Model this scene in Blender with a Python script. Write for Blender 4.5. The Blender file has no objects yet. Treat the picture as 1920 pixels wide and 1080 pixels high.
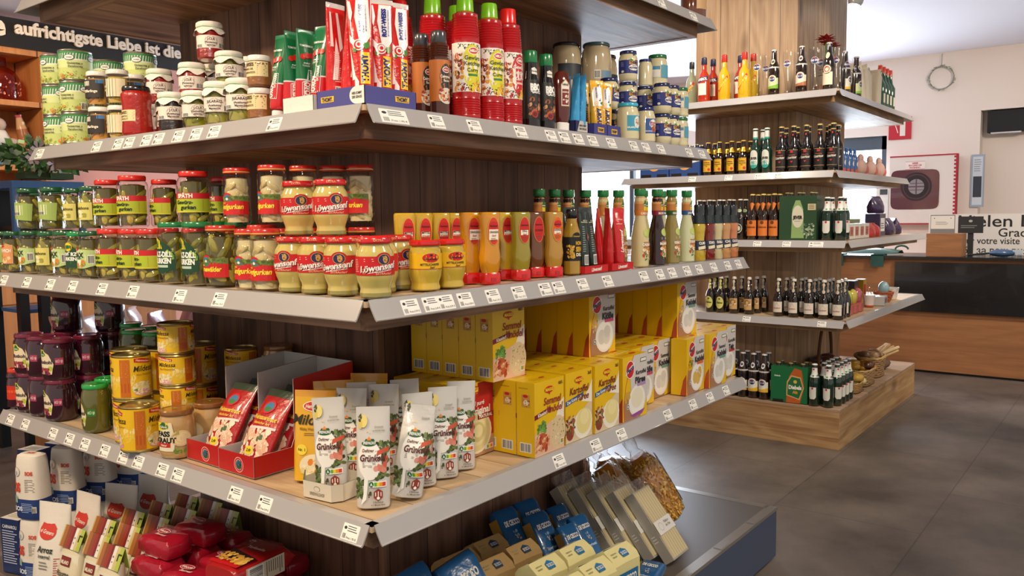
import bpy, math, random
from mathutils import Matrix, Vector
from math import sin, cos, pi, radians as RAD

# ------------------------------------------------------------------ camera, world, lights, exposure
SC = bpy.context.scene
COL = bpy.data.collections.new('shop'); SC.collection.children.link(COL)
F = 1551.646
CP = Vector((-1.18443, -1.29544, 1.3))
_yaw, _pit, _rol = 0.659603, -0.085344, -0.011711
_f = Vector((cos(_pit)*cos(_yaw), cos(_pit)*sin(_yaw), sin(_pit)))
_r0 = Vector((sin(_yaw), -cos(_yaw), 0)); _u0 = _r0.cross(_f)
CR = cos(_rol)*_r0 + sin(_rol)*_u0
CU = -sin(_rol)*_r0 + cos(_rol)*_u0
CF = _f
cam = bpy.data.cameras.new('camera'); cam.sensor_width = 36; cam.lens = F/1920*36
cam.clip_start = 0.05; cam.clip_end = 60
co = bpy.data.objects.new('camera', cam); COL.objects.link(co)
co.matrix_world = Matrix(((CR.x, CU.x, -CF.x, CP.x), (CR.y, CU.y, -CF.y, CP.y), (CR.z, CU.z, -CF.z, CP.z), (0, 0, 0, 1)))
SC.camera = co
SC.cycles.transparent_max_bounces = 14
SC.view_settings.view_transform = 'Standard'; SC.view_settings.look = 'None'
SC.view_settings.gamma = 1; SC.view_settings.use_curve_mapping = False
SC.view_settings.exposure = 0.62
W = bpy.data.worlds.new('ambient_fill'); SC.world = W; W.use_nodes = True  # warm ambient fill, added to soften the shade across the open-sided room
W.node_tree.nodes['Background'].inputs[0].default_value = (1.0, 0.94, 0.88, 1)
W.node_tree.nodes['Background'].inputs[1].default_value = 0.37
def lamp(name, kind, loc, tgt, power, color, size=.1, sizey=None, spot=60, blend=.5):
    d = bpy.data.lights.new(name, kind); d.energy = power; d.color = color
    if kind == 'AREA':
        d.size = size
        if sizey: d.shape = 'RECTANGLE'; d.size_y = sizey
    elif kind == 'SPOT': d.shadow_soft_size = size; d.spot_size = RAD(spot); d.spot_blend = blend
    else: d.shadow_soft_size = size
    o = bpy.data.objects.new(name, d); COL.objects.link(o); o.location = loc
    o.rotation_euler = (Vector(tgt)-Vector(loc)).to_track_quat('-Z', 'Y').to_euler()
    return o
WARM = (1, .76, .50); NEUT = (1, .86, .70); DAY = (.74, .85, 1)
lamp('ceiling_spot_aisle_left', 'SPOT', (-1.6, .5, 2.7), (0, .7, .9), 125, WARM, .12, spot=95, blend=.8)
lamp('ceiling_spot_aisle_far', 'SPOT', (-1.6, 2.0, 2.7), (0, 1.3, .8), 85, WARM, .12, spot=95, blend=.8)
lamp('added_spot_corner', 'SPOT', (-1.3, -1.2, 2.7), (.1, 0, 1.0), 110, NEUT, .12, spot=90, blend=.8)  # corner, aisle front, drinks, bar and cabinet spots: unseen, added for brightness
lamp('added_spot_aisle_front', 'SPOT', (1.0, -1.9, 2.7), (1.0, 0, 1.0), 110, NEUT, .12, spot=100, blend=.8)
lamp('added_spot_drinks', 'SPOT', (2.4, -.8, 2.7), (3.6, .5, .9), 130, NEUT, .12, spot=95, blend=.8)
lamp('ceiling_spot_pale_pillar', 'SPOT', (2.6, .9, 2.7), (3.9, .8, 1.9), 45, NEUT, .12, spot=100, blend=.9)
lamp('added_spot_bar', 'SPOT', (4.6, -1.6, 2.7), (6.4, -.2, 1.2), 130, NEUT, .15, spot=110, blend=.8)
lamp('added_spot_left_cabinet', 'SPOT', (.3, 3.6, 2.7), (1.0, 5.2, 1.7), 130, WARM, .15, spot=100, blend=.8)
lamp('window_daylight', 'AREA', (7.35, 2.4, 1.5), (0, -.2, .8), 330, DAY, 4.2, 1.9)

# ------------------------------------------------------------------ pixel helpers: where a sight line meets a row of goods
def ray(u, v): return CF + CR*((u-960)/F) + CU*(-(v-540)/F)
def at(u, v, z):
    d = ray(u, v); t = (z-CP.z)/d.z; p = CP+d*t; return p
def atx(u, v, x):
    d = ray(u, v); return CP + d*((x-CP.x)/d.x)
def aty(u, v, y):
    d = ray(u, v); return CP + d*((y-CP.y)/d.y)
def proj(p):
    d = Vector(p)-CP; return 960+F*d.dot(CR)/d.dot(CF), 540-F*d.dot(CU)/d.dot(CF)
def rowY(u, x, z):          # left arm: y on the line x=const seen at column u
    y0, y1 = -1.0, 6.0
    for _ in range(40):
        m = (y0+y1)/2
        if proj((x, m, z))[0] > u: y0 = m
        else: y1 = m
    return m
def rowX(u, y, z):          # right arm
    x0, x1 = -1.0, 9.0
    for _ in range(40):
        m = (x0+x1)/2
        if proj((m, y, z))[0] < u: x0 = m
        else: x1 = m
    return m

# ------------------------------------------------------------------ colours and materials
def lin(c):
    if isinstance(c, str): c = tuple(int(c[i:i+2], 16)/255 for i in (0, 2, 4))
    return tuple(x/12.92 if x <= .04045 else ((x+.055)/1.055)**2.4 for x in c)
def newmat(name):
    m = bpy.data.materials.new(name); m.use_nodes = True
    return m, m.node_tree.nodes, m.node_tree.links, m.node_tree.nodes['Principled BSDF']
def vcmat(name, rough, coat=0, metal=0, bump=0, bscale=60, spec=.5):
    m, N, L, B = newmat(name)
    a = N.new('ShaderNodeVertexColor'); a.layer_name = 'Col'
    L.new(a.outputs[0], B.inputs['Base Color'])
    B.inputs['Roughness'].default_value = rough; B.inputs['Metallic'].default_value = metal
    B.inputs['Coat Weight'].default_value = coat; B.inputs['Coat Roughness'].default_value = .04
    B.inputs['Specular IOR Level'].default_value = spec
    if bump:
        t = N.new('ShaderNodeTexCoord'); n = N.new('ShaderNodeTexNoise'); n.inputs['Scale'].default_value = bscale; n.inputs['Detail'].default_value = 3
        b = N.new('ShaderNodeBump'); b.inputs['Strength'].default_value = bump; b.inputs['Distance'].default_value = .004
        L.new(t.outputs['Object'], n.inputs['Vector']); L.new(n.outputs[0], b.inputs['Height']); L.new(b.outputs[0], B.inputs['Normal'])
    return m
PRINT = vcmat('printed_paper', .5)
CARTON = vcmat('coated_carton', .35)
GLOSS = vcmat('glossy_plastic', .25, .6)
WET = vcmat('filled_glass', .12, 1.0)
FOIL = vcmat('crinkled_film', .28, .5, bump=.6, bscale=45)
PAPER = vcmat('soft_paper', .7, bump=.35, bscale=55)
METAL = vcmat('tin_metal', .3, 0, .9)
LUMPY = vcmat('lumpy_food', .3, .7, bump=.5, bscale=90)
MATTE = vcmat('matte_paint', .8)
def solid(name, c, rough=.5, metal=0, emis=None, estr=1, coat=0, bump=0, bscale=20):
    m, N, L, B = newmat(name)
    B.inputs['Base Color'].default_value = (*lin(c), 1); B.inputs['Roughness'].default_value = rough; B.inputs['Metallic'].default_value = metal
    B.inputs['Coat Weight'].default_value = coat
    if emis: B.inputs['Emission Color'].default_value = (*lin(emis), 1); B.inputs['Emission Strength'].default_value = estr
    if bump:
        t = N.new('ShaderNodeTexCoord'); n = N.new('ShaderNodeTexNoise'); n.inputs['Scale'].default_value = bscale
        b = N.new('ShaderNodeBump'); b.inputs['Strength'].default_value = bump
        L.new(t.outputs['Object'], n.inputs['Vector']); L.new(n.outputs[0], b.inputs['Height']); L.new(b.outputs[0], B.inputs['Normal'])
    return m
def thin_glass(name, tint=(1, 1, 1), gl=.03, ior=1.35, rough=.03, mixw=None):
    m = bpy.data.materials.new(name); m.use_nodes = True; N = m.node_tree.nodes; L = m.node_tree.links; N.clear()
    o = N.new('ShaderNodeOutputMaterial'); mx = N.new('ShaderNodeMixShader'); t = N.new('ShaderNodeBsdfTransparent'); g = N.new('ShaderNodeBsdfGlossy')
    lw = N.new('ShaderNodeLayerWeight'); lw.inputs['Blend'].default_value = .5
    pw = N.new('ShaderNodeMath'); pw.operation = 'POWER'; pw.inputs[1].default_value = 3.2; L.new(lw.outputs['Facing'], pw.inputs[0])
    f = N.new('ShaderNodeMath'); f.operation = 'MULTIPLY_ADD'; f.inputs[1].default_value = .75; f.inputs[2].default_value = ((ior-1)/(ior+1))**2; L.new(pw.outputs[0], f.inputs[0])
    t.inputs[0].default_value = (*tint, 1); g.inputs['Roughness'].default_value = rough
    if mixw:
        ad = N.new('ShaderNodeMath'); ad.operation = 'ADD'; ad.inputs[1].default_value = mixw; ad.use_clamp = True
        n = N.new('ShaderNodeTexNoise'); n.inputs['Scale'].default_value = 38; n.inputs['Detail'].default_value = 4
        tc = N.new('ShaderNodeTexCoord'); b = N.new('ShaderNodeBump'); b.inputs['Strength'].default_value = 1; b.inputs['Distance'].default_value = .01
        L.new(tc.outputs['Object'], n.inputs['Vector']); L.new(n.outputs[0], b.inputs['Height']); L.new(b.outputs[0], g.inputs['Normal']); L.new(b.outputs[0], lw.inputs['Normal'])
        L.new(f.outputs[0], ad.inputs[0]); L.new(ad.outputs[0], mx.inputs[0])
    else: L.new(f.outputs[0], mx.inputs[0])
    L.new(t.outputs[0], mx.inputs[1]); L.new(g.outputs[0], mx.inputs[2]); L.new(mx.outputs[0], o.inputs[0])
    return m
GLASS = thin_glass('clear_glass', (.97, .98, .96), ior=1.4)
CLEARFILM = thin_glass('clear_film', (.97, .97, .97), ior=1.22, rough=.15, mixw=.05)
def wood(name, base, dark, axis='X', plank=None, rough=.55, scale=1.0, knots=True, contrast=1.0):
    """procedural timber; grain runs along AXIS of world space, boards of width PLANK side by side"""
    m, N, L, B = newmat(name)
    g = N.new('ShaderNodeNewGeometry')
    sep = N.new('ShaderNodeSeparateXYZ'); L.new(g.outputs['Position'], sep.inputs[0])
    mp = N.new('ShaderNodeMapping'); L.new(g.outputs['Position'], mp.inputs[0])
    s = {'X': (.9, 22, 22), 'Y': (22, .9, 22), 'Z': (22, 22, .9)}[axis]
    mp.inputs['Scale'].default_value = tuple(k*scale for k in s)
    n1 = N.new('ShaderNodeTexNoise'); n1.inputs['Scale'].default_value = 1; n1.inputs['Detail'].default_value = 6; n1.inputs['Roughness'].default_value = .65; n1.inputs['Distortion'].default_value = .6
    L.new(mp.outputs[0], n1.inputs['Vector'])
    mp2 = N.new('ShaderNodeMapping'); L.new(g.outputs['Position'], mp2.inputs[0])
    s2 = {'X': (1.3, 7, 7), 'Y': (7, 1.3, 7), 'Z': (7, 7, 1.3)}[axis]; mp2.inputs['Scale'].default_value = s2; mp2.inputs['Location'].default_value = (3.1, 1.7, .4)
    n2 = N.new('ShaderNodeTexNoise'); n2.inputs['Scale'].default_value = 1; n2.inputs['Detail'].default_value = 2
    L.new(mp2.outputs[0], n2.inputs['Vector'])
    mp4 = N.new('ShaderNodeMapping'); L.new(g.outputs['Position'], mp4.inputs[0]); mp4.inputs['Scale'].default_value = {'X': (1.5, 90, 90), 'Y': (90, 1.5, 90), 'Z': (90, 90, 1.5)}[axis]
    n4 = N.new('ShaderNodeTexNoise'); n4.inputs['Scale'].default_value = 1; n4.inputs['Detail'].default_value = 3; L.new(mp4.outputs[0], n4.inputs['Vector'])
    s4 = N.new('ShaderNodeMath'); s4.operation = 'MULTIPLY_ADD'; s4.inputs[1].default_value = .42*contrast; s4.inputs[2].default_value = -.21*contrast; L.new(n4.outputs[0], s4.inputs[0])
    # rings
    mul = N.new('ShaderNodeMath'); mul.operation = 'MULTIPLY'; mul.inputs[1].default_value = 34; L.new(n2.outputs[0], mul.inputs[0])
    sn = N.new('ShaderNodeMath'); sn.operation = 'SINE'; L.new(mul.outputs[0], sn.inputs[0])
    ma = N.new('ShaderNodeMath'); ma.operation = 'MULTIPLY_ADD'; ma.inputs[1].default_value = .085*contrast; L.new(sn.outputs[0], ma.inputs[0]); a4 = N.new('ShaderNodeMath'); a4.operation = 'ADD'; L.new(n1.outputs[0], a4.inputs[0]); L.new(s4.outputs[0], a4.inputs[1]); L.new(a4.outputs[0], ma.inputs[2])
    r = N.new('ShaderNodeValToRGB'); r.color_ramp.elements[0].position = .28; r.color_ramp.elements[1].position = .68
    r.color_ramp.elements[0].color = (*lin(dark), 1); r.color_ramp.elements[1].color = (*lin(base), 1)
    L.new(ma.outputs[0], r.inputs[0]); out = r.outputs[0]
    if knots:
        mp3 = N.new('ShaderNodeMapping'); L.new(g.outputs['Position'], mp3.inputs[0])
        mp3.inputs['Scale'].default_value = {'X': (2.2, 5.5, 5.5), 'Y': (5.5, 2.2, 5.5), 'Z': (5.5, 5.5, 2.2)}[axis]
        v = N.new('ShaderNodeTexVoronoi'); v.inputs['Scale'].default_value = 1; L.new(mp3.outputs[0], v.inputs['Vector'])
        rr = N.new('ShaderNodeValToRGB'); rr.color_ramp.elements[0].position = .07; rr.color_ramp.elements[1].position = .26
        rr.color_ramp.elements[0].color = (.22, .15, .1, 1); rr.color_ramp.elements[1].color = (1, 1, 1, 1); L.new(v.outputs['Distance'], rr.inputs[0])
        mx = N.new('ShaderNodeMix'); mx.data_type = 'RGBA'; mx.blend_type = 'MULTIPLY'; mx.inputs[0].default_value = .85
        L.new(out, mx.inputs[6]); L.new(rr.outputs[0], mx.inputs[7]); out = mx.outputs[2]
    if plank:
        w, pax = plank
        src = {'X': 0, 'Y': 1, 'Z': 2}
        if pax == 'XY':
            ad = N.new('ShaderNodeMath'); ad.operation = 'ADD'; L.new(sep.outputs[0], ad.inputs[0]); L.new(sep.outputs[1], ad.inputs[1]); so = ad.outputs[0]
        else: so = sep.outputs[src[pax]]
        d = N.new('ShaderNodeMath'); d.operation = 'DIVIDE'; d.inputs[1].default_value = w; L.new(so, d.inputs[0])
        fl = N.new('ShaderNodeMath'); fl.operation = 'FLOOR'; L.new(d.outputs[0], fl.inputs[0])
        fr = N.new('ShaderNodeMath'); fr.operation = 'FRACT'; L.new(d.outputs[0], fr.inputs[0])
        wn = N.new('ShaderNodeTexWhiteNoise'); wn.noise_dimensions = '1D'; L.new(fl.outputs[0], wn.inputs['W'])
        lt = N.new('ShaderNodeMath'); lt.operation = 'GREATER_THAN'; lt.inputs[1].default_value = .022; L.new(fr.outputs[0], lt.inputs[0])
        k = N.new('ShaderNodeMath'); k.operation = 'MULTIPLY_ADD'; k.inputs[1].default_value = .35; k.inputs[2].default_value = .68; L.new(wn.outputs['Value'], k.inputs[0])
        k2 = N.new('ShaderNodeMath'); k2.operation = 'MULTIPLY'; L.new(k.outputs[0], k2.inputs[0]); L.new(lt.outputs[0], k2.inputs[1])
        mx = N.new('ShaderNodeMix'); mx.data_type = 'RGBA'; mx.blend_type = 'MULTIPLY'; mx.inputs[0].default_value = .8
        L.new(out, mx.inputs[6]); L.new(k2.outputs[0], mx.inputs[7]); out = mx.outputs[2]
    L.new(out, B.inputs['Base Color']); B.inputs['Roughness'].default_value = rough
    bp = N.new('ShaderNodeBump'); bp.inputs['Strength'].default_value = .25; bp.inputs['Distance'].default_value = .004
    L.new(ma.outputs[0], bp.inputs['Height']); L.new(bp.outputs[0], B.inputs['Normal'])
    return m

# ------------------------------------------------------------------ mesh builder
class MB:
    def __init__(s): s.v = []; s.f = []; s.c = []; s.sm = []
    def face(s, pts, col, smooth=False):
        b = len(s.v); s.v += [tuple(p) for p in pts]; s.f.append(tuple(range(b, b+len(pts)))); s.c.append(col); s.sm.append(smooth)
    def box(s, x0, y0, z0, x1, y1, z1, col='808080', M=None, skip=''):
        P = [(x0, y0, z0), (x1, y0, z0), (x1, y1, z0), (x0, y1, z0), (x0, y0, z1), (x1, y0, z1), (x1, y1, z1), (x0, y1, z1)]
        if M: P = [tuple(M @ Vector(p)) for p in P]
        b = len(s.v); s.v += P
        for k, q in (('b', (0, 3, 2, 1)), ('t', (4, 5, 6, 7)), ('f', (0, 1, 5, 4)), ('r', (1, 2, 6, 5)), ('k', (2, 3, 7, 6)), ('l', (3, 0, 4, 7))):
            if k in skip: continue
            s.f.append(tuple(b+i for i in q)); s.c.append(col if not isinstance(col, dict) else col.get(k, col.get('*', '808080'))); s.sm.append(False)
    def grid(s, rows, cols, smooth=True, close=False, colf=None):
        """rows: list of equal-length lists of points; COLS colour per row-gap (list) or one colour"""
        b = len(s.v); n = len(rows[0])
        for r in rows: s.v += [tuple(p) for p in r]
        for i in range(len(rows)-1):
            for j in range(n if close else n-1):
                k = (j+1) % n
                s.f.append((b+i*n+j, b+i*n+k, b+(i+1)*n+k, b+(i+1)*n+j))
                s.c.append(colf(i, j) if colf else (cols[i] if isinstance(cols, list) else cols)); s.sm.append(smooth)
    def loft(s, secs, n=28, caps=True, M=None):
        """secs: (z, rx, ry, colour[, power[, dx, dy]]); colour paints from this ring up to the next"""
        rows = []; cols = []
        for q in secs:
            z, rx, ry, c = q[:4]; p = q[4] if len(q) > 4 else 2; dx = q[5] if len(q) > 5 else 0; dy = q[6] if len(q) > 6 else 0
            row = []
            for i in range(n):
                t = 2*pi*i/n; ct, st = cos(t), sin(t)
                x = rx*math.copysign(abs(ct)**(2/p), ct)+dx; y = ry*math.copysign(abs(st)**(2/p), st)+dy
                pt = Vector((x, y, z)); pt = M @ pt if M else pt
                row.append(tuple(pt))
            rows.append(row); cols.append(c)
        s.grid(rows, cols, True, True)
        if caps:
            s.face(rows[0][::-1], cols[0]); s.face(rows[-1], cols[-2] if len(cols) > 1 else cols[-1])
    def lathe(s, pr, n=28, caps=True, M=None): s.loft([(z, r, r, c) for z, r, c in pr], n, caps, M)
    def tube(s, pts, r, col, n=8):
        pts = [Vector(p) for p in pts]; rows = []
        for i, p in enumerate(pts):
            d = (pts[min(i+1, len(pts)-1)]-pts[max(i-1, 0)]).normalized()
            a = d.orthogonal().normalized() if i == 0 else (a - d*a.dot(d)).normalized()
            b = d.cross(a); rr = r[i] if isinstance(r, (list, tuple)) else r
            rows.append([tuple(p+a*cos(2*pi*k/n)*rr+b*sin(2*pi*k/n)*rr) for k in range(n)])
        s.grid(rows, col, True, True); s.face(rows[0][::-1], col if isinstance(col, str) else col[0]); s.face(rows[-1], col if isinstance(col, str) else col[-1])
    def blob(s, c, rx, ry, rz, col, n=10, m=6, rot=None, jit=0, rnd=None):
        rows = []; c = Vector(c)
        for i in range(m+1):
            ph = -pi/2+pi*i/m; row = []
            for j in range(n):
                t = 2*pi*j/n; k = 1+(rnd.uniform(-jit, jit) if rnd and 0 < i < m else 0)
                p = Vector((rx*cos(ph)*cos(t)*k, ry*cos(ph)*sin(t)*k, rz*sin(ph)*k))
                if rot: p = rot @ p
                row.append(tuple(c+p))
            rows.append(row)
        s.grid(rows, col, True, True)
    def build(s, name, mat, parent=None, sharp=38, loc=None):
        me = bpy.data.meshes.new(name); me.from_pydata(s.v, [], s.f); me.materials.append(mat)
        me.polygons.foreach_set('use_smooth', s.sm)
        ca = me.color_attributes.new('Col', 'FLOAT_COLOR', 'CORNER'); cache = {}; buf = []
        for f, c in zip(s.f, s.c):
            if c not in cache: cache[c] = (*lin(c), 1.0)
            buf += list(cache[c])*len(f)
        ca.data.foreach_set('color', buf)
        me.set_sharp_from_angle(angle=RAD(sharp))
        me.update()
        o = bpy.data.objects.new(name, me); COL.objects.link(o)
        if parent: o.parent = parent
        if loc: o.location = loc
        return o
# ------------------------------------------------------------------ printing: flat artwork mapped on to a surface
_T = {}
def text_geo(body, bold=0.0):
    k = (body, bold)
    if k in _T: return _T[k]
    cu = bpy.data.curves.new('t', 'FONT'); cu.body = body; cu.size = 1; cu.resolution_u = 3; cu.offset = bold; cu.align_x = 'CENTER'
    ob = bpy.data.objects.new('t', cu); COL.objects.link(ob); bpy.context.view_layer.update()
    me = ob.evaluated_get(bpy.context.evaluated_depsgraph_get()).to_mesh()
    vs = [(v.co.x, v.co.y) for v in me.vertices]; fs = [tuple(p.vertices) for p in me.polygons]
    ob.to_mesh_clear(); bpy.data.objects.remove(ob); bpy.data.curves.remove(cu)
    xs = [v[0] for v in vs] or [0]; x0, x1 = min(xs), max(xs)
    vs = [(x-(x0+x1)/2, y-.34) for x, y in vs]
    _T[k] = (vs, fs, x1-x0); return _T[k]
def clipx(P, X, sg):
    out = []
    for i in range(len(P)):
        a, b = P[i-1], P[i]; ia, ib = sg*(a[0]-X) >= 0, sg*(b[0]-X) >= 0
        if ia != ib: t = (X-a[0])/(b[0]-a[0]); out.append((X, a[1]+(b[1]-a[1])*t))
        if ib: out.append(b)
    return out
def draw(mb, art, fn, step=.008):
    """art: primitives in metres (x to the right, z up); fn(x, z, lift) -> point"""
    lay = 0
    for a in art:
        k, col = a[0], a[1]; lay += 1; e = .0003+.00005*lay
        if k == 'r':
            x0, z0, x1, z1 = a[2:6]; nx = max(1, int(abs(x1-x0)/step)); nz = max(1, int(abs(z1-z0)/(step*2)))
            mb.grid([[fn(x0+(x1-x0)*i/nx, z0+(z1-z0)*j/nz, e) for i in range(nx+1)] for j in range(nz+1)], col, True)
        elif k == 'e':
            cx, cz, rx, rz = a[2:6]; n = 20
            rows = [[fn(cx+rx*q*cos(2*pi*i/n), cz+rz*q*sin(2*pi*i/n), e) for i in range(n)] for q in (1, .5, .02)]
            mb.grid([[*r] for r in rows], col, True, True)
        elif k == 'p':
            P = a[2]; xa, xb = min(q[0] for q in P), max(q[0] for q in P); n = max(1, math.ceil((xb-xa)/step-.01))
            for i in range(n):
                S = clipx(clipx(P, xa+(xb-xa)*i/n, 1), xa+(xb-xa)*(i+1)/n, -1) if n > 1 else P
                if len(S) > 2: mb.face([fn(x, z, e) for x, z in S], col, True)
        elif k == 't':
            s, cx, cz, h = a[2:6]; o = a[6] if len(a) > 6 else {}
            vs, fs, w = text_geo(s, o.get('b', .02)); sc = h/.72; sx = sc*o.get('sx', 1)
            if 'w' in o: sx = min(sx, o['w']/w) if not o.get('fit') else o['w']/w
            al = o.get('al', 0)*w*sx/2; rt = RAD(o.get('rot', 0)); sh = o.get('sh', 0); b = len(mb.v)
            for x, y in vs:
                X = (x+sh*y)*sx+al; Y = y*sc; X, Y = X*cos(rt)-Y*sin(rt), X*sin(rt)+Y*cos(rt)
                mb.v.append(tuple(fn(cx+X, cz+Y, e+.0004)))
            for f in fs: mb.f.append(tuple(b+i for i in f)); mb.c.append(col); mb.sm.append(False)
        elif k == 'bar':
            cx, cz, w, h = a[2:6]; draw(mb, [('r', 'f4f2ea', cx-w*.58, cz-h*.6, cx+w*.58, cz+h*.6)], lambda x, z, q: fn(x, z, e))
            rn = random.Random(5); x = cx-w/2
            while x < cx+w/2:
                bw = w*rn.choice((.02, .035, .05)); mb.face([fn(x, cz-h/2, e+.0003), fn(x+bw, cz-h/2, e+.0003), fn(x+bw, cz+h/2, e+.0003), fn(x, cz+h/2, e+.0003)], '1c1a1a'); x += bw+w*rn.choice((.02, .03, .045))
        elif k == 'ln':
            x0, z0, x1, z1, n = a[2:7]; rn = random.Random(int(n*7+x0*1000)); hh = (z1-z0)/n
            for i in range(n):
                z = z0+hh*(i+.3); xe = x1-(x1-x0)*rn.uniform(0, .3)
                mb.face([fn(x0, z, e), fn(xe, z, e), fn(xe, z+hh*.38, e), fn(x0, z+hh*.38, e)], col)
        elif k == 'bl':                    # scattered food: col is a list of colours
            x0, z0, x1, z1, n, sz, seed = a[2:9]; rn = random.Random(seed)
            for i in range(n):
                cx, cz = rn.uniform(x0, x1), rn.uniform(z0, z1); q = sz*rn.uniform(.6, 1.3); asp = rn.uniform(.5, 1); t0 = rn.uniform(0, 3); m = 7
                mb.face([fn(cx+q*cos(t)*cos(t0)-q*asp*sin(t)*sin(t0), cz+q*cos(t)*sin(t0)+q*asp*sin(t)*cos(t0), e+i*.0000006) for t in [2*pi*j/m for j in range(m)]], rn.choice(col))
def arc(rad):                              # wrap round an upright body; rad = radius or function of z
    r = rad if callable(rad) else (lambda z: rad)
    R0 = r(0) if not callable(rad) else None
    def fn(x, z, e, R0=R0):
        R = r(z); t = -pi/2+x/(R0 or R); return ((R+e)*cos(t), (R+e)*sin(t), z)
    return fn
def prof(pts):                             # piecewise linear radius from (z, r, ..) rings
    def f(z):
        for (a, b) in zip(pts, pts[1:]):
            if a[0] <= z <= b[0] and b[0] > a[0]: return a[1]+(b[1]-a[1])*(z-a[0])/(b[0]-a[0])
        return pts[-1][1] if z > pts[-1][0] else pts[0][1]
    return f
def flat(y=0, side='f', w=0, d=0):
    """faces of a box standing at the origin: front (-Y), right (+X), left (-X), top, back"""
    if side == 'f': return lambda x, z, e: (x, -d/2-e, z)
    if side == 'k': return lambda x, z, e: (-x, d/2+e, z)
    if side == 'r': return lambda x, z, e: (w/2+e, x, z)
    if side == 'l': return lambda x, z, e: (-w/2-e, -x, z)
    if side == 't': return lambda x, z, e: (x, z, y+e)

# ------------------------------------------------------------------ things, parts, copies
def root(name, label, cat, group=None):
    o = bpy.data.objects.new(name, None); o.empty_display_size = .02; COL.objects.link(o)
    o['label'] = label; o['category'] = cat
    if group: o['group'] = group
    return o
KIDS = {}
def kids(o):
    if o.name not in KIDS: KIDS[o.name] = [c for c in o.children]
    return KIDS[o.name]
def tree(o, parent=None):
    c = o.copy(); COL.objects.link(c); c.parent = parent
    KIDS[c.name] = [tree(ch, c) for ch in kids(o)]
    return c
class Kind:
    """one finished sample of a product; the first put() places the sample itself, later ones copy it"""
    def __init__(s, name, cat, builder, *a, **k):
        s.r = root(name, '', cat); builder(s.r, *a, **k); s.used = False
        KIDS[s.r.name] = [c for c in s.r.children]
        for c in KIDS[s.r.name]: KIDS[c.name] = [d for d in c.children]
        P = [v.co for c in s.r.children if c.type == 'MESH' for v in c.data.vertices]
        s.lo = [min(p[i] for p in P) for i in range(3)]; s.hi = [max(p[i] for p in P) for i in range(3)]
        ex, ey = s.hi[0]-s.lo[0], s.hi[1]-s.lo[1]; s.R = max(ex, ey)/2 if abs(ex-ey) < .16*ex and s.hi[2] > .05 and max(ex, ey) < .11 else 0
        s.P = P[::max(1, len(P)//400)]
    def put(s, x, y, z, rot, label, group=None, tilt=None, sc=None):
        o = s.r if not s.used else tree(s.r); s.used = True
        o.location = (x, y, z); o.rotation_euler = (0, 0, RAD(rot))
        if tilt: o.rotation_euler = (Matrix.Rotation(RAD(rot), 3, 'Z') @ Matrix.Rotation(RAD(tilt[0]), 3, 'X') @ Matrix.Rotation(RAD(tilt[1]), 3, 'Y')).to_euler()
        if sc: o.scale = (sc,)*3
        k = sc or 1
        if tilt: m = o.rotation_euler.to_matrix(); o.location.z = z-min((m @ p).z for p in s.P)*k+.002
        elif s.R: ROUND.append([o, s.R*k, z, z+s.hi[2]*k, x, y])
        o['label'] = label
        if group: o['group'] = group
        return o
ROUND = []
def finish():
    """ease round goods apart where rows were set too tight; the one farther back gives way, a stack moves as one"""
    cols = {}
    for q in ROUND: cols.setdefault((round(q[4], 3), round(q[5], 3)), []).append(q)
    C = [[k[0], k[1], v] for k, v in cols.items()]
    C.sort(key=lambda c: (c[0]-CP.x)**2+(c[1]-CP.y)**2)
    for it in range(14):
        mv = False
        for i, a in enumerate(C):
            for b in C[i+1:]:
                dx, dy = b[0]-a[0], b[1]-a[1]
                if abs(dx) > .11 or abs(dy) > .11: continue
                need = max([p[1]+q[1] for p in a[2] for q in b[2] if p[2] < q[3]-.001 and q[2] < p[3]-.001] or [0])
                d = math.hypot(dx, dy)
                if need and d < need:
                    if d < 1e-4: dx, dy, d = .7, .7, 1
                    b[0] += dx/d*(need-d+.0006); b[1] += dy/d*(need-d+.0006); mv = True
        if not mv: break
    for x, y, v in C:
        for q in v: q[0].location.x, q[0].location.y = x, y
def structure(o): o['kind'] = 'structure'; return o
ORD = ['first', 'second', 'third', 'fourth', 'fifth', 'sixth', 'seventh', 'eighth', 'ninth', 'tenth', 'eleventh', 'twelfth', 'thirteenth', 'fourteenth', 'fifteenth', 'sixteenth']
def rowL(kind, us, x, z, label, group=None, rot=-90, sp=None, zp=.06, jit=4, seed=1):
    """goods in a line along the left arm, nearest the display corner first; LABEL holds %s for the place"""
    rn = random.Random(seed); last = None; out = []
    for i, u in enumerate(us):
        y = rowY(u, x, z+zp)
        if sp and last is not None: y = max(y, last+sp)
        last = y
        k = kind[i] if isinstance(kind, list) else kind
        lb = label[i] if isinstance(label, list) else (label % ORD[i] if '%s' in label else label)
        out.append(k.put(x, y, z, rot+rn.uniform(-jit, jit), lb, group[i] if isinstance(group, list) else group))
    return out
def rowR(kind, us, y, z, label, group=None, rot=0, sp=None, zp=.06, jit=4, seed=1):
    rn = random.Random(seed); last = None; out = []
    for i, u in enumerate(us):
        x = rowX(u, y, z+zp)
        if sp and last is not None: x = max(x, last+sp)
        last = x
        k = kind[i] if isinstance(kind, list) else kind
        lb = label[i] if isinstance(label, list) else (label % ORD[i] if '%s' in label else label)
        out.append(k.put(x, y, z, rot+rn.uniform(-jit, jit), lb, group[i] if isinstance(group, list) else group))
    return out
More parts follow.
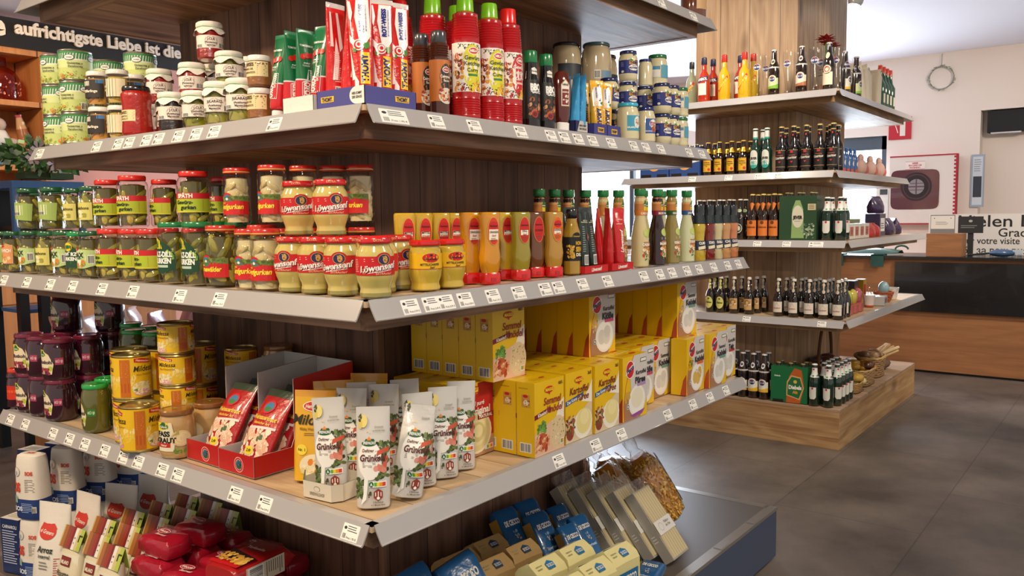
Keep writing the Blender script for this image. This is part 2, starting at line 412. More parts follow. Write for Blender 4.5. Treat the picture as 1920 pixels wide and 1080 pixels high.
# ================================================================== THE SETTING
M_PINE_X = wood('aged_pine_grain_x', 'ba9070', '6f4e38', 'X', None)
M_PINE_Y = wood('aged_pine_grain_y', 'ba9070', '6f4e38', 'Y', None)
M_PILLAR = wood('pillar_pine_planks', '946c55', '654536', 'Z', (.145, 'XY'))
M_PILLAR2 = wood('light_pine_planks', 'cbab86', 'a5835f', 'Z', (.19, 'XY'))
M_BOARD = wood('pale_oak_board', 'd8bd98', 'bf9d76', 'Y', (.11, 'X'), knots=False, contrast=.6)
M_PLINTH2X = wood('tan_pine_grain_x', 'c39f70', '946c44', 'X', None)
M_PLINTH2Y = wood('tan_pine_grain_y', 'c39f70', '946c44', 'Y', None)
M_ORANGE = wood('orange_beech', 'c98850', 'b06f3c', 'Z', (.5, 'X'), knots=False, contrast=.4)
M_COUNTER = wood('counter_oak', 'a9744a', '8e5f3a', 'Y', None, knots=False, contrast=.6)
M_WALL = solid('cream_plaster', 'e2d6cc', .8, bump=.05, bscale=60)
M_CEIL = solid('white_ceiling', 'e4dfe4', .85)
M_PINK = solid('salmon_plaster', 'd59a8c', .8)
M_BLACK = solid('black_metal', '141416', .4)
def floor_mat():
    m, N, L, B = newmat('dark_slate_tiles'); g = N.new('ShaderNodeNewGeometry')
    n = N.new('ShaderNodeTexNoise'); n.inputs['Scale'].default_value = 1.7; n.inputs['Detail'].default_value = 8; n.inputs['Roughness'].default_value = .62
    L.new(g.outputs['Position'], n.inputs['Vector'])
    r = N.new('ShaderNodeValToRGB'); r.color_ramp.elements[0].position = .35; r.color_ramp.elements[1].position = .7
    r.color_ramp.elements[0].color = (*lin('4a423b'), 1); r.color_ramp.elements[1].color = (*lin('7d7268'), 1); L.new(n.outputs[0], r.inputs[0])
    b = N.new('ShaderNodeTexBrick'); b.inputs['Scale'].default_value = 1; b.inputs['Brick Width'].default_value = 1.2; b.inputs['Row Height'].default_value = .6
    b.inputs['Mortar Size'].default_value = .003; b.offset = .5
    b.inputs['Color1'].default_value = (1, 1, 1, 1); b.inputs['Color2'].default_value = (.9, .9, .9, 1); b.inputs['Mortar'].default_value = (.55, .55, .55, 1)
    L.new(g.outputs['Position'], b.inputs['Vector'])
    mx = N.new('ShaderNodeMix'); mx.data_type = 'RGBA'; mx.blend_type = 'MULTIPLY'; mx.inputs[0].default_value = 1
    L.new(r.outputs[0], mx.inputs[6]); L.new(b.outputs[0], mx.inputs[7]); L.new(mx.outputs[2], B.inputs['Base Color'])
    B.inputs['Roughness'].default_value = .5; return m
M_FLOOR = floor_mat()
def struct_box(name, x0, y0, z0, x1, y1, z1, mat, **k):
    b = MB(); b.box(x0, y0, z0, x1, y1, z1, 'cccccc'); return structure(b.build(name, mat, **k))
XW, YW = 7.5, 5.75
struct_box('floor', -5, -5, -.06, 9.5, 6.6, 0, M_FLOOR)
struct_box('ceiling', -3.2, -3.4, 2.78, 8, 6.6, 2.84, M_CEIL)
# right wall: solid south of the window, sill and head, recess with the shutter
WY0, WY1, WZ0, WZ1 = .80, 5.3, .95, 2.05
b = MB()
b.box(XW, .0, 0, XW+.15, WY0, 2.78); b.box(XW, WY0, 0, XW+.15, WY1, WZ0); b.box(XW, WY0, WZ1, XW+.15, WY1, 2.78); b.box(XW, WY1, 0, XW+.15, YW+.2, 2.78)
rc = atx(1827, 208, XW)
b.box(XW, -3.6, rc.z, XW+.15, 0, 2.78)
b.box(XW+.15, -3.6, 0, XW+.3, 0.02, 2.78, 'dcd4cc'); b.box(XW+.15, 0, 0, XW+.5, .1, 2.78)
structure(b.build('wall_right', M_WALL))
b = MB(); b.box(-3.2, YW, 0, XW+.15, YW+.12, 2.78); structure(b.build('wall_back', M_PINK))
# window: frame, mullions, panes, sky beyond
M_FRAME = solid('window_frame_grey', '4a5660', .45)
b = MB()
for y in (WY0, 1.75, 2.7, 3.62, 4.45, WY1-.05): b.box(XW+.03, y, WZ0, XW+.1, y+.05, WZ1)
b.box(XW+.03, WY0, WZ0, XW+.1, WY1, WZ0+.05); b.box(XW+.03, WY0, WZ1-.13, XW+.1, WY1, WZ1)
structure(b.build('window_1', M_FRAME))
b = MB(); b.box(XW+.06, WY0+.05, WZ0+.05, XW+.066, WY1-.05, WZ1-.13); o = structure(b.build('window_pane_1', GLASS))
M_SKY = solid('overcast_daylight', 'dfeaff', .9, emis='e6f0ff', estr=3.2)
b = MB(); b.box(9.2, -1, -.2, 9.25, 7.5, 3.6); structure(b.build('exterior_sky', M_SKY))
# ---------------------------------------------------------------- display stands
T = .063; OV = .036
ZA, ZB, ZC, ZD = 1.976, 1.529, 1.146, .712
M_RAIL = solid('grey_price_rail', 'a9a6a6', .28, coat=.4)
M_CLEAR = solid('clear_shelf_lip', 'c9beb0', .2, coat=.5)
def tag_art(v):
    w, h = .040, .027
    a = [('r', 'f3f1ea', -w/2, -h/2, w/2, h/2), ('e', '2b2b2b', -w*.34, h*.22, w*.09, h*.1)]
    a += [('ln', '4a4a4a', -w*.2, h*.0, w*.44, h*.42, 3)]
    for i in range(6): a.append(('r', '555555', -w*.43+i*.0014, -h*.42, -w*.43+i*.0014+.0007, -h*.12))
    a.append(('t', '333333', ('Preis 1,95 €', 'Preis 2,49 €', 'Preis 0,99 €')[v], w*.14, -h*.34, .0036, {'b': 0}))
    return a
TAGMESH = {}
def rails(shelf, e, z, Lx, Ly, ox, oy, tagsL, tagsR, four=True, seed=0):
    """sloping price rails on the edges of a shelf; tags are given by the columns where they are seen"""
    x0, y0, x1, y1 = ox-e-OV, oy-e-OV, ox+Lx+e+OV, oy+Ly+e+OV
    dz, dr = .036, .017
    for side in ('L', 'R', 'K', 'E')[:4 if four else 2]:
        b = MB()
        g = .006
        if side == 'L':    # along Y, facing -X
            A = [(x0, y0+g, z+.002), (x0, y1, z+.002), (x0-dr, y1+.01, z-dz), (x0-dr, y0+g+.004, z-dz)]; n = Vector((.0035, 0, 0))
        elif side == 'R':
            A = [(x0+g, y0, z+.002), (x1, y0, z+.002), (x1+.01, y0-dr, z-dz), (x0+g+.004, y0-dr, z-dz)]; n = Vector((0, .0035, 0))
        elif side == 'K':
            A = [(x0, y1, z+.002), (x1, y1, z+.002), (x1+.01, y1+dr, z-dz), (x0-.01, y1+dr, z-dz)]; n = Vector((0, -.0035, 0))
        else:
            A = [(x1, y0, z+.002), (x1, y1, z+.002), (x1+dr, y1+.01, z-dz), (x1+dr, y0-.01, z-dz)]; n = Vector((-.0035, 0, 0))
        Q = [tuple(Vector(p)+n) for p in A]
        for f in ((A[0], A[1], A[2], A[3]), (Q[3], Q[2], Q[1], Q[0]), (A[0], A[3], Q[3], Q[0]), (A[1], Q[1], Q[2], A[2]), (A[3], A[2], Q[2], Q[3]), (A[0], Q[0], Q[1], A[1])): b.face(f, 'b0adac')
        # lower bead and flat flange
        if side == 'L': b.tube([A[3], A[2]], .0022, 'e8e6e4', 6); b.box(x0, y0, z-.0002, x0+.02, y1, z+.0022)
        elif side == 'R': b.tube([A[3], A[2]], .0022, 'e8e6e4', 6); b.box(x0, y0, z-.0002, x1, y0+.02, z+.0022)
        elif side == 'K': b.box(x0, y1-.02, z-.0002, x1, y1, z+.0022)
        else: b.box(x1-.02, y0, z-.0002, x1, y1, z+.0022)
        ro = b.build('price_rail', M_RAIL, shelf)
    rn = random.Random(seed)
    for side, us in (('L', tagsL), ('R', tagsR)):
        for u in us:
            v = rn.choice((0, 1, 2)); wide = isinstance(u, tuple)
            if wide: u = u[0]
            if side == 'L':
                y = rowY(u, x0-dr/2, z-dz/2); loc = (x0-dr/2-.0012, y, z-dz/2-.001); rz = -90
            else:
                x = rowX(u, y0-dr/2, z-dz/2); loc = (x, y0-dr/2-.0012, z-dz/2-.001); rz = 0
            if v not in TAGMESH:
                m = MB(); m.box(-.0205, 0, -.014, .0205, .0005, .014, 'f3f1ea'); draw(m, tag_art(v), lambda x, z, e: (x, -e, z)); o = m.build('price_tag', PRINT, shelf); TAGMESH[v] = o.data
            else:
                o = bpy.data.objects.new('price_tag', TAGMESH[v]); COL.objects.link(o); o.parent = shelf
            o.location = loc
            o.rotation_euler = (Matrix.Rotation(RAD(rz), 3, 'Z') @ Matrix.Rotation(math.atan2(-dr, dz), 3, 'X')).to_euler()
            o.scale = (1.9 if wide else 1.15, 1, 1.15)
def stand(name, label, ox, oy, Lx, Ly, inset, pillar_mat, levels, edgeX, edgeY):
    st = root(name, label, 'display stand')
    b = MB(); b.box(ox+inset, oy+inset, 0, ox+Lx-inset, oy+Ly-inset, 2.775); b.build('pillar_cladding', pillar_mat, st)
    for (z, e, tl, tr) in levels:
        x0, y0, x1, y1 = ox-e, oy-e, ox+Lx+e, oy+Ly+e
        b = MB(); b.box(x0-OV, y0-OV, z-.012, x1+OV, y1+OV, z)
        sh = b.build('shelf', M_BOARD, st)
        for q, em in (((x0, y0+.02, x0+.03, y1-.02), edgeY), ((x1-.03, y0+.02, x1, y1-.02), edgeY), ((x0-.0004, y0, x1, y0+.02), edgeX), ((x0, y1-.02, x1, y1), edgeX)):
            b = MB(); b.box(q[0], q[1], z-T, q[2], q[3], z-.0125); b.build('fascia_board', em, sh)
        b = MB(); b.box(x0+.03, y0+.02, z-T+.0015, x1-.03, y1-.02, z-.013); b.build('underside', edgeX, sh)
        rails(sh, e, z, Lx, Ly, ox, oy, tl, tr, seed=int(z*10))
    return st
S1 = stand('display_stand', 'near square wooden display stand of groceries built round a planked pillar', 0, 0, 1.53, 1.425, .28, M_PILLAR,
    [(ZA, .01, [], [1240, 1300]),
     (ZB, 0, [75, 182, 222, 243, 275, 298, 335, 368, 402, 515], [(738,), 818, 889, 976, 1033, 1058, 1084, 1111, 1146, 1188, 1211, 1239, 1292, 1316]),
     (ZC, .1, [8, 51, 95, 137, 192, 250, 338, 412], [769, 808, 836, 872, 924, 972, 1022, 1047, 1092, 1139, 1207, 1237, 1260, 1288, 1311, 1338, 1364, 1384]),
     (ZD, .1, [20, 48, 100, 131, 160, 197, 232, 260, 305, 334, 442, 497, 658], [1048, 1117, 1165, 1252, 1299, 1331, 1361])], M_PINE_X, M_PINE_Y)
# its low plinth of blue-grey panels with an aluminium edge
PE = .215; PX1 = 1.82; PY1 = 1.72; ZP = .2
b = MB(); b.box(-PE, -PE, .012, PX1, PY1, ZP-.004); pl = b.build('plinth', solid('slate_blue_panel', '46526a', .45, bump=.05, bscale=90), S1)
b = MB(); b.box(-PE+.03, -PE+.03, ZP-.004, PX1-.03, PY1-.03, ZP-.0005); b.build('plinth_top', solid('stone_look_top', '5c544c', .45, bump=.1, bscale=12), pl)
AL = solid('brushed_aluminium', 'b9b6b0', .3, .8)
for q in ((-PE, -PE, PX1, -PE+.032), (-PE, PY1-.032, PX1, PY1), (-PE, -PE+.0325, -PE+.032, PY1-.0325), (PX1-.032, -PE+.0325, PX1, PY1-.0325)): b = MB(); b.box(q[0]-.002, q[1]-.002, ZP-.012, q[2]+.002, q[3]+.002, ZP, 'c8c4be'); b.build('aluminium_edge', AL, pl)
for k in range(6): b = MB(); b.box(.2+k*.28, -PE+.002, ZP+.0002, .26+k*.28, -PE+.03, ZP+.0012, 'd8d4cc'); b.build('edge_plate', AL, pl)
OX, OY = 3.537, .13
S2 = stand('display_stand', 'far wooden display stand of drinks built round a pale planked pillar', OX, OY, 1.58, 1.25, .30, M_PILLAR2,
    [(ZA-.003, .01, [], []),
     (ZB+.006, 0, [1298, 1366, 1423, 1460], []),
     (ZC+.006, .1, [1420, 1475, (1530,)], []),
     (ZD+.006, .1, [1400, 1541], [])], M_PLINTH2X, M_PLINTH2Y)
ZQ = .225
b = MB(); b.box(OX-.09, OY-.09, .001, OX+1.67, OY+1.34, ZQ-.0125); pl = b.build('plinth', M_PLINTH2Y, S2)
for q, em in (((OX-.107, OY-.105, OX-.091, OY+1.36), M_PLINTH2Y), ((OX+1.671, OY-.105, OX+1.687, OY+1.36), M_PLINTH2Y), ((OX-.1065, OY-.107, OX+1.687, OY-.091), M_PLINTH2X), ((OX-.09, OY+1.341, OX+1.67, OY+1.357), M_PLINTH2X)): b = MB(); b.box(q[0], q[1], .001, q[2], q[3], ZQ-.0125); b.build('plinth_board', em, pl)
b = MB(); b.box(OX-.108, OY-.108, ZQ-.012, OX+1.688, OY+1.36, ZQ); b.build('plinth_top', wood('worn_pale_pine', 'bba087', '9b7a5c', 'Y', (.2, 'X'), knots=False, contrast=.5), pl)
# ================================================================== PRODUCT BUILDERS
def gherkins(b, R, h, seed, cols, size=.012, core='2e2a0c'):
    """a jar filled with gherkins standing round a dark brine core"""
    rn = random.Random(seed)
    b.lathe([(.004, R*.86, core), (h*.97, R*.86, core), (h, R*.5, core)], 16)
    z = .012
    while z < h-.012:
        t = rn.uniform(0, 1)
        n = 5
        for k in range(n):
            a = t+2*pi*k/n+rn.uniform(-.25, .25); tl = rn.uniform(-70, 70); s = size*rn.uniform(.8, 1.2)
            rot = Matrix.Rotation(a, 3, 'Z') @ Matrix.Rotation(RAD(tl), 3, 'X')
            c = (R-s*.75)*.96
            b.blob((c*cos(a), c*sin(a), min(max(z+rn.uniform(-.006, .006), s*1.75+.001), h-s*1.3)), s*.7, s*.8, s*1.7, rn.choice(cols), 8, 6, rot)
        z += size*1.55
GREENS = ['a39c40', '8c8834', 'b5a948', '7c7a2c', 'c4b254', '989038']
def lid(b, R, z, col, h=.012, line=None):
    c = line or col
    b.lathe([(z, R*1.0, col), (z+h*.15, R*1.03, c), (z+h*.35, R*1.03, col), (z+h*.8, R*1.02, col), (z+h, R*.96, col), (z+h, R*.88, col), (z+h*.9, R*.84, col), (z+h*.9, 0.0005, col)], 32, caps=False)
def jar(r, R, H, lidc, fill, art=None, neck=.82, shoulder=.14, foot=.96, waist=None, lidline=None, fillz=.93, name_fill='contents', mat=None, lid_h=.013, art2=None, seed=0, label_tag=None):
    """screw-top glass jar: FILL is a colour (creamy filling seen through the glass) or 'gherkins'"""
    hz = H-lid_h
    pr = [(0, R*foot*.9, 0), (.004, R*foot, 0), (H*.06, R, 0)]
    if waist:
        for zz, rr in waist: pr.append((H*zz, R*rr, 0))
    pr += [(hz*(1-shoulder), R, 0), (hz*(1-shoulder*.45), R*(neck+1)/2, 0), (hz*.97, R*neck, 0), (hz, R*neck, 0)]
    rad = prof(pr)
    if fill == 'gherkins' or isinstance(fill, list):
        b = MB(); cols = GREENS if fill == 'gherkins' else fill
        Rm = min(p[1] for p in pr[1:-3]); gherkins(b, Rm*.95, hz*.9, seed, cols, R*.37, core='5a5020' if fill == 'gherkins' else cols[0])
        b.build('contents', WET, r)
        g = MB(); g.lathe([(z, q, 'ffffff') for z, q, _ in pr], 32, caps=False); g.build('glass_body', GLASS, r)
    else:
        top = fillz*hz
        b = MB(); b.lathe([(z, q, fill) for z, q, _ in pr if z < top]+[(top, rad(top), fill)], 32); b.build('filled_glass', mat or WET, r)
        if fillz < .99:
            g = MB(); g.lathe([(top, rad(top), 'dddddd')]+[(z, q, 'dddddd') for z, q, _ in pr if z > top], 32, caps=False); g.build('glass_neck', GLASS, r)
    b = MB(); lid(b, R*neck*1.04, hz-.003, lidc, lid_h, lidline); b.build('lid', GLOSS, r)
    if art:
        b = MB(); draw(b, art, lambda x, z, e: arc(rad)(x, z, e+.0006)); b.build('label', PRINT, r)
    return rad
def bottle(r, pr, mat, capc=None, art=None, cap=None, capmat=None, n=28, neckart=None, glassname='bottle_body', artmat=None):
    """pr: (z, r, colour)"""
    b = MB(); b.lathe(pr, n); b.build(glassname, mat, r)
    if cap: c = MB(); c.lathe([(z, q, capc) for z, q in cap], n); c.build('cap', capmat or GLOSS, r)
    rad = prof(pr)
    if art: b = MB(); draw(b, art, lambda x, z, e: arc(rad)(x, z, e+.0006)); b.build('label', artmat or PRINT, r)
    if neckart: b = MB(); draw(b, neckart, lambda x, z, e: arc(rad)(x, z, e+.0006)); b.build('neck_label', PRINT, r)
def lens(r, secs, mat, art, name='pouch_body', artmat=None, n=28):
    """flattened body (tube, pouch, squeeze bottle): secs (z, rx, ry, colour[, power[, dx, dy]])"""
    b = MB(); b.loft(secs, n); b.build(name, mat, r)
    sx = prof([(s[0], s[1]) for s in secs]); sy = prof([(s[0], s[2]) for s in secs]); pw = prof([(s[0], s[4] if len(s) > 4 else 2) for s in secs])
    dy = prof([(s[0], s[6] if len(s) > 6 else 0) for s in secs]); dxx = prof([(s[0], s[5] if len(s) > 5 else 0) for s in secs])
    def fn(x, z, e):
        w = sx(z); p = pw(z); q = min(.995, abs(x)/w)
        return (x+dxx(z), -sy(z)*(1-q**p)**(1/p)-e*1.6-.0008+dy(z), z)
    b = MB(); draw(b, art, fn, .005); b.build('print', artmat or mat, r)
def box(r, w, d, h, cols, faces, mat=CARTON, bevel=.0012):
    b = MB(); b.box(-w/2, -d/2, 0, w/2, d/2, h, cols); b.build('carton', mat, r)
    for side, art in faces.items(): b = MB(); draw(b, art, flat(h, side, w, d), .03); b.build({'f': 'front_print', 'l': 'side_print', 'r': 'side_print', 't': 'top_print'}[side], PRINT, r)
# food pictures
def peas(x0, z0, x1, z1, s=1): return ('bl', ['9aa83c', '7f9430', 'b5bb55', '6f8428', 'c7c46a'], x0, z0, x1, z1, 60, .0022, s)
def carrots(x0, z0, x1, z1, s=2): return ('bl', ['d9813a', 'c9702c', 'e39a55'], x0, z0, x1, z1, 9, .0055, s)

# ---- tins and jars of the top shelf
def b_can(r, R=.046, H=.091):
    b = MB(); b.lathe([(0, R-.001, 'b8b4a8'), (.003, R+.0006, 'b8b4a8'), (.005, R-.0006, 'c8d58c'), (H-.005, R-.0006, 'b8b4a8'), (H-.003, R+.0006, 'a8a498'), (H, R-.0005, '98948a'), (H, R-.003, '8a867c'), (H-.004, R-.004, 'a09c92'), (H-.004, 0.0005, 'a09c92')], 36, caps=False)
    b.build('tin', METAL, r)
    a = [('r', 'c2d07c', -R*2.6, .006, R*2.6, H-.006), ('r', 'd2de9a', -R*2.6, H*.42, R*2.6, H-.006), ('r', 'eef2e6', -R*2.6, H*.66, R*2.6, H-.006)]
    a.append(('r', '2f8a4c', -R*2.6, H-.011, R*2.6, H-.006))
    for k in range(30):
        x = -R*2.55+k*.0078; a.append(('p', '2f8a4c', [(x, H*.70), (x+.0045, H*.70), (x+.0075, H*.90), (x+.003, H*.90)]))
    for c in (-.055, .02, .085): a += [('e', '1f2a5c', c, H*.74, .014, .0085), ('e', 'e6ebdf', c, H*.74, .0125, .007), ('t', '1f2a5c', 'vegetales', c, H*.74, .003, {'w': .02})]
    for c in (-.04, .035): a += [('t', '2d2d20', 'Guisantes y', c, H*.56, .0062, {'al': 0}), ('t', '2d2d20', 'Zanahorias', c, H*.46, .0062)]
    a += [peas(-R*2.5, .008, R*2.5, H*.30, 4), peas(-R*2.5, .008, R*2.5, H*.22, 5), carrots(-R*2.5, .008, R*2.5, H*.2, 3), ('bar', '', .085, H*.2, .022, .018)]
    b = MB(); draw(b, a, arc(R)); b.build('paper_label', PRINT, r)
def b_mush(r, gold=False):
    cols = ['c98f3e', 'b07a2e', 'd8a452', '9a6524'] if not gold else ['c9a850', 'b8953c', 'dcc070']
    a = [('r', '2c2622', -.05, .022, .05, .072), ('t', 'efe6d2', 'Pfifferlinge', .012, .040, .0075, {'b': .03}), ('bl', ['d98a3a', 'c87a30', 'efb060'], -.03, .026, -.008, .05, 7, .004, 3), ('r', 'd8d0c0', -.012, .055, .012, .068), ('ln', 'd8d0c0', -.045, .052, -.018, .07, 4), ('r', '3a7ab8', .03, .062, .05, .072)] if not gold else \
        [('r', '3a3228', -.04, .02, .05, .07), ('r', 'e8dcb8', -.006, .02, .05, .07), ('ln', '4a4438', 0, .024, .046, .066, 9), ('r', 'efe2b0', -.024, .036, -.002, .052), ('t', '2c2622', 'Steinpilze', -.013, .044, .0045, {'w': .02})]
    jar(r, .033, .100, 'ece8e0', cols, a, neck=.86, seed=7)
def b_redjar(r):
    a = [('r', 'e9d7a4', -.035, .038, .035, .068), ('t', '4a3018', 'CLARES', -.006, .061, .0075, {'b': .03}), ('t', '4a3018', 'PIMIENTOS', -.004, .051, .0048), ('t', '4a3018', 'DEL PIQUILLO', -.004, .044, .0042), ('ln', '6a5030', .014, .042, .033, .064, 7)]
    jar(r, .040, .136, '1c1718', 'a81a10', a, neck=.84, shoulder=.1, waist=[(.3, .94), (.6, .92), (.75, 1)], mat=LUMPY, fillz=.98)
def b_paper(r, fill, title, sub, H=.098, R=.034):
    a = [('r', 'e9dcd0', -R*2.2, H*.28, R*2.2, H*.62)]
    for c in (-.045, .02): a += [('t', '3c3230', title, c, H*.52, .0062, {'b': .02}), ('t', '3c3230', sub, c, H*.43, .0054), ('t', '3c3230', 'Manzanilla' if sub == 'Aceitunas' else 'selectas', c, H*.36, .0048)]
    for s in (-1, 1): a += [('ln', '8a7d78', .047*s-.012, H*.42, .047*s+.014, H*.6, 6)]
    a += [('bar', '', .052, H*.36, .02, .012), ('bar', '', -.012+.0, H*.335, .016, .008)]
    for c in (-.045, .02):
        for k in range(8):
            t0, t1 = pi*k/4, pi*(k+.8)/4; q = .0165
            a.append(('p', '5a4a48', [(c+q*cos(t0), H*.45+q*.9*sin(t0)), (c+q*cos(t1), H*.45+q*.9*sin(t1)), (c+q*.95*cos(t1), H*.45+q*.86*sin(t1)), (c+q*.95*cos(t0), H*.45+q*.86*sin(t0))]))
    b = MB()
    if isinstance(fill, list):
        gherkins(b, R*.95, H*.76, 3, fill, R*.3, core=fill[0]); b.build('contents', WET, r)
        g = MB(); g.lathe([(0, R*.9, 'ffffff'), (.004, R, 'ffffff'), (H*.8, R, 'ffffff'), (H*.88, R*.85, 'ffffff')], 28, caps=False); g.build('glass_body', GLASS, r)
    else:
        b.lathe([(0, R*.9, fill), (.004, R, fill), (H*.8, R, fill), (H*.88, R*.85, fill)], 28); b.build('filled_glass', LUMPY, r)
    # paper cap gathered with a green string, ragged skirt
    n = 40; rows = []; rn = random.Random(int(R*1e4))
    for z, q, wv in ((H*.70, 1.16, .06), (H*.80, 1.06, .03), (H*.845, .95, .01), (H*.89, 1.03, .01), (H*.97, 1.0, .01), (H*1.0, .9, .01), (H*1.005, .45, .02), (H*1.0, .01, 0)):
        rows.append([((R*(q+wv*sin(7*t+q)+wv*.6*sin(13*t)))*cos(t), (R*(q+wv*sin(7*t+q)+wv*.6*sin(13*t)))*sin(t), z+(R*.16*sin(5*t)*(z < H*.75))) for t in [2*pi*i/n for i in range(n)]])
    b = MB(); b.grid(rows, 'e8e2d8', True, True); b.build('paper_cover', PAPER, r, sharp=60)
    b = MB(); b.tube([(R*.99*cos(t), R*.99*sin(t), H*.85+.0012*sin(3*t)) for t in [2*pi*i/24 for i in range(25)]], .0013, '9cc29a', 6); b.build('string', MATTE, r)
    b = MB(); draw(b, a, arc(R)); b.build('label', PRINT, r)
def b_ares(r):
    a = [('r', 'e4cf9a', -.045, .022, .045, .056), ('t', '4a3018', 'CLARES', -.006, .049, .0078, {'b': .03}), ('t', '4a3018', 'YEMAS DE', -.004, .039, .0046), ('t', '4a3018', 'ESPARRAGOS', -.004, .031, .0046), ('ln', '6a5030', .02, .026, .042, .052, 6)]
    jar(r, .028, .074, 'ebe6de', '8f5a2a', a, neck=.9, mat=LUMPY)
# ---- the shelf of pickles
def b_gherk(r, kind, R=.034, H=.125, seed=1):
    H_ = H
    if kind == 'knax':
        a = [('p', 'b8d08a', [(-.034, .026), (.02, .026), (.05, .034), (.05, .074), (-.034, .082)]), ('e', 'f0f3e2', -.005, .055, .03, .022), ('e', 'c8202c', -.012, .078, .016, .005), ('t', 'f4f0e8', 'Hengst', -.012, .078, .004),
             ('t', '23351c', 'KNAX', -.006, .062, .013, {'b': .05}), ('r', '3c7a3a', -.026, .05, .012, .0545), ('bl', ['9aa83c', 'b8b858', 'd9813a', '7f8a30'], -.03, .03, .022, .044, 16, .006, 4), ('bar', '', .038, .05, .014, .02)]
    elif kind == 'back':
        a = [('p', '9fb860', [(-.05, .036), (.045, .026), (.05, .078), (-.05, .086)]), ('r', 'e9ead2', -.024, .044, .022, .074), ('ln', '6a6f58', -.021, .055, .018, .072, 6), ('bar', '', .0, .049, .024, .008)]
    elif kind == 'corn':
        a = [('p', 'd8cf72', [(-.03, .028), (.036, .028), (.036, .078), (-.03, .078)]), ('t', '3a3a18', 'Cornichons', .0, .062, .0085, {'w': .055, 'b': .03}), ('e', 'f2ecc0', -.006, .045, .016, .011), ('bl', ['7f8430', '9a9a40'], -.02, .03, .02, .045, 8, .006, 2)]
    elif kind == 'sand':
        a = [('p', 'dd9a66', [(-.03, .026), (.034, .026), (.034, .084), (-.03, .084)]), ('e', 'c8202c', -.006, .080, .016, .005), ('t', 'f7efe0', 'SANDWICH', .0, .066, .010, {'w': .058, 'b': .04}), ('bl', ['efcf9a', 'd9b070', 'c07838'], -.026, .032, .026, .052, 14, .007, 8)]
    elif kind == 'gg':
        a = [('p', '1f4a2c', [(-.032, .026), (.034, .026), (.034, .07), (.01, .088), (-.006, .09), (-.032, .072)]), ('e', 'f2cf1e', .001, .083, .014, .012), ('e', '1f6a34', .001, .083, .009, .0055),
             ('t', 'f2f2ea', 'GEWÜRZ', .0, .063, .0095, {'b': .05}), ('t', 'f2f2ea', 'GURKEN', .0, .050, .0095, {'b': .05}), ('ln', 'd8e0b0', -.02, .036, .02, .042, 2)]
    elif kind == 'spath':
        a = [('r', 'aebf2c', -.055, .034, .055, .066), ('r', 'c81e26', -.055, .066, .055, .080), ('t', 'f6efe2', 'SPÄTH', -.010, .073, .0095, {'b': .05}), ('t', '24301a', 'Gewürz-', -.012, .058, .0088, {'b': .04, 'sh': .15}), ('t', '24301a', 'gurken', -.002, .046, .0092, {'b': .04, 'sh': .15}),
             ('r', 'b9bf30', .030, .034, .055, .066), ('ln', '6a6a20', .032, .038, .053, .063, 8), ('r', 'd8c832', -.055, .034, .055, .037)]
    elif kind == 'kuehne':
        a = [('p', '16442a', [(-.032, .030), (-.01, .024), (.034, .034), (.036, .07), (.022, .092), (-.004, .108), (-.032, .108)]), ('p', 'e8d020', [(-.032, .085), (.004, .085), (-.004, .106), (-.024, .114), (-.032, .11)]), ('e', '1e6a34', -.018, .093, .011, .006), ('e', '1e6a34', -.018, .1, .0055, .004),
             ('t', 'f2f4ec', 'SALZ-DILL', .0, .072, .0125, {'b': .05, 'w': .058}), ('t', 'f2f4ec', 'GURKEN', .0, .056, .0125, {'b': .05, 'w': .052}), ('r', 'b8ccb8', -.026, .040, .018, .046), ('bl', ['7fa83c', '4f8a34', 'a8c050'], .012, .05, .034, .08, 12, .004, 5)]
    elif kind in ('spree', 'senf'):
        a = [('r', '6a7a3a', -.05, .052, .05, .066), ('p', 'c81c1e', [(-.05, .022), (.05, .022), (.05, .052), (.02, .056), (-.02, .056), (-.05, .052)]), ('e', 'c41c22', -.004, .058, .017, .0155), ('e', '3a7aa0', -.004, .058, .0125, .011), ('e', '3e7a34', -.004, .053, .010, .005), ('e', 'e8e4d8', -.004, .059, .004, .003),
             ('t', 'f2dc3a', 'Spreewälder' if kind == 'spree' else 'Senfgurken', .004, .041, .0115, {'sh': .2, 'b': .03, 'w': .062}), ('ln', 'f0d8c0', -.024, .026, .03, .033, 2), ('t', 'f2dc3a', 'Original', -.018, .05, .004, {'sh': .2}), ('bl', ['4a6a28', '6a8a38', '86944a'], -.048, .056, .048, .066, 30, .003, 6)]
    lids = dict(knax='1f5a34', back='1f5a34', corn='1f5a34', sand='1f5a34', gg='1a8a4a', spath='d42a20', kuehne='1c7a40', spree='c8261e', senf='c8261e')
    k = {}
    if kind in ('senf',):
        H = .135; k = dict(waist=[(.35, .92), (.6, .97)])
        a2 = a
        jar(r, R, H, lids[kind], ['dccc9c', 'd4c28e', 'e6dab0', 'cdb87c'], a, neck=.88, lidline='d8b45a', seed=seed, **k); return
    if kind == 'kuehne': k = dict(neck=.9, shoulder=.08)
    if kind == 'spree': k = dict(lidline='d8b45a')
    jar(r, R, H, lids[kind], 'gherkins', a, seed=seed, **k)
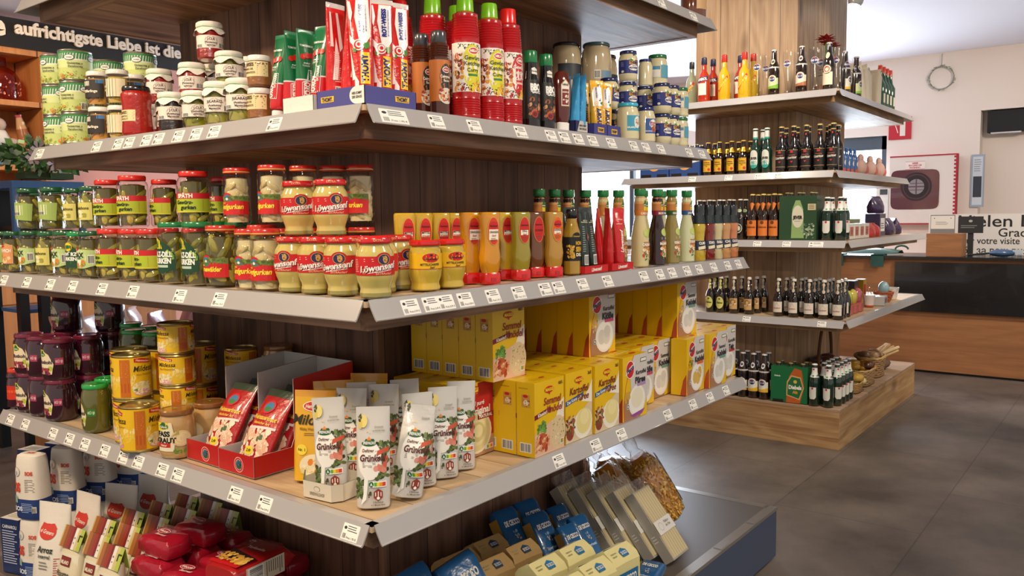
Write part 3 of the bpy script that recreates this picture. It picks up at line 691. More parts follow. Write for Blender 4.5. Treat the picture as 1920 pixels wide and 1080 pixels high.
def b_loew(r):
    a = [('r', 'c4161c', -.060, .044, .056, .080), ('e', 'b81820', .010, .075, .0165, .0125), ('e', 'c8a44a', .010, .074, .0125, .0105), ('e', '1c2858', .010, .074, .0115, .0095), ('e', 'c89a4a', .012, .074, .005, .007), ('bl', ['d8b060', '8a5a28', 'a87838'], .006, .069, .016, .080, 14, .0016, 3),
         ('p', 'f2ede4', [(-.024, .0475), (.026, .0535), (.027, .0555), (-.018, .0505)]), ('t', '7a1014', 'Löwensenf', .0012, .0588, .0125, {'b': .05, 'rot': 7, 'sh': .2}), ('t', 'f6f2ea', 'Löwensenf', .0, .0598, .0125, {'b': .03, 'rot': 7, 'sh': .2}),
         ('t', 'e0a880', 'EXTRA', .002, .0475, .0042, {'b': .03}), ('t', 'e0a880', 'scharf', .018, .0475, .0042, {'sh': .3}), ('ln', 'e8a890', -.030, .069, -.008, .077, 2), ('e', 'e8b040', -.03, .052, .005, .005), ('e', 'c4161c', -.03, .052, .0043, .0043), ('ln', 'e8a890', -.055, .05, -.042, .076, 8)]
    c = 'c6b466'
    R = .0365; H = .117
    pr = [(0, .028, '8c8240'), (.003, .031, '8c8240'), (.010, .0305, c), (.017, .029, c), (.022, .030, c), (.033, .0345, c), (.042, R, c), (.082, R, c), (.090, .0345, c), (.098, .0295, c), (.104, .0285, c), (.106, .0285, c)]
    b = MB(); b.lathe(pr, 36); b.build('filled_glass', WET, r)
    b = MB(); lid(b, .0325, .104, 'c41a1c', .012); draw(b, [('t', 'e8a070', 'EXTRA', 0, .1105, .0045, {'b': .03}), ('t', 'e8a070', 'EXTRA', .045, .1105, .0045, {'b': .03}), ('t', 'e8a070', 'EXTRA', -.045, .1105, .0045, {'b': .03})], arc(.0338)); b.build('lid', GLOSS, r)
    b = MB(); rad = prof(pr); draw(b, a, lambda x, z, e: arc(.0371)(x, z, e)); b.build('label', PRINT, r)
def b_haendl(r):
    c = 'c4a63a'
    pr = [(0, .027, '96802a'), (.003, .031, c), (.008, .031, c), (.013, .029, c), (.018, .029, c), (.030, .0335, c), (.044, .035, c), (.075, .035, c), (.088, .031, c), (.092, .0295, c), (.096, .0295, c)]
    b = MB(); b.lathe(pr, 36); b.build('filled_glass', WET, r)
    a = [('r', 'e6b414', -.05, .046, .05, .078), ('r', 'b83a1a', -.05, .0455, .05, .0468), ('e', 'c41c1e', .002, .069, .019, .0095), ('t', '241818', 'Händlmaier', .002, .067, .0048, {'sh': .25, 'b': .02}), ('e', '2a1a18', .002, .0745, .003, .002), ('t', '241c10', 'MITTELSCHARFER', .0, .0555, .0048, {'w': .042}), ('t', '241c10', 'Senf', .004, .0495, .0042, {'sh': .3})]
    b = MB(); draw(b, a, arc(.0353)); b.build('label', PRINT, r)
    b = MB(); lid(b, .033, .094, 'c8201e', .011); b.build('lid', GLOSS, r)
def b_squeeze(r, c, lab, txt, capc='cf1c1c'):
    s = [(.024, .020, .013, c, 2.2), (.034, .0225, .015, c, 2.4), (.060, .0255, .018, c, 2.6), (.082, .022, .0165, c, 2.6), (.10, .0225, .0165, c, 2.8), (.150, .025, .016, c, 3), (.160, .0245, .0155, c, 3.4), (.163, .0225, .013, c, 3.4)]
    a = [('e', 'e8a860', .002, .120, .0155, .032), ('e', lab, .002, .120, .0145, .031)]
    if lab != 'c41c1e': a += [('p', 'f2ead8', [(-.010, .124), (.014, .124), (.014, .100), (-.010, .100)] if lab == 'd23a1e' else [(-.009, .12), (.012, .12), (.012, .108), (-.009, .108)])]
    a += [('e', 'c41c1e', .002, .133, .011, .009), ('t', '2a1818', 'Händlmaier', .002, .132, .0042, {'sh': .2, 'w': .02}), ('t', '3a2418', txt[0], .002, .118, .0048, {'w': .022}), ('t', 'b03a1c', txt[1], .002, .110, .0042, {'w': .02, 'sh': .2}), ('ln', '7a4a28', -.006, .096, .010, .105, 3)]
    lens(r, s, WET, a, 'squeeze_bottle', PRINT)
    b = MB(); b.loft([(0, .0225, .0165, capc, 3), (.004, .0235, .0175, capc, 3), (.020, .0235, .0175, capc, 3), (.025, .0215, .015, capc, 3)], 28); b.box(-.006, -.0185, .006, .006, -.017, .014, 'b01414'); b.build('cap', GLOSS, r)
def b_hotsenf(r):
    c = 'a88426'
    pr = [(0, .020, c), (.003, .0225, c), (.085, .0225, c), (.110, .022, c), (.130, .016, c), (.143, .0125, c), (.148, .0125, c)]
    a = [('r', '1c1a18', -.045, .036, .045, .098), ('e', '1c1a18', .004, .100, .012, .010), ('t', 'd8b040', 'Löwensenf', .004, .1, .004, {'w': .02}), ('bl', ['d8a832', 'b88420', 'e8c050'], -.022, .044, -.004, .076, 34, .0035, 2), ('t', 'd8a832', 'HONIG', .012, .082, .009, {'b': .05, 'w': .024}), ('t', 'd8a832', 'SENF', .012, .066, .012, {'b': .05, 'w': .024}), ('t', 'f0e6c8', 'DILL', .012, .052, .008, {'b': .04})]
    bottle(r, pr, WET, '18181a', a, [(.146, .0135), (.148, .015), (.166, .015), (.170, .013)])
def b_dress(r, c, band, txt, film=None):
    pr = [(0, .024, c), (.003, .0265, c), (.030, .027, c), (.090, .026, c), (.120, .021, c), (.145, .0155, c), (.160, .0155, c), (.165, .0165, c), (.200, .0165, c), (.206, .014, c), (.212, .014, c)]
    up = [('r', 'c07a3a', -.04, .166, .002, .205), ('r', 'd8a060', -.04, .186, .002, .192), ('r', 'e8d020', .002, .166, .045, .205), ('e', '1c6a30', .008, .184, .0085, .006), ('e', '1c6a30', .008, .191, .004, .005), ('t', 'f2f2e8', 'Kühne', .008, .183, .004), ('r', band, -.045, .152, .045, .166), ('t', 'f4ecd8', txt, .006, .158, .0065, {'b': .04, 'w': .026})]
    low = [('e', 'b8c86a', .008, .10, .012, .012), ('r', 'a87848', -.004, .030, .022, .074), ('e', 'e8dcc0', .010, .036, .012, .012), ('t', 'f6f0e0', txt, .007, .066, .0075, {'b': .05, 'w': .032}), ('bl', ['6a3a1c', 'c03a28', 'e8d8a0', '5a7a2c', 'f0e6c8', 'd89a4a'], -.006, .020, .024, .058, 26, .005, 3), ('ln', 'f0e6d0', -.004, .078, .02, .086, 2)]
    bottle(r, pr, WET, '1c7a3c', low, [(.209, .0165), (.211, .0175), (.227, .0175), (.230, .0165)], neckart=up)
def b_knorr(r, c, txt):
    pr = [(0, .021, c), (.003, .023, c), (.040, .0225, c), (.070, .018, c), (.095, .0205, c), (.112, .022, c), (.126, .019, c), (.130, .016, '20262c'), (.150, .0165, '20262c'), (.166, .018, '20262c')]
    a = [('r', '1c2644', -.04, .035, .04, .066), ('p', 'e8dcb8', [(-.016, .036), (.02, .041), (.02, .052), (-.016, .046)]), ('t', 'f2efe4', txt, .002, .058, .0085, {'b': .04, 'w': .03}), ('ln', '3a3a3a', -.012, .041, .016, .047, 2), ('bl', ['e8cf4a', 'c05a2c', 'd8b0a8', '5a7a2c'], .0, .022, .018, .036, 7, .004, 5), ('r', '1c2a30', -.04, .122, .04, .15), ('e', '1e6a3a', .002, .138, .009, .007), ('t', 'f4f4ee', 'Knorr', .002, .138, .005, {'b': .04})]
    bottle(r, pr, WET, '1c242c', a, [(.164, .0172), (.182, .0172), (.185, .016)])
# ---- tubes
def b_tube(r, style, H=.165, w=.019):
    if style == 'oro':
        s = [(.014, .0165, .0165, 'c81a22'), (.018, .0185, .0185, 'c81a22'), (.03, .019, .0185, 'c81a22'), (.070, .0195, .016, 'd8d8d8'), (.073, .0195, .016, '0f6a3c'), (.12, .021, .010, '0f6a3c', 2), (H-.010, .0225, .0030, '0f6a3c', 2), (H-.008, .0225, .0014, '12744a', 3), (H, .0225, .0012, '12744a', 3)]
        a = [('p', 'e8e8e0', [(-.013, .036), (.013, .036), (.013, .094), (.001, .094), (-.004, .07), (-.013, .066)]), ('p', 'c81a22', [(-.012, .037), (.0122, .037), (.0122, .0702), (-.012, .065)]), ('p', '0f6a3c', [(.0005, .0715), (.0122, .071), (.0122, .093), (.0015, .093)]),
             ('t', 'f4f4ee', 'ORO', -.003, .052, .0135, {'rot': 90, 'b': .05, 'w': .028, 'fit': 1}), ('t', 'f4f4ee', 'DI', .0075, .064, .0045, {'rot': 90, 'b': .03}), ('t', 'f4f4ee', 'PARMA', .0075, .083, .0062, {'rot': 90, 'b': .03, 'w': .022}),
             ('e', 'd02018', -.010, .122, .0062, .0062), ('e', 'd82a20', .0, .125, .0066, .0066), ('e', 'd02018', .0105, .126, .0062, .0062), ('p', '2f8a3c', [(-.002, .133), (.003, .1335), (.001, .130)]), ('t', 'e8eee4', 'TOMATENMARK', .0, .146, .0045, {'w': .034, 'b': .02}), ('t', 'e8eee4', 'dreifach', -.002, .108, .0036, {'sh': .3}), ('ln', 'd0dcd0', -.012, .100, .012, .105, 2)]
    elif style == 'rot':
        s = [(.012, .020, .020, 'd01c1a'), (.018, .0215, .0215, 'd01c1a'), (.035, .022, .021, 'd01c1a'), (.10, .0235, .015, 'd01c1a'), (H-.012, .026, .003, 'd01c1a'), (H-.010, .026, .0014, 'c8c4c0', 3), (H, .026, .0013, 'c8c4c0', 3)]
        a = [('p', 'f2eeea', [(-.02, .05), (-.012, .05), (-.019, .10), (-.0215, .12)]), ('p', 'f2eeea', [(-.006, H-.012), (.020, H-.012), (.021, .14), (.012, .125), (-.002, .13), (-.006, .155), (-.010, .18)]), ('p', 'f2eeea', [(-.024, H-.014), (-.018, H-.014), (-.014, .19), (-.018, .17), (-.022, .18)]), ('p', 'f2eeea', [(-.022, .145), (-.01, .13), (-.004, .11), (-.010, .115), (-.022, .13)]),
             ('p', 'f2c214', [(-.003, .040), (.0165, .040), (.0175, .106), (-.0005, .106)]), ('t', '1e2a6a', 'THOMY', .0072, .073, .0135, {'rot': 90, 'b': .05, 'w': .060, 'fit': 1}), ('e', 'e8e4e0', -.004, .122, .012, .012), ('e', 'd01c1a', -.004, .122, .0095, .0095), ('e', 'f0ece8', -.003, .123, .007, .007), ('e', 'd01c1a', -.003, .123, .004, .004),
             ('p', '4a8a3a', [(.005, .122), (.018, .13), (.018, .116), (.010, .112)]), ('p', '4a8a3a', [(-.018, .116), (-.008, .114), (-.010, .106), (-.016, .108)]),
             ('t', '1e2a8a', 'ROT-WEISS', .004, .178, .0098, {'rot': 90, 'b': .05, 'w': .06, 'fit': 1}), ('t', '1e2a8a', 'MIT KETCHUP UND MAYONNAISE', .0135, .178, .0028, {'rot': 90, 'w': .056, 'fit': 1}), ('bl', ['f0b0a8', 'e88a80', 'd01c1a'], -.016, .06, -.006, .09, 30, .001, 3), ('p', 'f2eeea', [(-.016, .02), (-.008, .02), (-.006, .045), (-.014, .06)])]
    elif style == 'rotside':
        s = [(.012, .020, .020, 'd01c1a'), (.018, .0215, .0215, 'd01c1a'), (.035, .022, .021, 'd01c1a'), (.10, .0235, .015, 'd01c1a'), (H-.012, .026, .003, 'd01c1a'), (H-.010, .026, .0014, 'c8c4c0', 3), (H, .026, .0013, 'c8c4c0', 3)]
        a = [('p', 'f2eeea', [(-.018, .06), (-.009, .06), (-.002, .11), (-.008, .15), (-.012, .12)]), ('p', 'f2eeea', [(.004, .04), (.012, .04), (.016, .09), (.01, .13), (.006, .09)]), ('p', 'f2eeea', [(0, .12), (.01, .13), (.002, H-.02), (-.004, H-.02)]), ('p', 'f2eeea', [(-.02, .13), (-.014, .13), (-.016, H-.02), (-.02, H-.02)]), ('bar', '', -.008, .035, .012, .02), ('ln', 'f0c8c0', -.015, .055, .0, .12, 16)]
    elif style in ('mayo', 'mayob'):
        c = 'f0b41a' if style == 'mayo' else '3aa0d8'
        s = [(.012, .017, .017, c), (.018, .0185, .0185, c), (.05, .019, .016, c), (.10, .0195, .0115, c), (H-.012, .0215, .0028, c), (H-.010, .0215, .0013, c, 3), (H, .0215, .0012, c, 3)]
        a = [('p', 'f2eeea', [(-.016, .082), (.010, .082), (.013, .10), (.012, H-.02), (-.012, H-.02), (-.018, .12)]), ('t', '1e2a6a', 'THOMY', .0, .052, .013, {'rot': 90, 'b': .05, 'w': .050, 'fit': 1}), ('t', '1e2a6a', 'MAYONNAISE' , .004, .122, .0062, {'rot': 90, 'b': .04, 'w': .05, 'fit': 1}), ('t', '1e2a6a', 'DELIKATESS', -.005, .122, .0042, {'rot': 90, 'b': .03, 'w': .04}), ('e', 'f0b41a', -.006, .09, .006, .006), ('e', 'f8f4ea', -.006, .09, .0045, .0045), ('e', 'f0b41a', -.006, .09, .002, .002), ('p', '4a8a3a', [(.004, .092), (.014, .096), (.012, .084)])]
        if style == 'mayob': a = [('p', 'e8f0f4', [(.004, .03), (.012, .03), (.014, .08), (.006, .11), (.002, .07)]), ('p', 'e8f0f4', [(-.014, H-.04), (.012, H-.04), (.012, H-.012), (-.014, H-.012)]), ('t', '1e2a6a', 'THOMY', .0, .06, .011, {'rot': 90, 'b': .05}), ('e', 'f0b41a', -.006, .11, .006, .006), ('p', '4a8a3a', [(-.010, .112), (-.002, .108), (-.004, .098), (-.010, .1)])]
    else:
        c = 'c41a1e' if style == 'lred' else '1a2a22'
        s = [(.012, .015, .015, c), (.018, .016, .016, c), (.05, .0165, .015, c), (.10, .018, .011, c), (H-.014, .0205, .003, c), (H-.012, .0205, .0014, c, 3), (H, .0205, .0012, c, 3)]
        a = [('t', 'f2ede4', 'Löwensenf', .001, .075, .0105, {'rot': 90, 'b': .03, 'sh': .2, 'w': .062, 'fit': 1}), ('ln', 'e8a890', -.013, .12, .013, .126, 1), ('t', 'e8c8b0', 'EXTRA', .0, .135, .004, {'b': .03})] if style == 'lred' else \
            [('r', 'a8a884', -.016, .128, .016, .131), ('e', 'b8342a', .008, .09, .009, .009), ('e', '20304a', .008, .09, .0065, .0065), ('e', 'c8a050', .008, .09, .003, .004), ('ln', '8a9a90', -.014, .05, -.006, .12, 12), ('bar', '', -.006, .03, .01, .022), ('t', 'b8b898', 'MEDIUM', .0, .134, .0038)]
    lens(r, s, FOIL if style not in ('oro',) else GLOSS, a, 'tube_body', GLOSS, 24)
    b = MB(); q = s[0][1]*.86; cc = {'oro': 'e8e6e0', 'rot': 'f2f0ea', 'rotside': 'f2f0ea', 'mayo': 'f2f0ea', 'mayob': 'f2f0ea'}.get(style, '1c1a1a'); b.lathe([(0, q, cc), (.010, q, cc), (.013, q*.8, cc)], 20); b.build('cap', GLOSS, r)
# ---- sauce bottles
def b_hela(r, capc, oval, title):
    c = 'b0141c'; pr = [(0, .031, c), (.003, .0335, c)]
    for k in range(8): pr += [(.008+k*.0055, .0345, c), (.0105+k*.0055, .0335, c)]
    pr += [(.056, .034, c), (.060, .034, c), (.176, .034, c), (.182, .0335, c)]
    for k in range(9): pr += [(.186+k*.006, .0345-.0004*k, c), (.189+k*.006, .0330-.0004*k, c)]
    pr += [(.244, .030, c), (.250, .020, c)]
    a = [('r', 'efe8e0', -.05, .062, .05, .175), ('bl', ['3a4a1c', '241c14', '4a5a28'], -.030, .158, .026, .172, 44, .0018, 3), ('bl', ['e0a040', 'd88a2a', 'a8501c', '5a1c10', 'c83030'], -.040, .066, -.016, .150, 26, .006, 5), ('bl', ['241c14', '5a3a1c'], -.03, .064, .03, .082, 46, .0019, 8),
         ('e', oval, .006, .120, .0255, .052), ('bl', ['e0a020', 'd09018', 'f0c040'], .002, .066, .026, .086, 8, .007, 9), ('e', 'f4efe6', .008, .156, .0135, .0085), ('e', 'c41820', .008, .156, .0118, .007), ('t', 'f6f0e6', 'HELA', .008, .156, .0055, {'b': .05}),
         ('t', '3a4a18' if oval != 'c41820' else 'f6f0e6', 'Gewürz', .006, .140, .0095, {'b': .02, 'w': .04}), ('t', '3a4a18' if oval != 'c41820' else 'f6f0e6', 'Ketchup', .006, .127, .0095, {'b': .02, 'w': .042}), ('t', '3a4a18' if oval != 'c41820' else 'f6f0e6', title, .006, .112, .0085, {'w': .03}), ('r', '2a7a3c' if oval != 'c41820' else 'f0b8a8', -.006, .098, .018, .103), ('ln', '6a6a20' if oval != 'c41820' else 'f0b8a8', -.008, .085, .020, .094, 3)]
    bottle(r, pr, GLOSS, capc, a, [(.248, .019), (.250, .021), (.282, .0195), (.285, .018)])
def b_currysauce(r):
    c = '4a2416'; pr = [(0, .020, c), (.003, .0225, c), (.125, .0225, c)]
    for k in range(6): pr += [(.128+k*.005, .0232, c), (.1305+k*.005, .022, c)]
    pr += [(.160, .020, c)]
    a = [('r', 'c4702c', -.04, .030, .04, .122), ('e', '2a2c30', .006, .082, .016, .032), ('e', 'f4efe6', .006, .100, .010, .007), ('e', 'b41820', .006, .100, .0085, .0055), ('t', 'f6f0e6', 'HELA', .006, .1, .004), ('t', 'f6f0e6', 'Currywurst', .006, .085, .0062, {'b': .03, 'w': .029}), ('t', 'f6f0e6', 'Sauce', .006, .076, .005), ('e', 'd8cfc0', .006, .042, .019, .018), ('bl', ['a83a1c', 'd86a2a', '8a2c14', 'e09a4a'], -.012, .028, .024, .056, 22, .0048, 2)]
    bottle(r, pr, WET, '3a3c42', a, [(.157, .0165), (.160, .0185), (.184, .0180), (.187, .0165)])
def b_bbq(r):
    c = '141012'; pr = [(0, .022, c), (.003, .0245, c), (.080, .0235, c), (.110, .021, c), (.140, .018, c), (.160, .0165, c), (.168, .0165, c)]
    a = [('r', '1a1616', -.04, .02, .04, .12), ('bl', ['a85a2c', 'c87a40', '7a3418', 'd89a60'], -.016, .030, .018, .072, 26, .0055, 4), ('t', 'f2f0ea', 'BBQ', .004, .101, .017, {'b': .06, 'w': .030}), ('t', 'f2f0ea', 'SAUCE', .006, .088, .0062, {'b': .04}), ('e', 'b01c1c', .0, .032, .009, .009), ('e', '5a0c0c', .0, .032, .006, .006), ('p', 'e8e4d8', [(-.006, .135), (.010, .133), (.010, .147), (.002, .152), (-.006, .149)]), ('t', '1c1a18', 'Develey', .002, .142, .004, {'w': .015}), ('bl', ['e8e4e0'], -.010, .088, -.004, .095, 4, .003, 2)]
    bottle(r, pr, WET, '1a7a44', a, [(.164, .0175), (.166, .0185), (.192, .0175), (.195, .016)])
def b_heinz(r):
    c = '5a1c10'
    s = [(.024, .018, .014, c, 2.2), (.04, .022, .017, c, 2.4), (.10, .0265, .019, c, 2.5), (.135, .026, .0185, c, 2.5), (.155, .020, .015, c, 2.2), (.162, .012, .009, c, 2)]
    a = [('p', 'b08a50', [(-.013, .066), (.013, .066), (.014, .125), (.0, .14), (-.014, .125)]), ('p', 'ece4d8', [(-.012, .068), (.012, .068), (.013, .123), (.0, .137), (-.013, .123)]), ('p', '7a1c18', [(-.0105, .07), (.0105, .07), (.0105, .112), (-.0105, .112)]), ('t', '1c1814', 'HEINZ', .0, .124, .0048, {'b': .03}), ('t', 'f2ece0', 'BARBECUE', .0, .104, .004, {'w': .02, 'b': .03}), ('bl', ['c8a050', 'e8e0d0', 'a83020'], -.009, .074, .009, .096, 12, .003, 2)]
    lens(r, s, WET, a, 'squeeze_bottle', PRINT)
    b = MB(); b.loft([(0, .019, .016, 'efece6', 3), (.022, .0195, .0165, 'efece6', 3), (.025, .016, .012, 'efece6', 3)], 24); b.build('cap', GLOSS, r)
def b_mayo(r, style):
    c = 'd9cfa8'
    if style == 'thomy':
        a = [('r', '1c2a78', -.06, .024, .06, .066), ('p', 'e8a81c', [(-.004, .052), (.030, .052), (.030, .063), (-.004, .063)]), ('t', '1c2050', 'THOMY', .013, .0575, .0078, {'b': .05, 'w': .030}), ('e', 'efe9dc', .012, .042, .018, .0095), ('t', '1c2a78', 'MAYONNAISE', .012, .041, .0054, {'b': .04, 'w': .031}), ('t', '1c2a78', 'SALAT', .012, .0475, .0032), ('ln', 'e0d8d0', -.0, .029, .024, .033, 1), ('p', '3a8a3c', [(-.003, .064), (.008, .064), (.004, .072)]), ('e', 'f0e6b0', .012, .067, .004, .004), ('e', 'efe9dc', -.026, .030, .005, .004), ('ln', '8a90c0', -.032, .045, -.020, .06, 5)]
        pr = [(0, .024, c), (.003, .027, c), (.012, .030, c), (.022, .031, c), (.068, .031, c), (.078, .029, c), (.084, .026, c), (.088, .025, c)]
        lc = '1c2458'; H = .086; q = .027
    elif style == 'balance':
        a = [('r', '3a9ab8', -.014, .026, .05, .072), ('e', 'e8ece4', .022, .052, .014, .018), ('bl', ['a04a3a', 'c88a6a', 'e8d8b8'], .014, .040, .03, .060, 12, .004, 3), ('t', 'e8f2f4', 'BALANCE', .0, .036, .0055, {'b': .04, 'w': .026})]
        pr = [(0, .031, c), (.003, .034, c), (.010, .0345, c), (.078, .0345, c), (.092, .031, c), (.098, .0285, c), (.102, .0285, c)]; lc = '3ab0d0'; H = .100; q = .031
    elif style == 'whip':
        a = [('r', '2456a0', -.01, .026, .05, .072), ('e', 'ece6dc', .018, .056, .016, .014), ('t', 'c02a3a', 'Miracel', .016, .060, .006, {'sh': .2, 'b': .03}), ('t', 'c02a3a', 'Whip', .018, .052, .006, {'sh': .2, 'b': .03}), ('e', 'b0583a', .022, .040, .012, .010), ('bl', ['c88a6a', 'e8d8b8', '7a2c1c'], .012, .034, .032, .048, 12, .003, 6), ('t', 'ece6dc', 'ORIGINAL', -.0, .033, .004)]
        pr = [(0, .027, c), (.003, .030, c), (.078, .030, c), (.09, .026, c), (.096, .0245, c), (.1, .0245, c)]; lc = '1c2a6a'; H = .098; q = .0262
    elif style == 'green':
        a = [('r', '5aa0b8', -.0, .028, .034, .066), ('ln', '1c4a6a', .004, .04, .03, .06, 6), ('r', 'e8e4da', -.034, .03, -.004, .062), ('r', '4a8ab0', -.034, .052, -.004, .062)]
        pr = [(0, .026, c), (.003, .029, c), (.010, .030, c), (.014, .028, c), (.02, .029, c), (.074, .029, c), (.082, .0265, c), (.088, .025, c)]; lc = '1c6a3c'; H = .086; q = .0268
    elif style == 'remou':
        a = [('r', 'e8d020', -.012, .052, .04, .078), ('e', '1c6a30', .008, .066, .012, .008), ('r', 'dfe6c8', -.012, .030, .04, .052), ('t', '2a4a1c', 'FEINE', .008, .047, .005, {'b': .03}), ('t', '2a4a1c', 'REMOULADE', .008, .039, .005, {'b': .03, 'w': .034})]
        pr = [(0, .026, c), (.003, .029, c), (.074, .029, c), (.082, .0265, c), (.088, .025, c)]; lc = '1c6a3c'; H = .086; q = .0268
    else:   # catering jar
        c = 'b9a888'; a = [('bar', '', -.02, .056, .016, .022), ('r', '6a8aa0', -.006, .044, .04, .068)]
        if style == 'bigdark': a = [('r', '2a3038', -.05, .04, .05, .09)]
        pr = [(0, .042, c), (.004, .046, c), (.014, .048, c), (.112, .048, c), (.135, .044, c), (.142, .040, c), (.15, .040, c)]; lc = '33505a' if style == 'big' else '1c1c22'; H = .147; q = .042
    b = MB(); b.lathe(pr, 32); b.build('filled_glass', WET, r)
    rad = prof(pr); b = MB(); draw(b, a, lambda x, z, e: arc(max(p[1] for p in pr))(x, z, e)); b.build('label', PRINT, r)
    b = MB(); lid(b, q, H, lc, .011)
    if style == 'thomy': draw(b, [('r', '1c2458', .010, H-.016, .016, H+.004)], arc(q*1.035))
    b.build('lid', GLOSS, r)
def tray(r, w, d, h, col, front=None, side=None, inner='d8d2c8', mat=PRINT, notch=False):
    t = .0015; b = MB()
    b.box(-w/2, -d/2, 0, w/2, d/2, t, inner); b.box(-w/2, -d/2, 0, w/2, -d/2+t, h, {'k': inner, '*': col}); b.box(-w/2, d/2-t, 0, w/2, d/2, h, {'f': inner, '*': col})
    b.box(-w/2, -d/2, 0, -w/2+t, d/2, h, {'r': inner, '*': col}); b.box(w/2-t, -d/2, 0, w/2, d/2, h, {'l': inner, '*': col})
    b.build('tray', mat, r)
    if front or side:
        for q, s in ((front, 'f'), (side, 'l')):
            if q: b = MB(); draw(b, q, flat(h, s, w, d), .03); b.build('front_print' if s == 'f' else 'side_print', PRINT, r)
# ================================================================== TOP SHELF (z 1.53), left arm
E = .003
z = ZB+E
G_CAN = 'tins of peas and carrots'
can = Kind('tin_can', 'tin', b_can)
for su, nm in ((146, 'nearest stack'), (113, 'outermost stack')):
    y = rowY(su, .012, z+.1)
    if su == 113: y = max(y, ycan+.0935)
    ycan = y
    for k, t in enumerate(('bottom', 'middle', 'top')):
        can.put(.012, y, z+k*.0915, -90+(8, -14, 20)[k]+(0 if su == 146 else 60), f'green and white vegetable tin, {t} of the {nm} at the shelf end', G_CAN)
for su, nm in ((206, 'inner stack behind the mushroom jars'), (264, 'inner stack behind the tall red jar')):
    y = rowY(su, .155, z+.2)
    for k, t in enumerate(('bottom', 'middle', 'top')):
        can.put(.155, y, z+k*.0915, -90+12*k, f'green and white vegetable tin, {t} of the {nm}', G_CAN)
mush = Kind('mushroom_jar', 'jar', b_mush); mushg = Kind('mushroom_jar', 'jar', b_mush, True)
G = 'jars of mushrooms on the top shelf'
ym = rowY(188, .008, z+.06)
mush.put(.008, ym, z, -95, 'white-lidded jar of brown mushrooms with dark label, under another beside the tins', G)
mush.put(.008, ym+.003, z+.1005, -88, 'white-lidded jar of brown mushrooms with dark label, stacked up beside the tins', G)
y2 = rowY(224, .03, z+.06)
mushg.put(.03, y2, z, -90, 'white-lidded jar of golden mushrooms, lower one behind the tall red jar', G)
mushg.put(.03, y2, z+.1005, -80, 'white-lidded jar of golden mushrooms with pale back label, stacked on another', G)
mush.put(.10, rowY(252, .10, z+.15), z, -90, 'white-lidded jar of brown mushrooms, lower one hidden beside the red jar', G)
mush.put(.10, rowY(252, .10, z+.15), z+.1005, -80, 'white-lidded jar of brown mushrooms, stacked above the tall red pepper jar', G)
redj = Kind('pepper_jar', 'jar', b_redjar)
yr = rowY(257, .004, z+.06)
redj.put(.004, yr, z, -88, 'tall jar of red peppers with black lid and cream label', None)
G = 'jars with gathered paper covers'
pj_red = Kind('paper_covered_jar', 'jar', b_paper, '8c1414', 'J.CLR', 'Pimientos')
pj_dark = Kind('paper_covered_jar', 'jar', b_paper, '241416', 'J.CLR', 'Aceitunas')
pj_gre = Kind('paper_covered_jar', 'jar', b_paper, ['8a8a20', '9c9a2c', '7a7a1c', 'a8a034'], 'J.CLR', 'Guindillas', .090)
pj_oli = Kind('paper_covered_jar', 'jar', b_paper, ['9a9440', '8a8434', 'a89e4c'], 'JULARACL', 'Aceitunas', .102)
R0 = .034
y = {}
y[0] = rowY(452, .006, z+.05); y[1] = max(rowY(415, .0, z+.05), y[0]+.070); y[2] = max(rowY(368, .0, z+.05), y[1]+.072); y[3] = max(rowY(323, .0, z+.05), y[2]+.072)
pj_oli.put(.006, y[0], z, -70, 'paper-covered jar of green olives, nearest the cream-labelled pair', G)
pj_oli.put(.0, y[1], z, -84, 'paper-covered jar of green olives, second from the cream-labelled pair', G)
pj_gre.put(.0, y[2], z, -60, 'short paper-covered jar of green chillies in the bottom row', G)
pj_dark.put(.0, y[3], z, -60, 'paper-covered jar of black olives in the bottom row', G)
pj_red.put(.05, rowY(294, .05, z+.05), z, -100, 'paper-covered jar of red peppers between black olives and tall red jar', G)
pj_red.put(.085, rowY(310, .085, z+.15), z+.0, -60, 'paper-covered jar of red peppers under another, behind the black olives', G)
pj_red.put(.085, rowY(310, .085, z+.15), z+.099, -64, 'paper-covered jar of red peppers on top of another, beside the golden mushrooms', G)
pj_gre.put(.085, rowY(360, .085, z+.15)-.0, z, -80, 'paper-covered jar of green chillies in the second row, lower', G)
pj_red.put(.085, rowY(360, .085, z+.15), z+.091, -84, 'paper-covered red jar with only its cover showing over the chilli jar', G)
yy = rowY(430, .075, z+.15)
pj_oli.put(.075, yy, z, -80, 'paper-covered jar of green olives in the second row, lower', G)
pj_gre.put(.075, yy, z+.103, -66, 'paper-covered jar of yellow-green chillies on the upper layer', G)
pj_dark.put(.15, rowY(395, .15, z+.15), z, -66, 'paper-covered dark jar in the third row, bottom layer', G)
pj_dark.put(.15, rowY(395, .15, z+.15), z+.099, -66, 'paper-covered dark jar in the third row, middle layer', G)
pj_red.put(.12, rowY(394, .12, z+.24), z+.198, -62, 'paper-covered jar of red peppers, topmost of all against the pillar', G)
pj_gre.put(.16, rowY(437, .16, z+.24)+.0, z+.0, -62, 'paper-covered chilli jar at the pillar foot', G)
pj_dark.put(.16, rowY(437, .16, z+.2), z+.0905, -62, 'paper-covered dark jar on the chilli jar against the pillar', G)
pj_red.put(.17, rowY(472, .17, z+.2), z+.0, -62, 'paper-covered red jar at the pillar foot behind the cream-labelled pair', G)
pj_red.put(.17, rowY(472, .17, z+.2), z+.099, -62, 'paper-covered red jar, upper one against the pillar behind the cream-labelled pair', G)
ares = Kind('asparagus_jar', 'jar', b_ares)
ya = rowY(487, .004, z+.05)
for k, t in ((0, 'bottom'), (1, 'middle')):
    ares.put(.004+.002*k, ya, z+k*.0745, -96+10*k, f'small white-lidded jar with cream label, {"lower" if k == 0 else "upper"} of the pair beside the white tray', 'small cream-labelled jars')
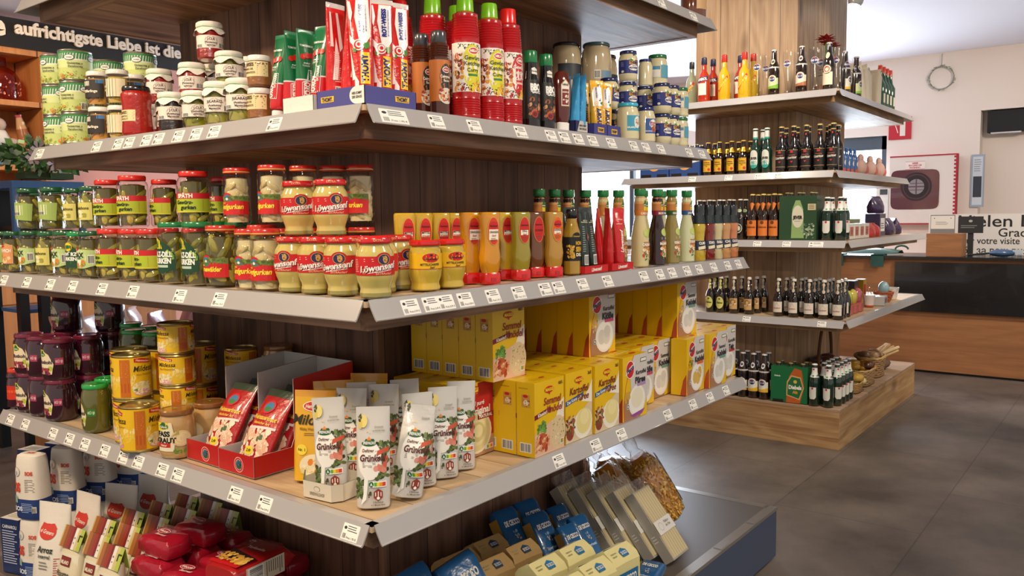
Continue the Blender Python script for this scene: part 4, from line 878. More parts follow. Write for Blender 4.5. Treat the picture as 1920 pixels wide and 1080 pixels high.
# tomato paste in the white tray
Kind('display_tray', 'tray', tray, .105, .085, .036, 'e6e0d8').put(.028, .200, z, -90, 'white card tray holding green and red tomato paste tubes', None)
oro = Kind('tomato_paste_tube', 'tube', b_tube, 'oro', .182)
G = 'green and red tomato paste tubes'
for i, (u, x, r, t) in enumerate(((596, .012, -84, 'facing out, nearest the striped tubes'), (632, .062, -60, 'behind, beside the striped tubes'), (566, .015, -6, 'edge-on, second from the striped tubes'), (590, .058, -50, 'in the second line behind the one facing out'), (543, .012, 0, 'edge-on, third from the striped tubes'), (518, .010, -92, 'facing out at the olive jar end'), (556, .058, -20, 'edge-on in the second line'))):
    oro.put(x, rowY(u, x, z+.12), z+.002, r, 'green and red tomato paste tube '+t, G, tilt=((-3, 3, 2, -2, 3, -3, 2)[i], (2, -3, 2, -1, 1, 3, 0)[i]))
# purple tray on the corner with red and white striped tubes
tb = Kind('display_tray', 'tray', tray, .150, .150, .040, '45448c',
     [('p', 'f0c020', [(.012, .0145), (.052, .0145), (.053, .0265), (.011, .0265)]), ('t', '20204a', 'THOMY.', .032, .0203, .0085, {'b': .05, 'w': .034})],
     [('p', 'f0c020', [(-.060, .0145), (-.020, .0145), (-.019, .0265), (-.061, .0265)]), ('t', '20204a', 'THOMY.', -.040, .0203, .0085, {'b': .05, 'w': .034}), ('e', 'e8e4da', .052, .022, .022, .018), ('r', 'e8e4da', .055, .004, .0745, .04), ('t', '3a3a3a', 'HIER KOMMT', .053, .026, .0052, {'b': .03, 'w': .030}), ('t', '3a3a3a', 'DER GENUSS', .053, .018, .0052, {'b': .03, 'w': .030})])
tb.put(.062, .062, z, 0, 'purple card tray on the shelf corner holding red and white striped tubes')
rw = Kind('sauce_tube', 'tube', b_tube, 'rot', .228); rs = Kind('sauce_tube', 'tube', b_tube, 'rotside', .222)
G = 'striped ketchup and mayonnaise tubes'
rw.put(.018, .022, z+.002, -48, 'red and white striped sauce tube on the tray corner, facing out', G, tilt=(-3, -2))
rw.put(.070, .023, z+.002, -30, 'red and white striped sauce tube, second along the tray front', G, tilt=(-2, 1))
rw.put(.112, .018, z+.002, -20, 'red and white striped sauce tube at the ketchup bottle end', G, tilt=(-2, 2))
rs.put(.022, .072, z+.002, 10, 'red and white striped sauce tube edge-on, beside the corner tube', G, tilt=(3, 3))
rs.put(.022, .117, z+.002, 0, 'red and white striped sauce tube edge-on, next to the tomato paste', G, tilt=(2, 0))
# ---- top shelf, right arm
G = 'squeeze bottles of ketchup and curry sauce'
cs = Kind('curry_sauce_bottle', 'bottle', b_currysauce)
x1 = rowX(795, .045, z+.1); x2 = rowX(823, .002, z+.1)
cs.put(x2, .002, z, -18, 'brown curry sauce bottle with grey cap, in front beside the purple tray', G)
cs.put(x1+.0, .052, z, -18, 'brown curry sauce bottle with grey cap, standing behind its twin', G)
hg = Kind('ketchup_bottle', 'bottle', b_hela, '7ac020', 'd8d020', 'Curry'); hr = Kind('ketchup_bottle', 'bottle', b_hela, 'e0201c', 'c41820', 'Curry')
xs = [rowX(874, .012, z+.1)]; xs.append(max(rowX(919, .010, z+.1), xs[0]+.0715)); xs.append(max(rowX(953, .008, z+.1), xs[1]+.0715))
hg.put(xs[0], .012, z, -30, 'large red ketchup bottle with lime green cap, first in the front row', G)
hg.put(xs[1], .010, z, -26, 'large red ketchup bottle with lime green cap, second in the front row', G)
hr.put(xs[2], .008, z, -8, 'large red ketchup bottle with red cap and red oval label', G)
hg.put(xs[0]-.035, .084, z, -26, 'large red ketchup bottle with lime green cap, behind the first', G)
hr.put(xs[0]-.075, .156, z, -26, 'large red ketchup bottle with red cap against the pillar', G)
hg.put(xs[1]-.035, .084, z, -26, 'large red ketchup bottle with lime green cap, behind the second', G)
G = 'dark barbecue sauce bottles'
bbq = Kind('barbecue_sauce_bottle', 'bottle', b_bbq)
xb = [rowX(995, .0, z+.08)]; xb.append(max(rowX(1024, -.002, z+.08), xb[0]+.052))
bbq.put(xb[0], .0, z, -26, 'black barbecue sauce bottle with green cap beside the ketchup', G); bbq.put(xb[1], -.002, z, -26, 'black barbecue sauce bottle with green cap, farther from the ketchup', G)
Kind('barbecue_sauce_bottle', 'bottle', b_heinz).put(rowX(1053, .0, z+.08), .0, z, -22, 'upturned clear brown barbecue sauce bottle with white cap', None)
big = Kind('mayonnaise_jar', 'jar', b_mayo, 'big'); bd = Kind('mayonnaise_jar', 'jar', b_mayo, 'bigdark')
G = 'catering jars at the back'
for kd, u, yy, t in ((bd, 1062, .215, 'nearest the black sauce bottles'), (big, 1110, .15, 'with a blue label, middle one'), (bd, 1132, .23, 'with black lid, farthest back')):
    for k in range(2): kd.put(rowX(u, yy, z+.25), yy, z+k*.159, -30, ('lower', 'upper')[k]+' large catering jar in the shade '+t, G)
# blue and yellow mayonnaise tubes in small purple trays
pt = Kind('display_tray', 'tray', tray, .074, .10, .034, '3f3e88', [('p', 'f0c020', [(-.015, .010), (.018, .010), (.018, .024), (-.015, .024)]), ('t', '20204a', 'THOMY', .0015, .017, .008, {'b': .05, 'w': .029})])
pg = Kind('display_tray', 'tray', tray, .064, .10, .034, '24285a', [('p', 'c8c2ba', [(-.022, .004), (.030, .004), (.030, .034), (-.010, .034)]), ('t', '3a3a3a', 'HIER KOMMT', .006, .021, .0052, {'b': .03, 'w': .036}), ('t', '3a3a3a', 'DER GENUSS', .006, .012, .0052, {'b': .03, 'w': .036})])
xt = rowX(1082, -.0, z+.02); x3 = max(rowX(1118, 0, z+.02), xt+.07); x4 = x3+.0755
pg.put(xt, .035, z, 0, 'small purple tray with grey front panel holding blue tubes'); pt.put(x3, .035, z, 0, 'small purple tray with yellow badge, middle of the three', 'purple badge trays'); pt.put(x4, .035, z, 0, 'small purple tray with yellow badge, nearest the mayonnaise jars', 'purple badge trays')
mb = Kind('mayonnaise_tube', 'tube', b_tube, 'mayob', .158); my = Kind('mayonnaise_tube', 'tube', b_tube, 'mayo', .158)
G = 'mayonnaise tubes in purple trays'
for i, (x, yy, r, t) in enumerate(((xt-.012, .006, 60, 'first from the black bottles'), (xt+.012, .044, 65, 'second from the black bottles'), (xt+.016, .004, 60, 'third from the black bottles'), (x3-.018, .046, 60, 'fourth, set back'), (xt-.016, .064, 60, 'at the rear of the first tray'))):
    mb.put(x, yy, z+.002, r, 'pale blue mayonnaise tube edge-on, '+t, G, tilt=(3, (-3, 3, -3, 2, 2)[i]))
for i, (x, yy, r, t) in enumerate(((x3+.016, .006, -34, 'in front'), (x4-.010, .010, -34, 'nearest the jars'), (x3+.030, .060, -34, 'behind the front two'))):
    my.put(x, yy, z+.002, r, 'yellow mayonnaise tube '+t, G, tilt=(-2, (0, 2, -2)[i]))
G = 'mayonnaise jars at the shelf end'
tj = Kind('mayonnaise_jar', 'jar', b_mayo, 'thomy'); bj = Kind('mayonnaise_jar', 'jar', b_mayo, 'balance'); wj = Kind('mayonnaise_jar', 'jar', b_mayo, 'whip'); gj = Kind('mayonnaise_jar', 'jar', b_mayo, 'green'); rj = Kind('mayonnaise_jar', 'jar', b_mayo, 'remou')
xa = max(rowX(1177, -.002, z+.05), x4+.074)
bj.put(xa, -.002, z, -40, 'mayonnaise jar with pale blue lid and blue label in the front row', G)
xw_ = max(rowX(1211, -.004, z+.05), xa+.067); wj.put(xw_, -.004, z, -44, 'whipped dressing jar with round picture label in the front row', G)
xc = max(rowX(1241, -.006, z+.05), xw_+.064); xd = xc+.0655; xe = xd+.0615
for i, x in enumerate((xc, xd)):
    for k, t in enumerate(('bottom', 'middle')):
        tj.put(x, -.006, z+k*.0985, -40+8*k, f'dark blue lidded mayonnaise jar, {t} of the {("first", "second")[i]} front stack', G)
tj.put(xa+.012, .072, z, -20, 'dark blue lidded mayonnaise jar under another behind the pale blue lid', G); tj.put(xa+.012, .072, z+.0985, -20, 'dark blue lidded mayonnaise jar over the pale blue lid', G)
tj.put(xw_+.008, .066, z, -44, 'dark blue lidded mayonnaise jar, bottom of the three-high stack', G); tj.put(xw_+.008, .066, z+.0985, -44, 'dark blue lidded mayonnaise jar, middle of the three-high stack', G); tj.put(xw_+.010, .066, z+.197, -46, 'dark blue lidded mayonnaise jar, topmost of the three-high stack', G)
gj.put(xe, -.006, z, -30, 'green-lidded jar with blue label, bottom front at the shelf end', G); gj.put(xe, -.006, z+.0985, -30, 'green-lidded jar with blue label, on another at the shelf end', G)
rj.put(xd+.03, .062, z, -20, 'green-lidded jar of remoulade, bottom of a back stack', G); rj.put(xd+.03, .062, z+.0985, -20, 'green and yellow labelled remoulade jar in the middle of a back stack', G)
gj.put(xd+.032, .062, z+.197, -40, 'green-lidded jar with blue label, topmost at the shelf end', G, sc=1.15)
tj.put(xc+.02, .066, z, -40, 'dark blue lidded mayonnaise jar hidden in the second row, bottom', G); tj.put(xc+.02, .066, z+.0985, -40, 'dark blue lidded mayonnaise jar in the second row, middle', G); Kind('mayonnaise_jar', 'jar', b_mayo, 'whip').put(xc+.02, .066, z+.197, 60, 'dark-lidded jar turned away, topmost between blue and green stacks', G, sc=.8)
# ================================================================== SECOND SHELF (z 1.146), left arm
z = ZC+E
KX = Kind('gherkin_jar', 'jar', b_gherk, 'knax', .036, .130, 3); KB = Kind('gherkin_jar', 'jar', b_gherk, 'back', .037, .128, 5); KC = Kind('gherkin_jar', 'jar', b_gherk, 'corn', .034, .128, 6)
KS = Kind('gherkin_jar', 'jar', b_gherk, 'sand', .031, .128, 8); KG = Kind('gherkin_jar', 'jar', b_gherk, 'gg', .033, .128, 9)
SP = Kind('gherkin_jar', 'jar', b_gherk, 'spath', .0385, .135, 2); KU = Kind('gherkin_jar', 'jar', b_gherk, 'kuehne', .038, .152, 4)
SW = Kind('gherkin_jar', 'jar', b_gherk, 'spree', .039, .143, 7); SE = Kind('mustard_gherkin_jar', 'jar', b_gherk, 'senf', .033, .142, 11)
LO = Kind('mustard_jar', 'jar', b_loew); HA = Kind('mustard_jar', 'jar', b_haendl)
G = 'mustard jars with red labels'
fx = -.085
# front row, corner outwards
ys = rowL(LO, [703, 642, 592, 552], fx+.0, z, 'mustard jar with red label, %s from the corner along the lower front row', G, rot=-50, sp=.0745, jit=2, seed=4)
for o_, r_ in zip(ys, (-30, -66, -50, -82)): o_.rotation_euler.z = RAD(r_)
LO.put(.062, -.012, z, -22, 'mustard jar with red label tucked beside the corner jar, facing along the aisle', G)
yl = [o.location.y for o in ys]
LO.put(.0, yl[0]+.075, z, -60, 'mustard jar with red label in the second row, first from the corner', G)
LO.put(-.003, yl[0]+.15, z, -60, 'mustard jar with red label in the second row, second from the corner', G)
LO.put(-.003, yl[0]+.225, z, -60, 'mustard jar with red label in the second row, third from the corner', G)
y_ = rowY(620, -.045, z+.17)
LO.put(-.045, y_, z+.1175, -36, 'mustard jar with red label on the upper layer, nearer the corner', G)
LO.put(-.045, max(rowY(560, -.045, z+.17), y_+.076), z+.1175, -44, 'mustard jar with red label on the upper layer, farther from the corner', G)
G = 'pale mustard gherkin jars'
o = rowL(SE, [508, 470], -.093, z, 'pale mustard gherkin jar, %s from the mustard in the lower front row', G, rot=-78, sp=.068)
ysf = o[0].location.y
SW.put(-.080, max(rowY(416, -.08, z+.06), o[1].location.y+.075), z, -86, 'gherkin jar with red lid and red lake-scene label, in the lower front row', 'gherkin jars')
ysw = max(rowY(416, -.08, z+.06), o[1].location.y+.075)
SW.put(-.0, ysw-.045, z, -86, 'gherkin jar with red lid in the second row behind the red-labelled one', 'gherkin jars')
# back two rows of pale jars carry an upper layer
cols5 = [(676, .13), (628, .10), (572, .05), (511, -.02), (464, -.02)]
last = None
for i, (u, x) in enumerate(cols5):
    y = rowY(u, x, z+.2); y = y if last is None or x != last[0] else max(y, last[1]+.067); last = (x, y)
    SE.put(x, y, z, -70, f'pale mustard gherkin jar, bottom of a two-high stack, {ORD[i]} from the pillar corner', G)
    SE.put(x, y, z+.1425, (-100, -80, -60, -96, -74)[i], f'pale mustard gherkin jar on the upper layer, {ORD[i]} from the pillar corner', G)
# tall green-lidded Salz-Dill row and red-lidded rows
GJ = 'gherkin jars'
o = rowL(KU, [377, 328], -.088, z, 'tall dill gherkin jar with green lid, %s from the red-labelled jar in front', GJ, rot=-84, sp=.079, jit=3)
KU.put(.0, o[0].location.y-.02, z, -80, 'tall dill gherkin jar with green lid in the second row, first', GJ); KU.put(.0, o[0].location.y+.065, z, -80, 'tall dill gherkin jar with green lid in the second row, second', GJ)
yk = o[1].location.y
o = rowL(SP, [284, 250, 210], [-.088][0], z, 'red-lidded gherkin jar with green label, %s from the tall dill jars, lower front row', GJ, rot=-84, sp=.0785, jit=10, seed=3)
yf = [q.location.y for q in o]
back = []
for i, (u, x, dy) in enumerate(((420, .13, 0), (366, -.0, 0), (309, .055, 0), (259, -.0, 0), (203, -.02, 0))):
    y = rowY(u, x, z+.2)
    back.append((x, y))
    SP.put(x, y, z, -80, f'red-lidded gherkin jar, bottom of the second row, {ORD[i]} from the pillar', GJ)
    SP.put(x, y, z+.1365, (-84, -50, -90, -56, -60)[i], f'red-lidded gherkin jar on the upper layer, {ORD[i]} from the pillar', GJ, sc=(1.0, 1.06, .98, 1.06, 1.0)[i])
yy = yf[2]+.074
o = rowL([KX, KG, KX, KC, KX, KS, KB], [172, 148, 124, 92, 60, 26, 8], -.092, z, ['green-lidded gherkin jar with white lettered label, nearest the red lids', 'green-lidded spiced gherkin jar with dark green label, lower row', 'green-lidded gherkin jar with picture label, middle of the lower row', 'green-lidded cornichon jar with yellow label, lower row', 'green-lidded gherkin jar with picture label, towards the shelf end', 'green-lidded jar with orange sandwich label near the shelf end', 'green-lidded gherkin jar last on the lower row'], GJ, rot=-86, sp=.071, jit=6, seed=8)
ye = [q.location.y for q in o]
for i, (kd, u, x, t) in enumerate(((KC, 172, -.02, 'with yellow label nearest the red lids'), (KC, 142, .02, 'with yellow label, second from the red lids'), (KB, 98, -.03, 'with pale green back label and barcode'), (KB, 54, -.03, 'with pale green back label at the outer end'), (KB, 78, .05, 'set back behind the two with barcodes'), (KX, 118, .06, 'set back behind the yellow label'))):
    y = rowY(u, x, z+.18)
    if i == 3: y = max(y, yprev+.078)
    yprev = y
    kd.put(x, y, z, -86, 'lower gherkin jar under the one '+t, GJ)
    kd.put(x, y, z+.1295, -84, 'green-lidded gherkin jar on the upper layer, '+t, GJ, sc=1.04 if i in (2, 3) else 1)
# ---- second shelf, right arm
G = 'small wide mustard jars'
xh = rowX(797, -.085, z+.05); xh2 = max(rowX(843, -.083, z+.05), xh+.070)
HA.put(xh, -.085, z, -28, 'mustard jar with yellow label and red lid, nearest the corner', G); HA.put(xh2, -.083, z, -24, 'mustard jar with yellow label and red lid, beside the squeeze bottles', G)
G = 'upturned squeeze bottles of mustard'
SQ = {}
for n, c, lb, t in (('y', 'cba52c', 'd02a1c', ('MITTEL', 'SCHARF')), ('o', 'd08c14', 'd23a1e', ('ORANGEN', 'Senf')), ('r', '9a8a24', 'c42a20', ('DILL', 'Senf')), ('b', '6a3c14', 'c41c1e', ('SÜSSER', 'Senf')), ('m', 'b88a30', 'd8601c', ('HONIG', 'Senf'))):
    SQ[n] = Kind('mustard_squeeze_bottle', 'bottle', b_squeeze, c, lb, t)
spec = [('y', 760, .045, 'yellow, behind the small jars, first'), ('y', 792, .04, 'yellow, behind the small jars, second'), ('y', 826, .035, 'yellow, behind the small jars, third'), ('o', 882, -.05, 'orange, set back'), ('o', 918, -.095, 'orange, frontmost'), ('y', 945, -.045, 'yellow, behind the orange one'), ('r', 976, -.088, 'speckled olive green'), ('b', 1003, -.06, 'dark brown with red label'), ('m', 1038, -.090, 'honey brown beside the black-capped bottle')]
lastx = {}
for k, u, yq, t in spec:
    x = rowX(u, yq, z+.08)
    SQ[k].put(x, yq, z, -22, 'upturned squeeze bottle of mustard, '+t, G)
for i, (k, u, yq) in enumerate((('y', 850, .05), ('y', 880, .05), ('y', 912, .06), ('m', 985, .03), ('b', 1020, .01))):
    SQ[k].put(rowX(u, yq, z+.08), yq, z, -20, f'upturned squeeze bottle of mustard in the second row, {ORD[i]} from the corner', G)
hs = Kind('mustard_bottle', 'bottle', b_hotsenf); hs.put(rowX(1071, -.088, z+.06), -.09, z, -30, 'mustard bottle with black cap and black lion label')
for i, (u, yq) in enumerate(((1064, .01), (1092, .03))): hs.put(rowX(u, yq, z+.06), yq, z, -30, f'mustard bottle with black cap in the second row, {ORD[i]} behind the lion label')
lt = Kind('display_tray', 'tray', tray, .118, .09, .020, 'c41a1c', [('t', 'f2ede4', 'Löwensenf', .0, .0105, .010, {'b': .03, 'sh': .2, 'w': .05, 'rot': 2})], inner='b8141a')
xt = rowX(1113, -.11, z); lt.put(xt, -.075, z, 0, 'low red tray with white lettering holding dark green tubes', 'red tube trays'); xt2 = max(rowX(1162, -.11, z), xt+.1195); lt.put(xt2, -.075, z, 0, 'low red tray with white lettering holding red tubes', 'red tube trays')
lg = Kind('mustard_tube', 'tube', b_tube, 'lgreen', .170); lr = Kind('mustard_tube', 'tube', b_tube, 'lred', .168)
G = 'mustard tubes in red trays'
for i, (x, yq, k, r, t) in enumerate(((xt-.035, -.10, lg, 0, 'dark green mustard tube in front, first in the tray'), (xt+.014, -.095, lg, 10, 'dark green mustard tube in front, second in the tray'), (xt-.03, -.055, lg, -30, 'dark green mustard tube behind the first'), (xt+.028, -.052, lr, 30, 'red mustard tube behind the dark green tubes'), (xt2+.012, -.100, lr, -22, 'red mustard tube facing out with white lettering'), (xt2-.034, -.094, lr, 50, 'red mustard tube edge-on beside the green ones'), (xt2+.044, -.085, lr, 60, 'red mustard tube at the dressing bottle end'), (xt2-.01, -.05, lr, 20, 'red mustard tube at the back of its tray'))):
    k.put(x, yq, z+.003, r, t, G, tilt=(-2, (2, -2, 1, 0, 1, -2, 1, 2)[i]))
G = 'salad dressing bottles with green lids'
dr = [Kind('dressing_bottle', 'bottle', b_dress, c, bd_, t) for c, bd_, t in (('cfc08c', 'd8802a', 'CAESAR'), ('2c1214', '8a1c3c', 'BALSAMICO'), ('8f7f40', '2c5a2a', 'KRÄUTER'), ('cdd0a8', '2c5a9a', 'JOGHURT'))]
o = rowR(dr, [1200, 1232, 1259, 1287], -.090, z, ['creamy dressing bottle with orange neck band', 'dark balsamic dressing bottle with purple neck band', 'herb dressing bottle with green neck band', 'white yoghurt dressing bottle with blue neck band'], G, rot=-25, sp=.056, jit=3)
xl = o[-1].location.x
for i, (u, yq, k) in enumerate(((1011, .10, 1), (1040, .09, 1), (1066, .09, 1), (1098, .07, 1), (1131, .04, 0), (1160, .02, 2), (1205, -.02, 0), (1240, -.025, 3))):
    dr[k].put(rowX(u, yq, z+.2), yq, z, -30, f'dressing bottle in the back row, {ORD[i]} from the pillar corner', G)
G = 'small dressing bottles with dark caps'
kn = [Kind('small_dressing_bottle', 'bottle', b_knorr, c, t) for c, t in (('c4a82c', 'CURRY'), ('7a1c10', 'SCHASCHLIK'), ('cdc094', 'KNOBLAUCH'), ('c8925a', 'CHILI'), ('c87c4c', 'COCKTAIL'))]
rowR(kn, [1310, 1328, 1343, 1358, 1372], -.098, z, ['small dark-capped bottle of yellow dressing', 'small dark-capped bottle of red dressing', 'small dark-capped bottle of cream dressing', 'small dark-capped bottle of orange dressing', 'small dark-capped bottle of pink dressing at the shelf end'], G, rot=-22, sp=.047, jit=2)
# ================================================================== THIRD SHELF (z .71): builders
def b_kraut(r, c, lidc, title, R=.044, H=.122):
    a = [('p', 'e4d6b8', [(-.040, .020), (.004, .020), (.010, .05), (-.004, .078), (-.022, .088), (-.040, .086)]), ('p', 'e8d020', [(-.040, .068), (-.008, .074), (-.022, .092), (-.040, .092)]), ('e', '1e6a34', -.027, .078, .012, .006), ('e', '1e6a34', -.027, .085, .006, .005), ('t', 'f2f2e8', 'Kühne', -.027, .078, .005),
         ('t', '3a1424' if c != '5a5a20' else '1c3a1c', title, -.016, .056, .0105, {'b': .03, 'w': .044}), ('e', 'b0c040', .0, .037, .0075, .0075), ('bl', [c, '8a2c3c' if c != '5a5a20' else '6f7030', 'b04050' if c != '5a5a20' else '8a3a20'], -.036, .022, -.004, .036, 24, .005, 2)]
    a += [('r', 'a83a5c' if c != '5a5a20' else '2c7a3a', .014, .048, .036, .068), ('t', 'e8c0c8' if c != '5a5a20' else 'c8e0b0', 'KÜ IJI', .025, .058, .007, {'b': .04, 'w': .018})]
    pr = [(0, R*.86, c), (.004, R*.95, c), (.012, R, c), (H*.74, R, c), (H*.82, R*.95, c), (H*.90, R*.84, c), (H-.012, R*.84, c)]
    b = MB(); b.lathe(pr, 32); b.build('filled_glass', WET, r); b = MB(); lid(b, R*.9, H-.013, lidc, .013)
    draw(b, [('r', '9ac040', -.008, -.004, .008, .004)], lambda x, z_, e: (x, z_, H-.001+e)); b.build('lid', GLOSS, r)
    b = MB(); draw(b, a, arc(R)); b.build('label', PRINT, r)
def b_slim(r):
    jar(r, .029, .130, 'c8361e', '3a1020', [('r', 'd03018', -.05, .03, .05, .074), ('r', 'e8602c', -.02, .052, .02, .06), ('ln', 'f0c8b0', -.02, .034, .02, .046, 2)], waist=[(.62, .95), (.75, .85)], fillz=.98)
def b_mild(r, R, H):
    b = MB(); g, d = 'b8a468', '9a8a58'
    b.lathe([(0, R-.001, g), (.003, R+.0006, g), (.006, R-.0006, 'e2b418'), (H-.006, R-.0006, g), (H-.003, R+.0008, g), (H, R-.0003, d), (H, R-.003, d), (H-.004, R-.004, g), (H-.004, R*.8, d), (H-.0034, R*.78, g), (H-.0034, .0005, g)], 40, caps=False)
    b.tube([(R*.45+.008*cos(t), .007*sin(t), H-.0015) for t in [2*pi*i/12 for i in range(13)]], .001, 'c8b880', 6)
    b.build('tin', METAL, r); k = H/.118; rr = R/.05
    a = [('r', 'e8bc1c', -R*3.1, .006, R*3.1, H-.006), ('bl', ['edd070', 'e8c848', 'f0dc98'], -.03*rr, .03*k, .05*rr, .062*k, 26, .009, 3)]
    for c in (-.045*rr, .075*rr, ):
        a += [('p', 'c4201c', [(c-.026*rr, .100*k), (c+.022*rr, .094*k), (c+.024*rr, .103*k), (c-.006*rr, .110*k), (c-.026*rr, .110*k)]), ('t', 'f4e8d8', 'Hengstenberg', c, .1025*k, .0055, {'rot': -8, 'w': .042*rr}), ('t', '3a2c10', 'Mildessa', c+.004, .082*k, .0155*k, {'sh': .25, 'w': .062*rr, 'b': .01}),
              ('t', 'b08a1c', 'Mildes Weinsauerkraut', c+.004, .066*k, .0052, {'w': .05*rr}), ('ln', 'c8a028', c-.018*rr, .054*k, c+.024*rr, .061*k, 2), ('e', 'efe4c0', c-.008, .030*k, .024*rr, .018*k), ('e', 'd8a0a0', c-.002, .018*k, .026*rr, .009*k), ('bl', ['f0e6c0', 'e4d49a', 'dcc880'], c-.03*rr, .022*k, c+.02*rr, .044*k, 26, .004, 5), ('p', '5a8a2c', [(c-.030*rr, .026*k), (c-.018*rr, .032*k), (c-.020*rr, .022*k)])]
    a += [('r', 'c46c1c', .012*rr, .008, .038*rr, H-.010), ('r', 'b85818', .015*rr, .02*k, .035*rr, .045*k), ('ln', 'e0a058', .016*rr, .06*k, .034*rr, .1*k, 9)]
    b = MB(); draw(b, a, arc(R)); b.build('paper_label', CARTON, r)
def b_fass(r):
    c = 'c09a62'
    a = [('p', 'e8dfc0', [(-.046, .020), (.0, .020), (.004, .05), (-.004, .092), (-.046, .092)]), ('p', 'e8d020', [(-.046, .070), (-.012, .076), (-.012, .092), (-.046, .092)]), ('e', '1e6a34', -.026, .082, .015, .0065), ('e', '1e6a34', -.026, .088, .007, .005), ('t', 'f2f2e8', 'Kühne', -.026, .0815, .0062), ('t', '1c1a14', 'FASS', -.026, .064, .0125, {'b': .05}), ('t', '1c1a14', 'KRAUT', -.022, .048, .0125, {'b': .05}), ('r', 'c0281c', -.046, .030, -.008, .041), ('t', 'f4ecd8', 'Natur', -.026, .0355, .0055),
         ('e', 'ddc48c', .018, .052, .025, .020), ('e', 'e8d4a4', .020, .052, .021, .016), ('bl', ['8a9a3c', '6a8a2c'], .0, .016, .03, .026, 9, .004, 4), ('p', 'b0a060', [(-.004, .058), (.014, .062), (.012, .078), (.006, .066)])]
    pr = [(0, .038, c), (.004, .042, c), (.016, .044, c), (.024, .0425, c), (.08, .0425, c), (.092, .042, c), (.104, .038, c), (.108, .037, c)]
    b = MB(); b.lathe(pr, 32); b.build('filled_glass', WET, r); b = MB(); lid(b, .040, .106, '8a5a2c', .013); draw(b, [('p', '8ac02c', [(-.010, -.004), (.008, 0), (-.004, .006)])], lambda x, z_, e: (x, z_, .1185+e)); b.build('lid', GLOSS, r)
    b = MB(); draw(b, a, arc(.0445)); b.build('label', PRINT, r)
KALE = ['4a5a2c', '3a4a24', '5f7038', '2c3a1c', '76864a']; SAUS = ['c8553c', 'd8705a', 'b84830']
def gart(k=1):
    return [('bl', KALE, .008, .095, .038, .135, 44, .005, 3), ('bl', KALE, -.004, .060, .036, .080, 34, .005, 6), ('e', 'e9e6de', -.008, .098, .029, .040), ('e', 'f1efe8', -.008, .098, .0275, .0385),
        ('p', 'c8553c', [(.008, .108), (.038, .116), (.039, .125), (.010, .118)]), ('p', 'd0604a', [(.022, .082), (.032, .081), (.036, .106), (.027, .108)]), ('p', 'd8806c', [(.004, .080), (.022, .074), (.026, .086), (.012, .092)]), ('e', 'e09a88', .006, .082, .0055, .006), ('e', 'dc8c78', .026, .078, .0065, .006),
        ('e', '1e5a34', -.010, .133, .018, .006), ('p', '1e5a34', [(-.025, .1305), (.007, .1305), (.002, .142), (-.018, .142)]), ('p', 'e8842c', [(-.016, .139), (-.010, .147), (-.004, .139)]), ('t', 'f0f2e8', 'SPREEWALDHOF', -.009, .134, .0058, {'b': .03, 'w': .031}),
        ('t', '6a3a30', 'Deftiger', -.012, .119, .0062, {'sh': .2}), ('t', '5a2420', 'Grünkohl', -.001, .104, .0135, {'sh': .25, 'b': .03, 'w': .062}), ('ln', '8a8074', -.026, .084, .006, .095, 4),
        ('bl', KALE, -.040, .020, -.020, .062, 46, .0045, 9), ('p', 'f1efe8', [(-.022, .066), (-.012, .06), (-.017, .02), (-.030, .008), (-.024, .03)]),
        ('r', 'f4f2ea', -.010, .044, .032, .056), ('e', '1a6a3c', -.005, .050, .006, .0058), ('t', 'f4f2ea', 'A', -.005, .050, .006, {'b': .03}), ('r', '5aa83c', .002, .046, .0085, .054), ('r', 'e8cf2c', .0085, .046, .015, .054), ('r', 'e8902c', .015, .046, .0225, .054), ('r', 'd0402c', .0225, .046, .030, .054),
        ('p', '8a3428', [(.012+.0125*cos(t+.52), .029+.0125*sin(t+.52)) for t in [pi/3*i for i in range(6)]]), ('r', 'f0ece2', .0045, .026, .0065, .034), ('r', 'f0ece2', .011, .024, .013, .036), ('r', 'f0ece2', .0175, .026, .0195, .034), ('e', 'f0ece2', .012, .022, .004, .003), ('t', '5a5048', '3 Portionen', .012, .014, .0038), ('t', '5a5048', 'in 2 Minuten fertig', .012, .0085, .0036, {'w': .034}),
        ('bl', ['5a5a2c', '4a4a24'], -.012, .022, -.006, .036, 7, .003, 2), ('e', 'e4d27a', -.024, .178, .010, .013), ('e', 'd8c060', -.031, .172, .005, .010), ('bl', ['3a4020', '5a5a30'], -.036, .176, -.028, .192, 10, .003, 5), ('t', '8a8478', 'Grünkohl', .014, .166, .004), ('t', '8a8478', 'aus deutschem Anbau', .014, .159, .0036, {'w': .03}), ('e', 'e0c090', -.014, .158, .002, .002)]
def b_pouch(r, crum=False):
    c = 'cfccc6'
    s = [(0, .040, .027, c, 3), (.004, .0415, .029, c, 3), (.05, .0415, .026, c, 2.4), (.10, .041, .023, c, 2.2), (.15, .041, .013, c, 2.1), (.190, .0415, .0026, c, 2.2), (.206, .0415, .0014, c, 3)]
    if crum: s = [(0, .040, .030, c, 3), (.004, .0415, .031, c, 3), (.04, .038, .030, c, 2.4, .004, .004), (.06, .036, .026, c, 2.2, -.004, -.006), (.10, .043, .028, c, 2.1, .004, -.004), (.14, .043, .016, c, 2.1, .006, .004), (.176, .040, .004, c, 2.2, .008, .016), (.190, .039, .0018, c, 3, .008, .022)]
    a = gart()
    if crum: a = [q for q in a if not (q[0] == 't' and 'Anbau' in q[2])]; a = [q for q in a if q[0] == 'bl' or q[0] == 'p' or (len(q) > 3 and (q[3] if q[0] != 't' else q[4]) < .17)]
    lens(r, s, GLOSS if not crum else FOIL, a, 'pouch_body', PRINT)
    for c_ in r.children: c_.data.transform(Matrix.Diagonal((.88, .95, 1.06, 1)))
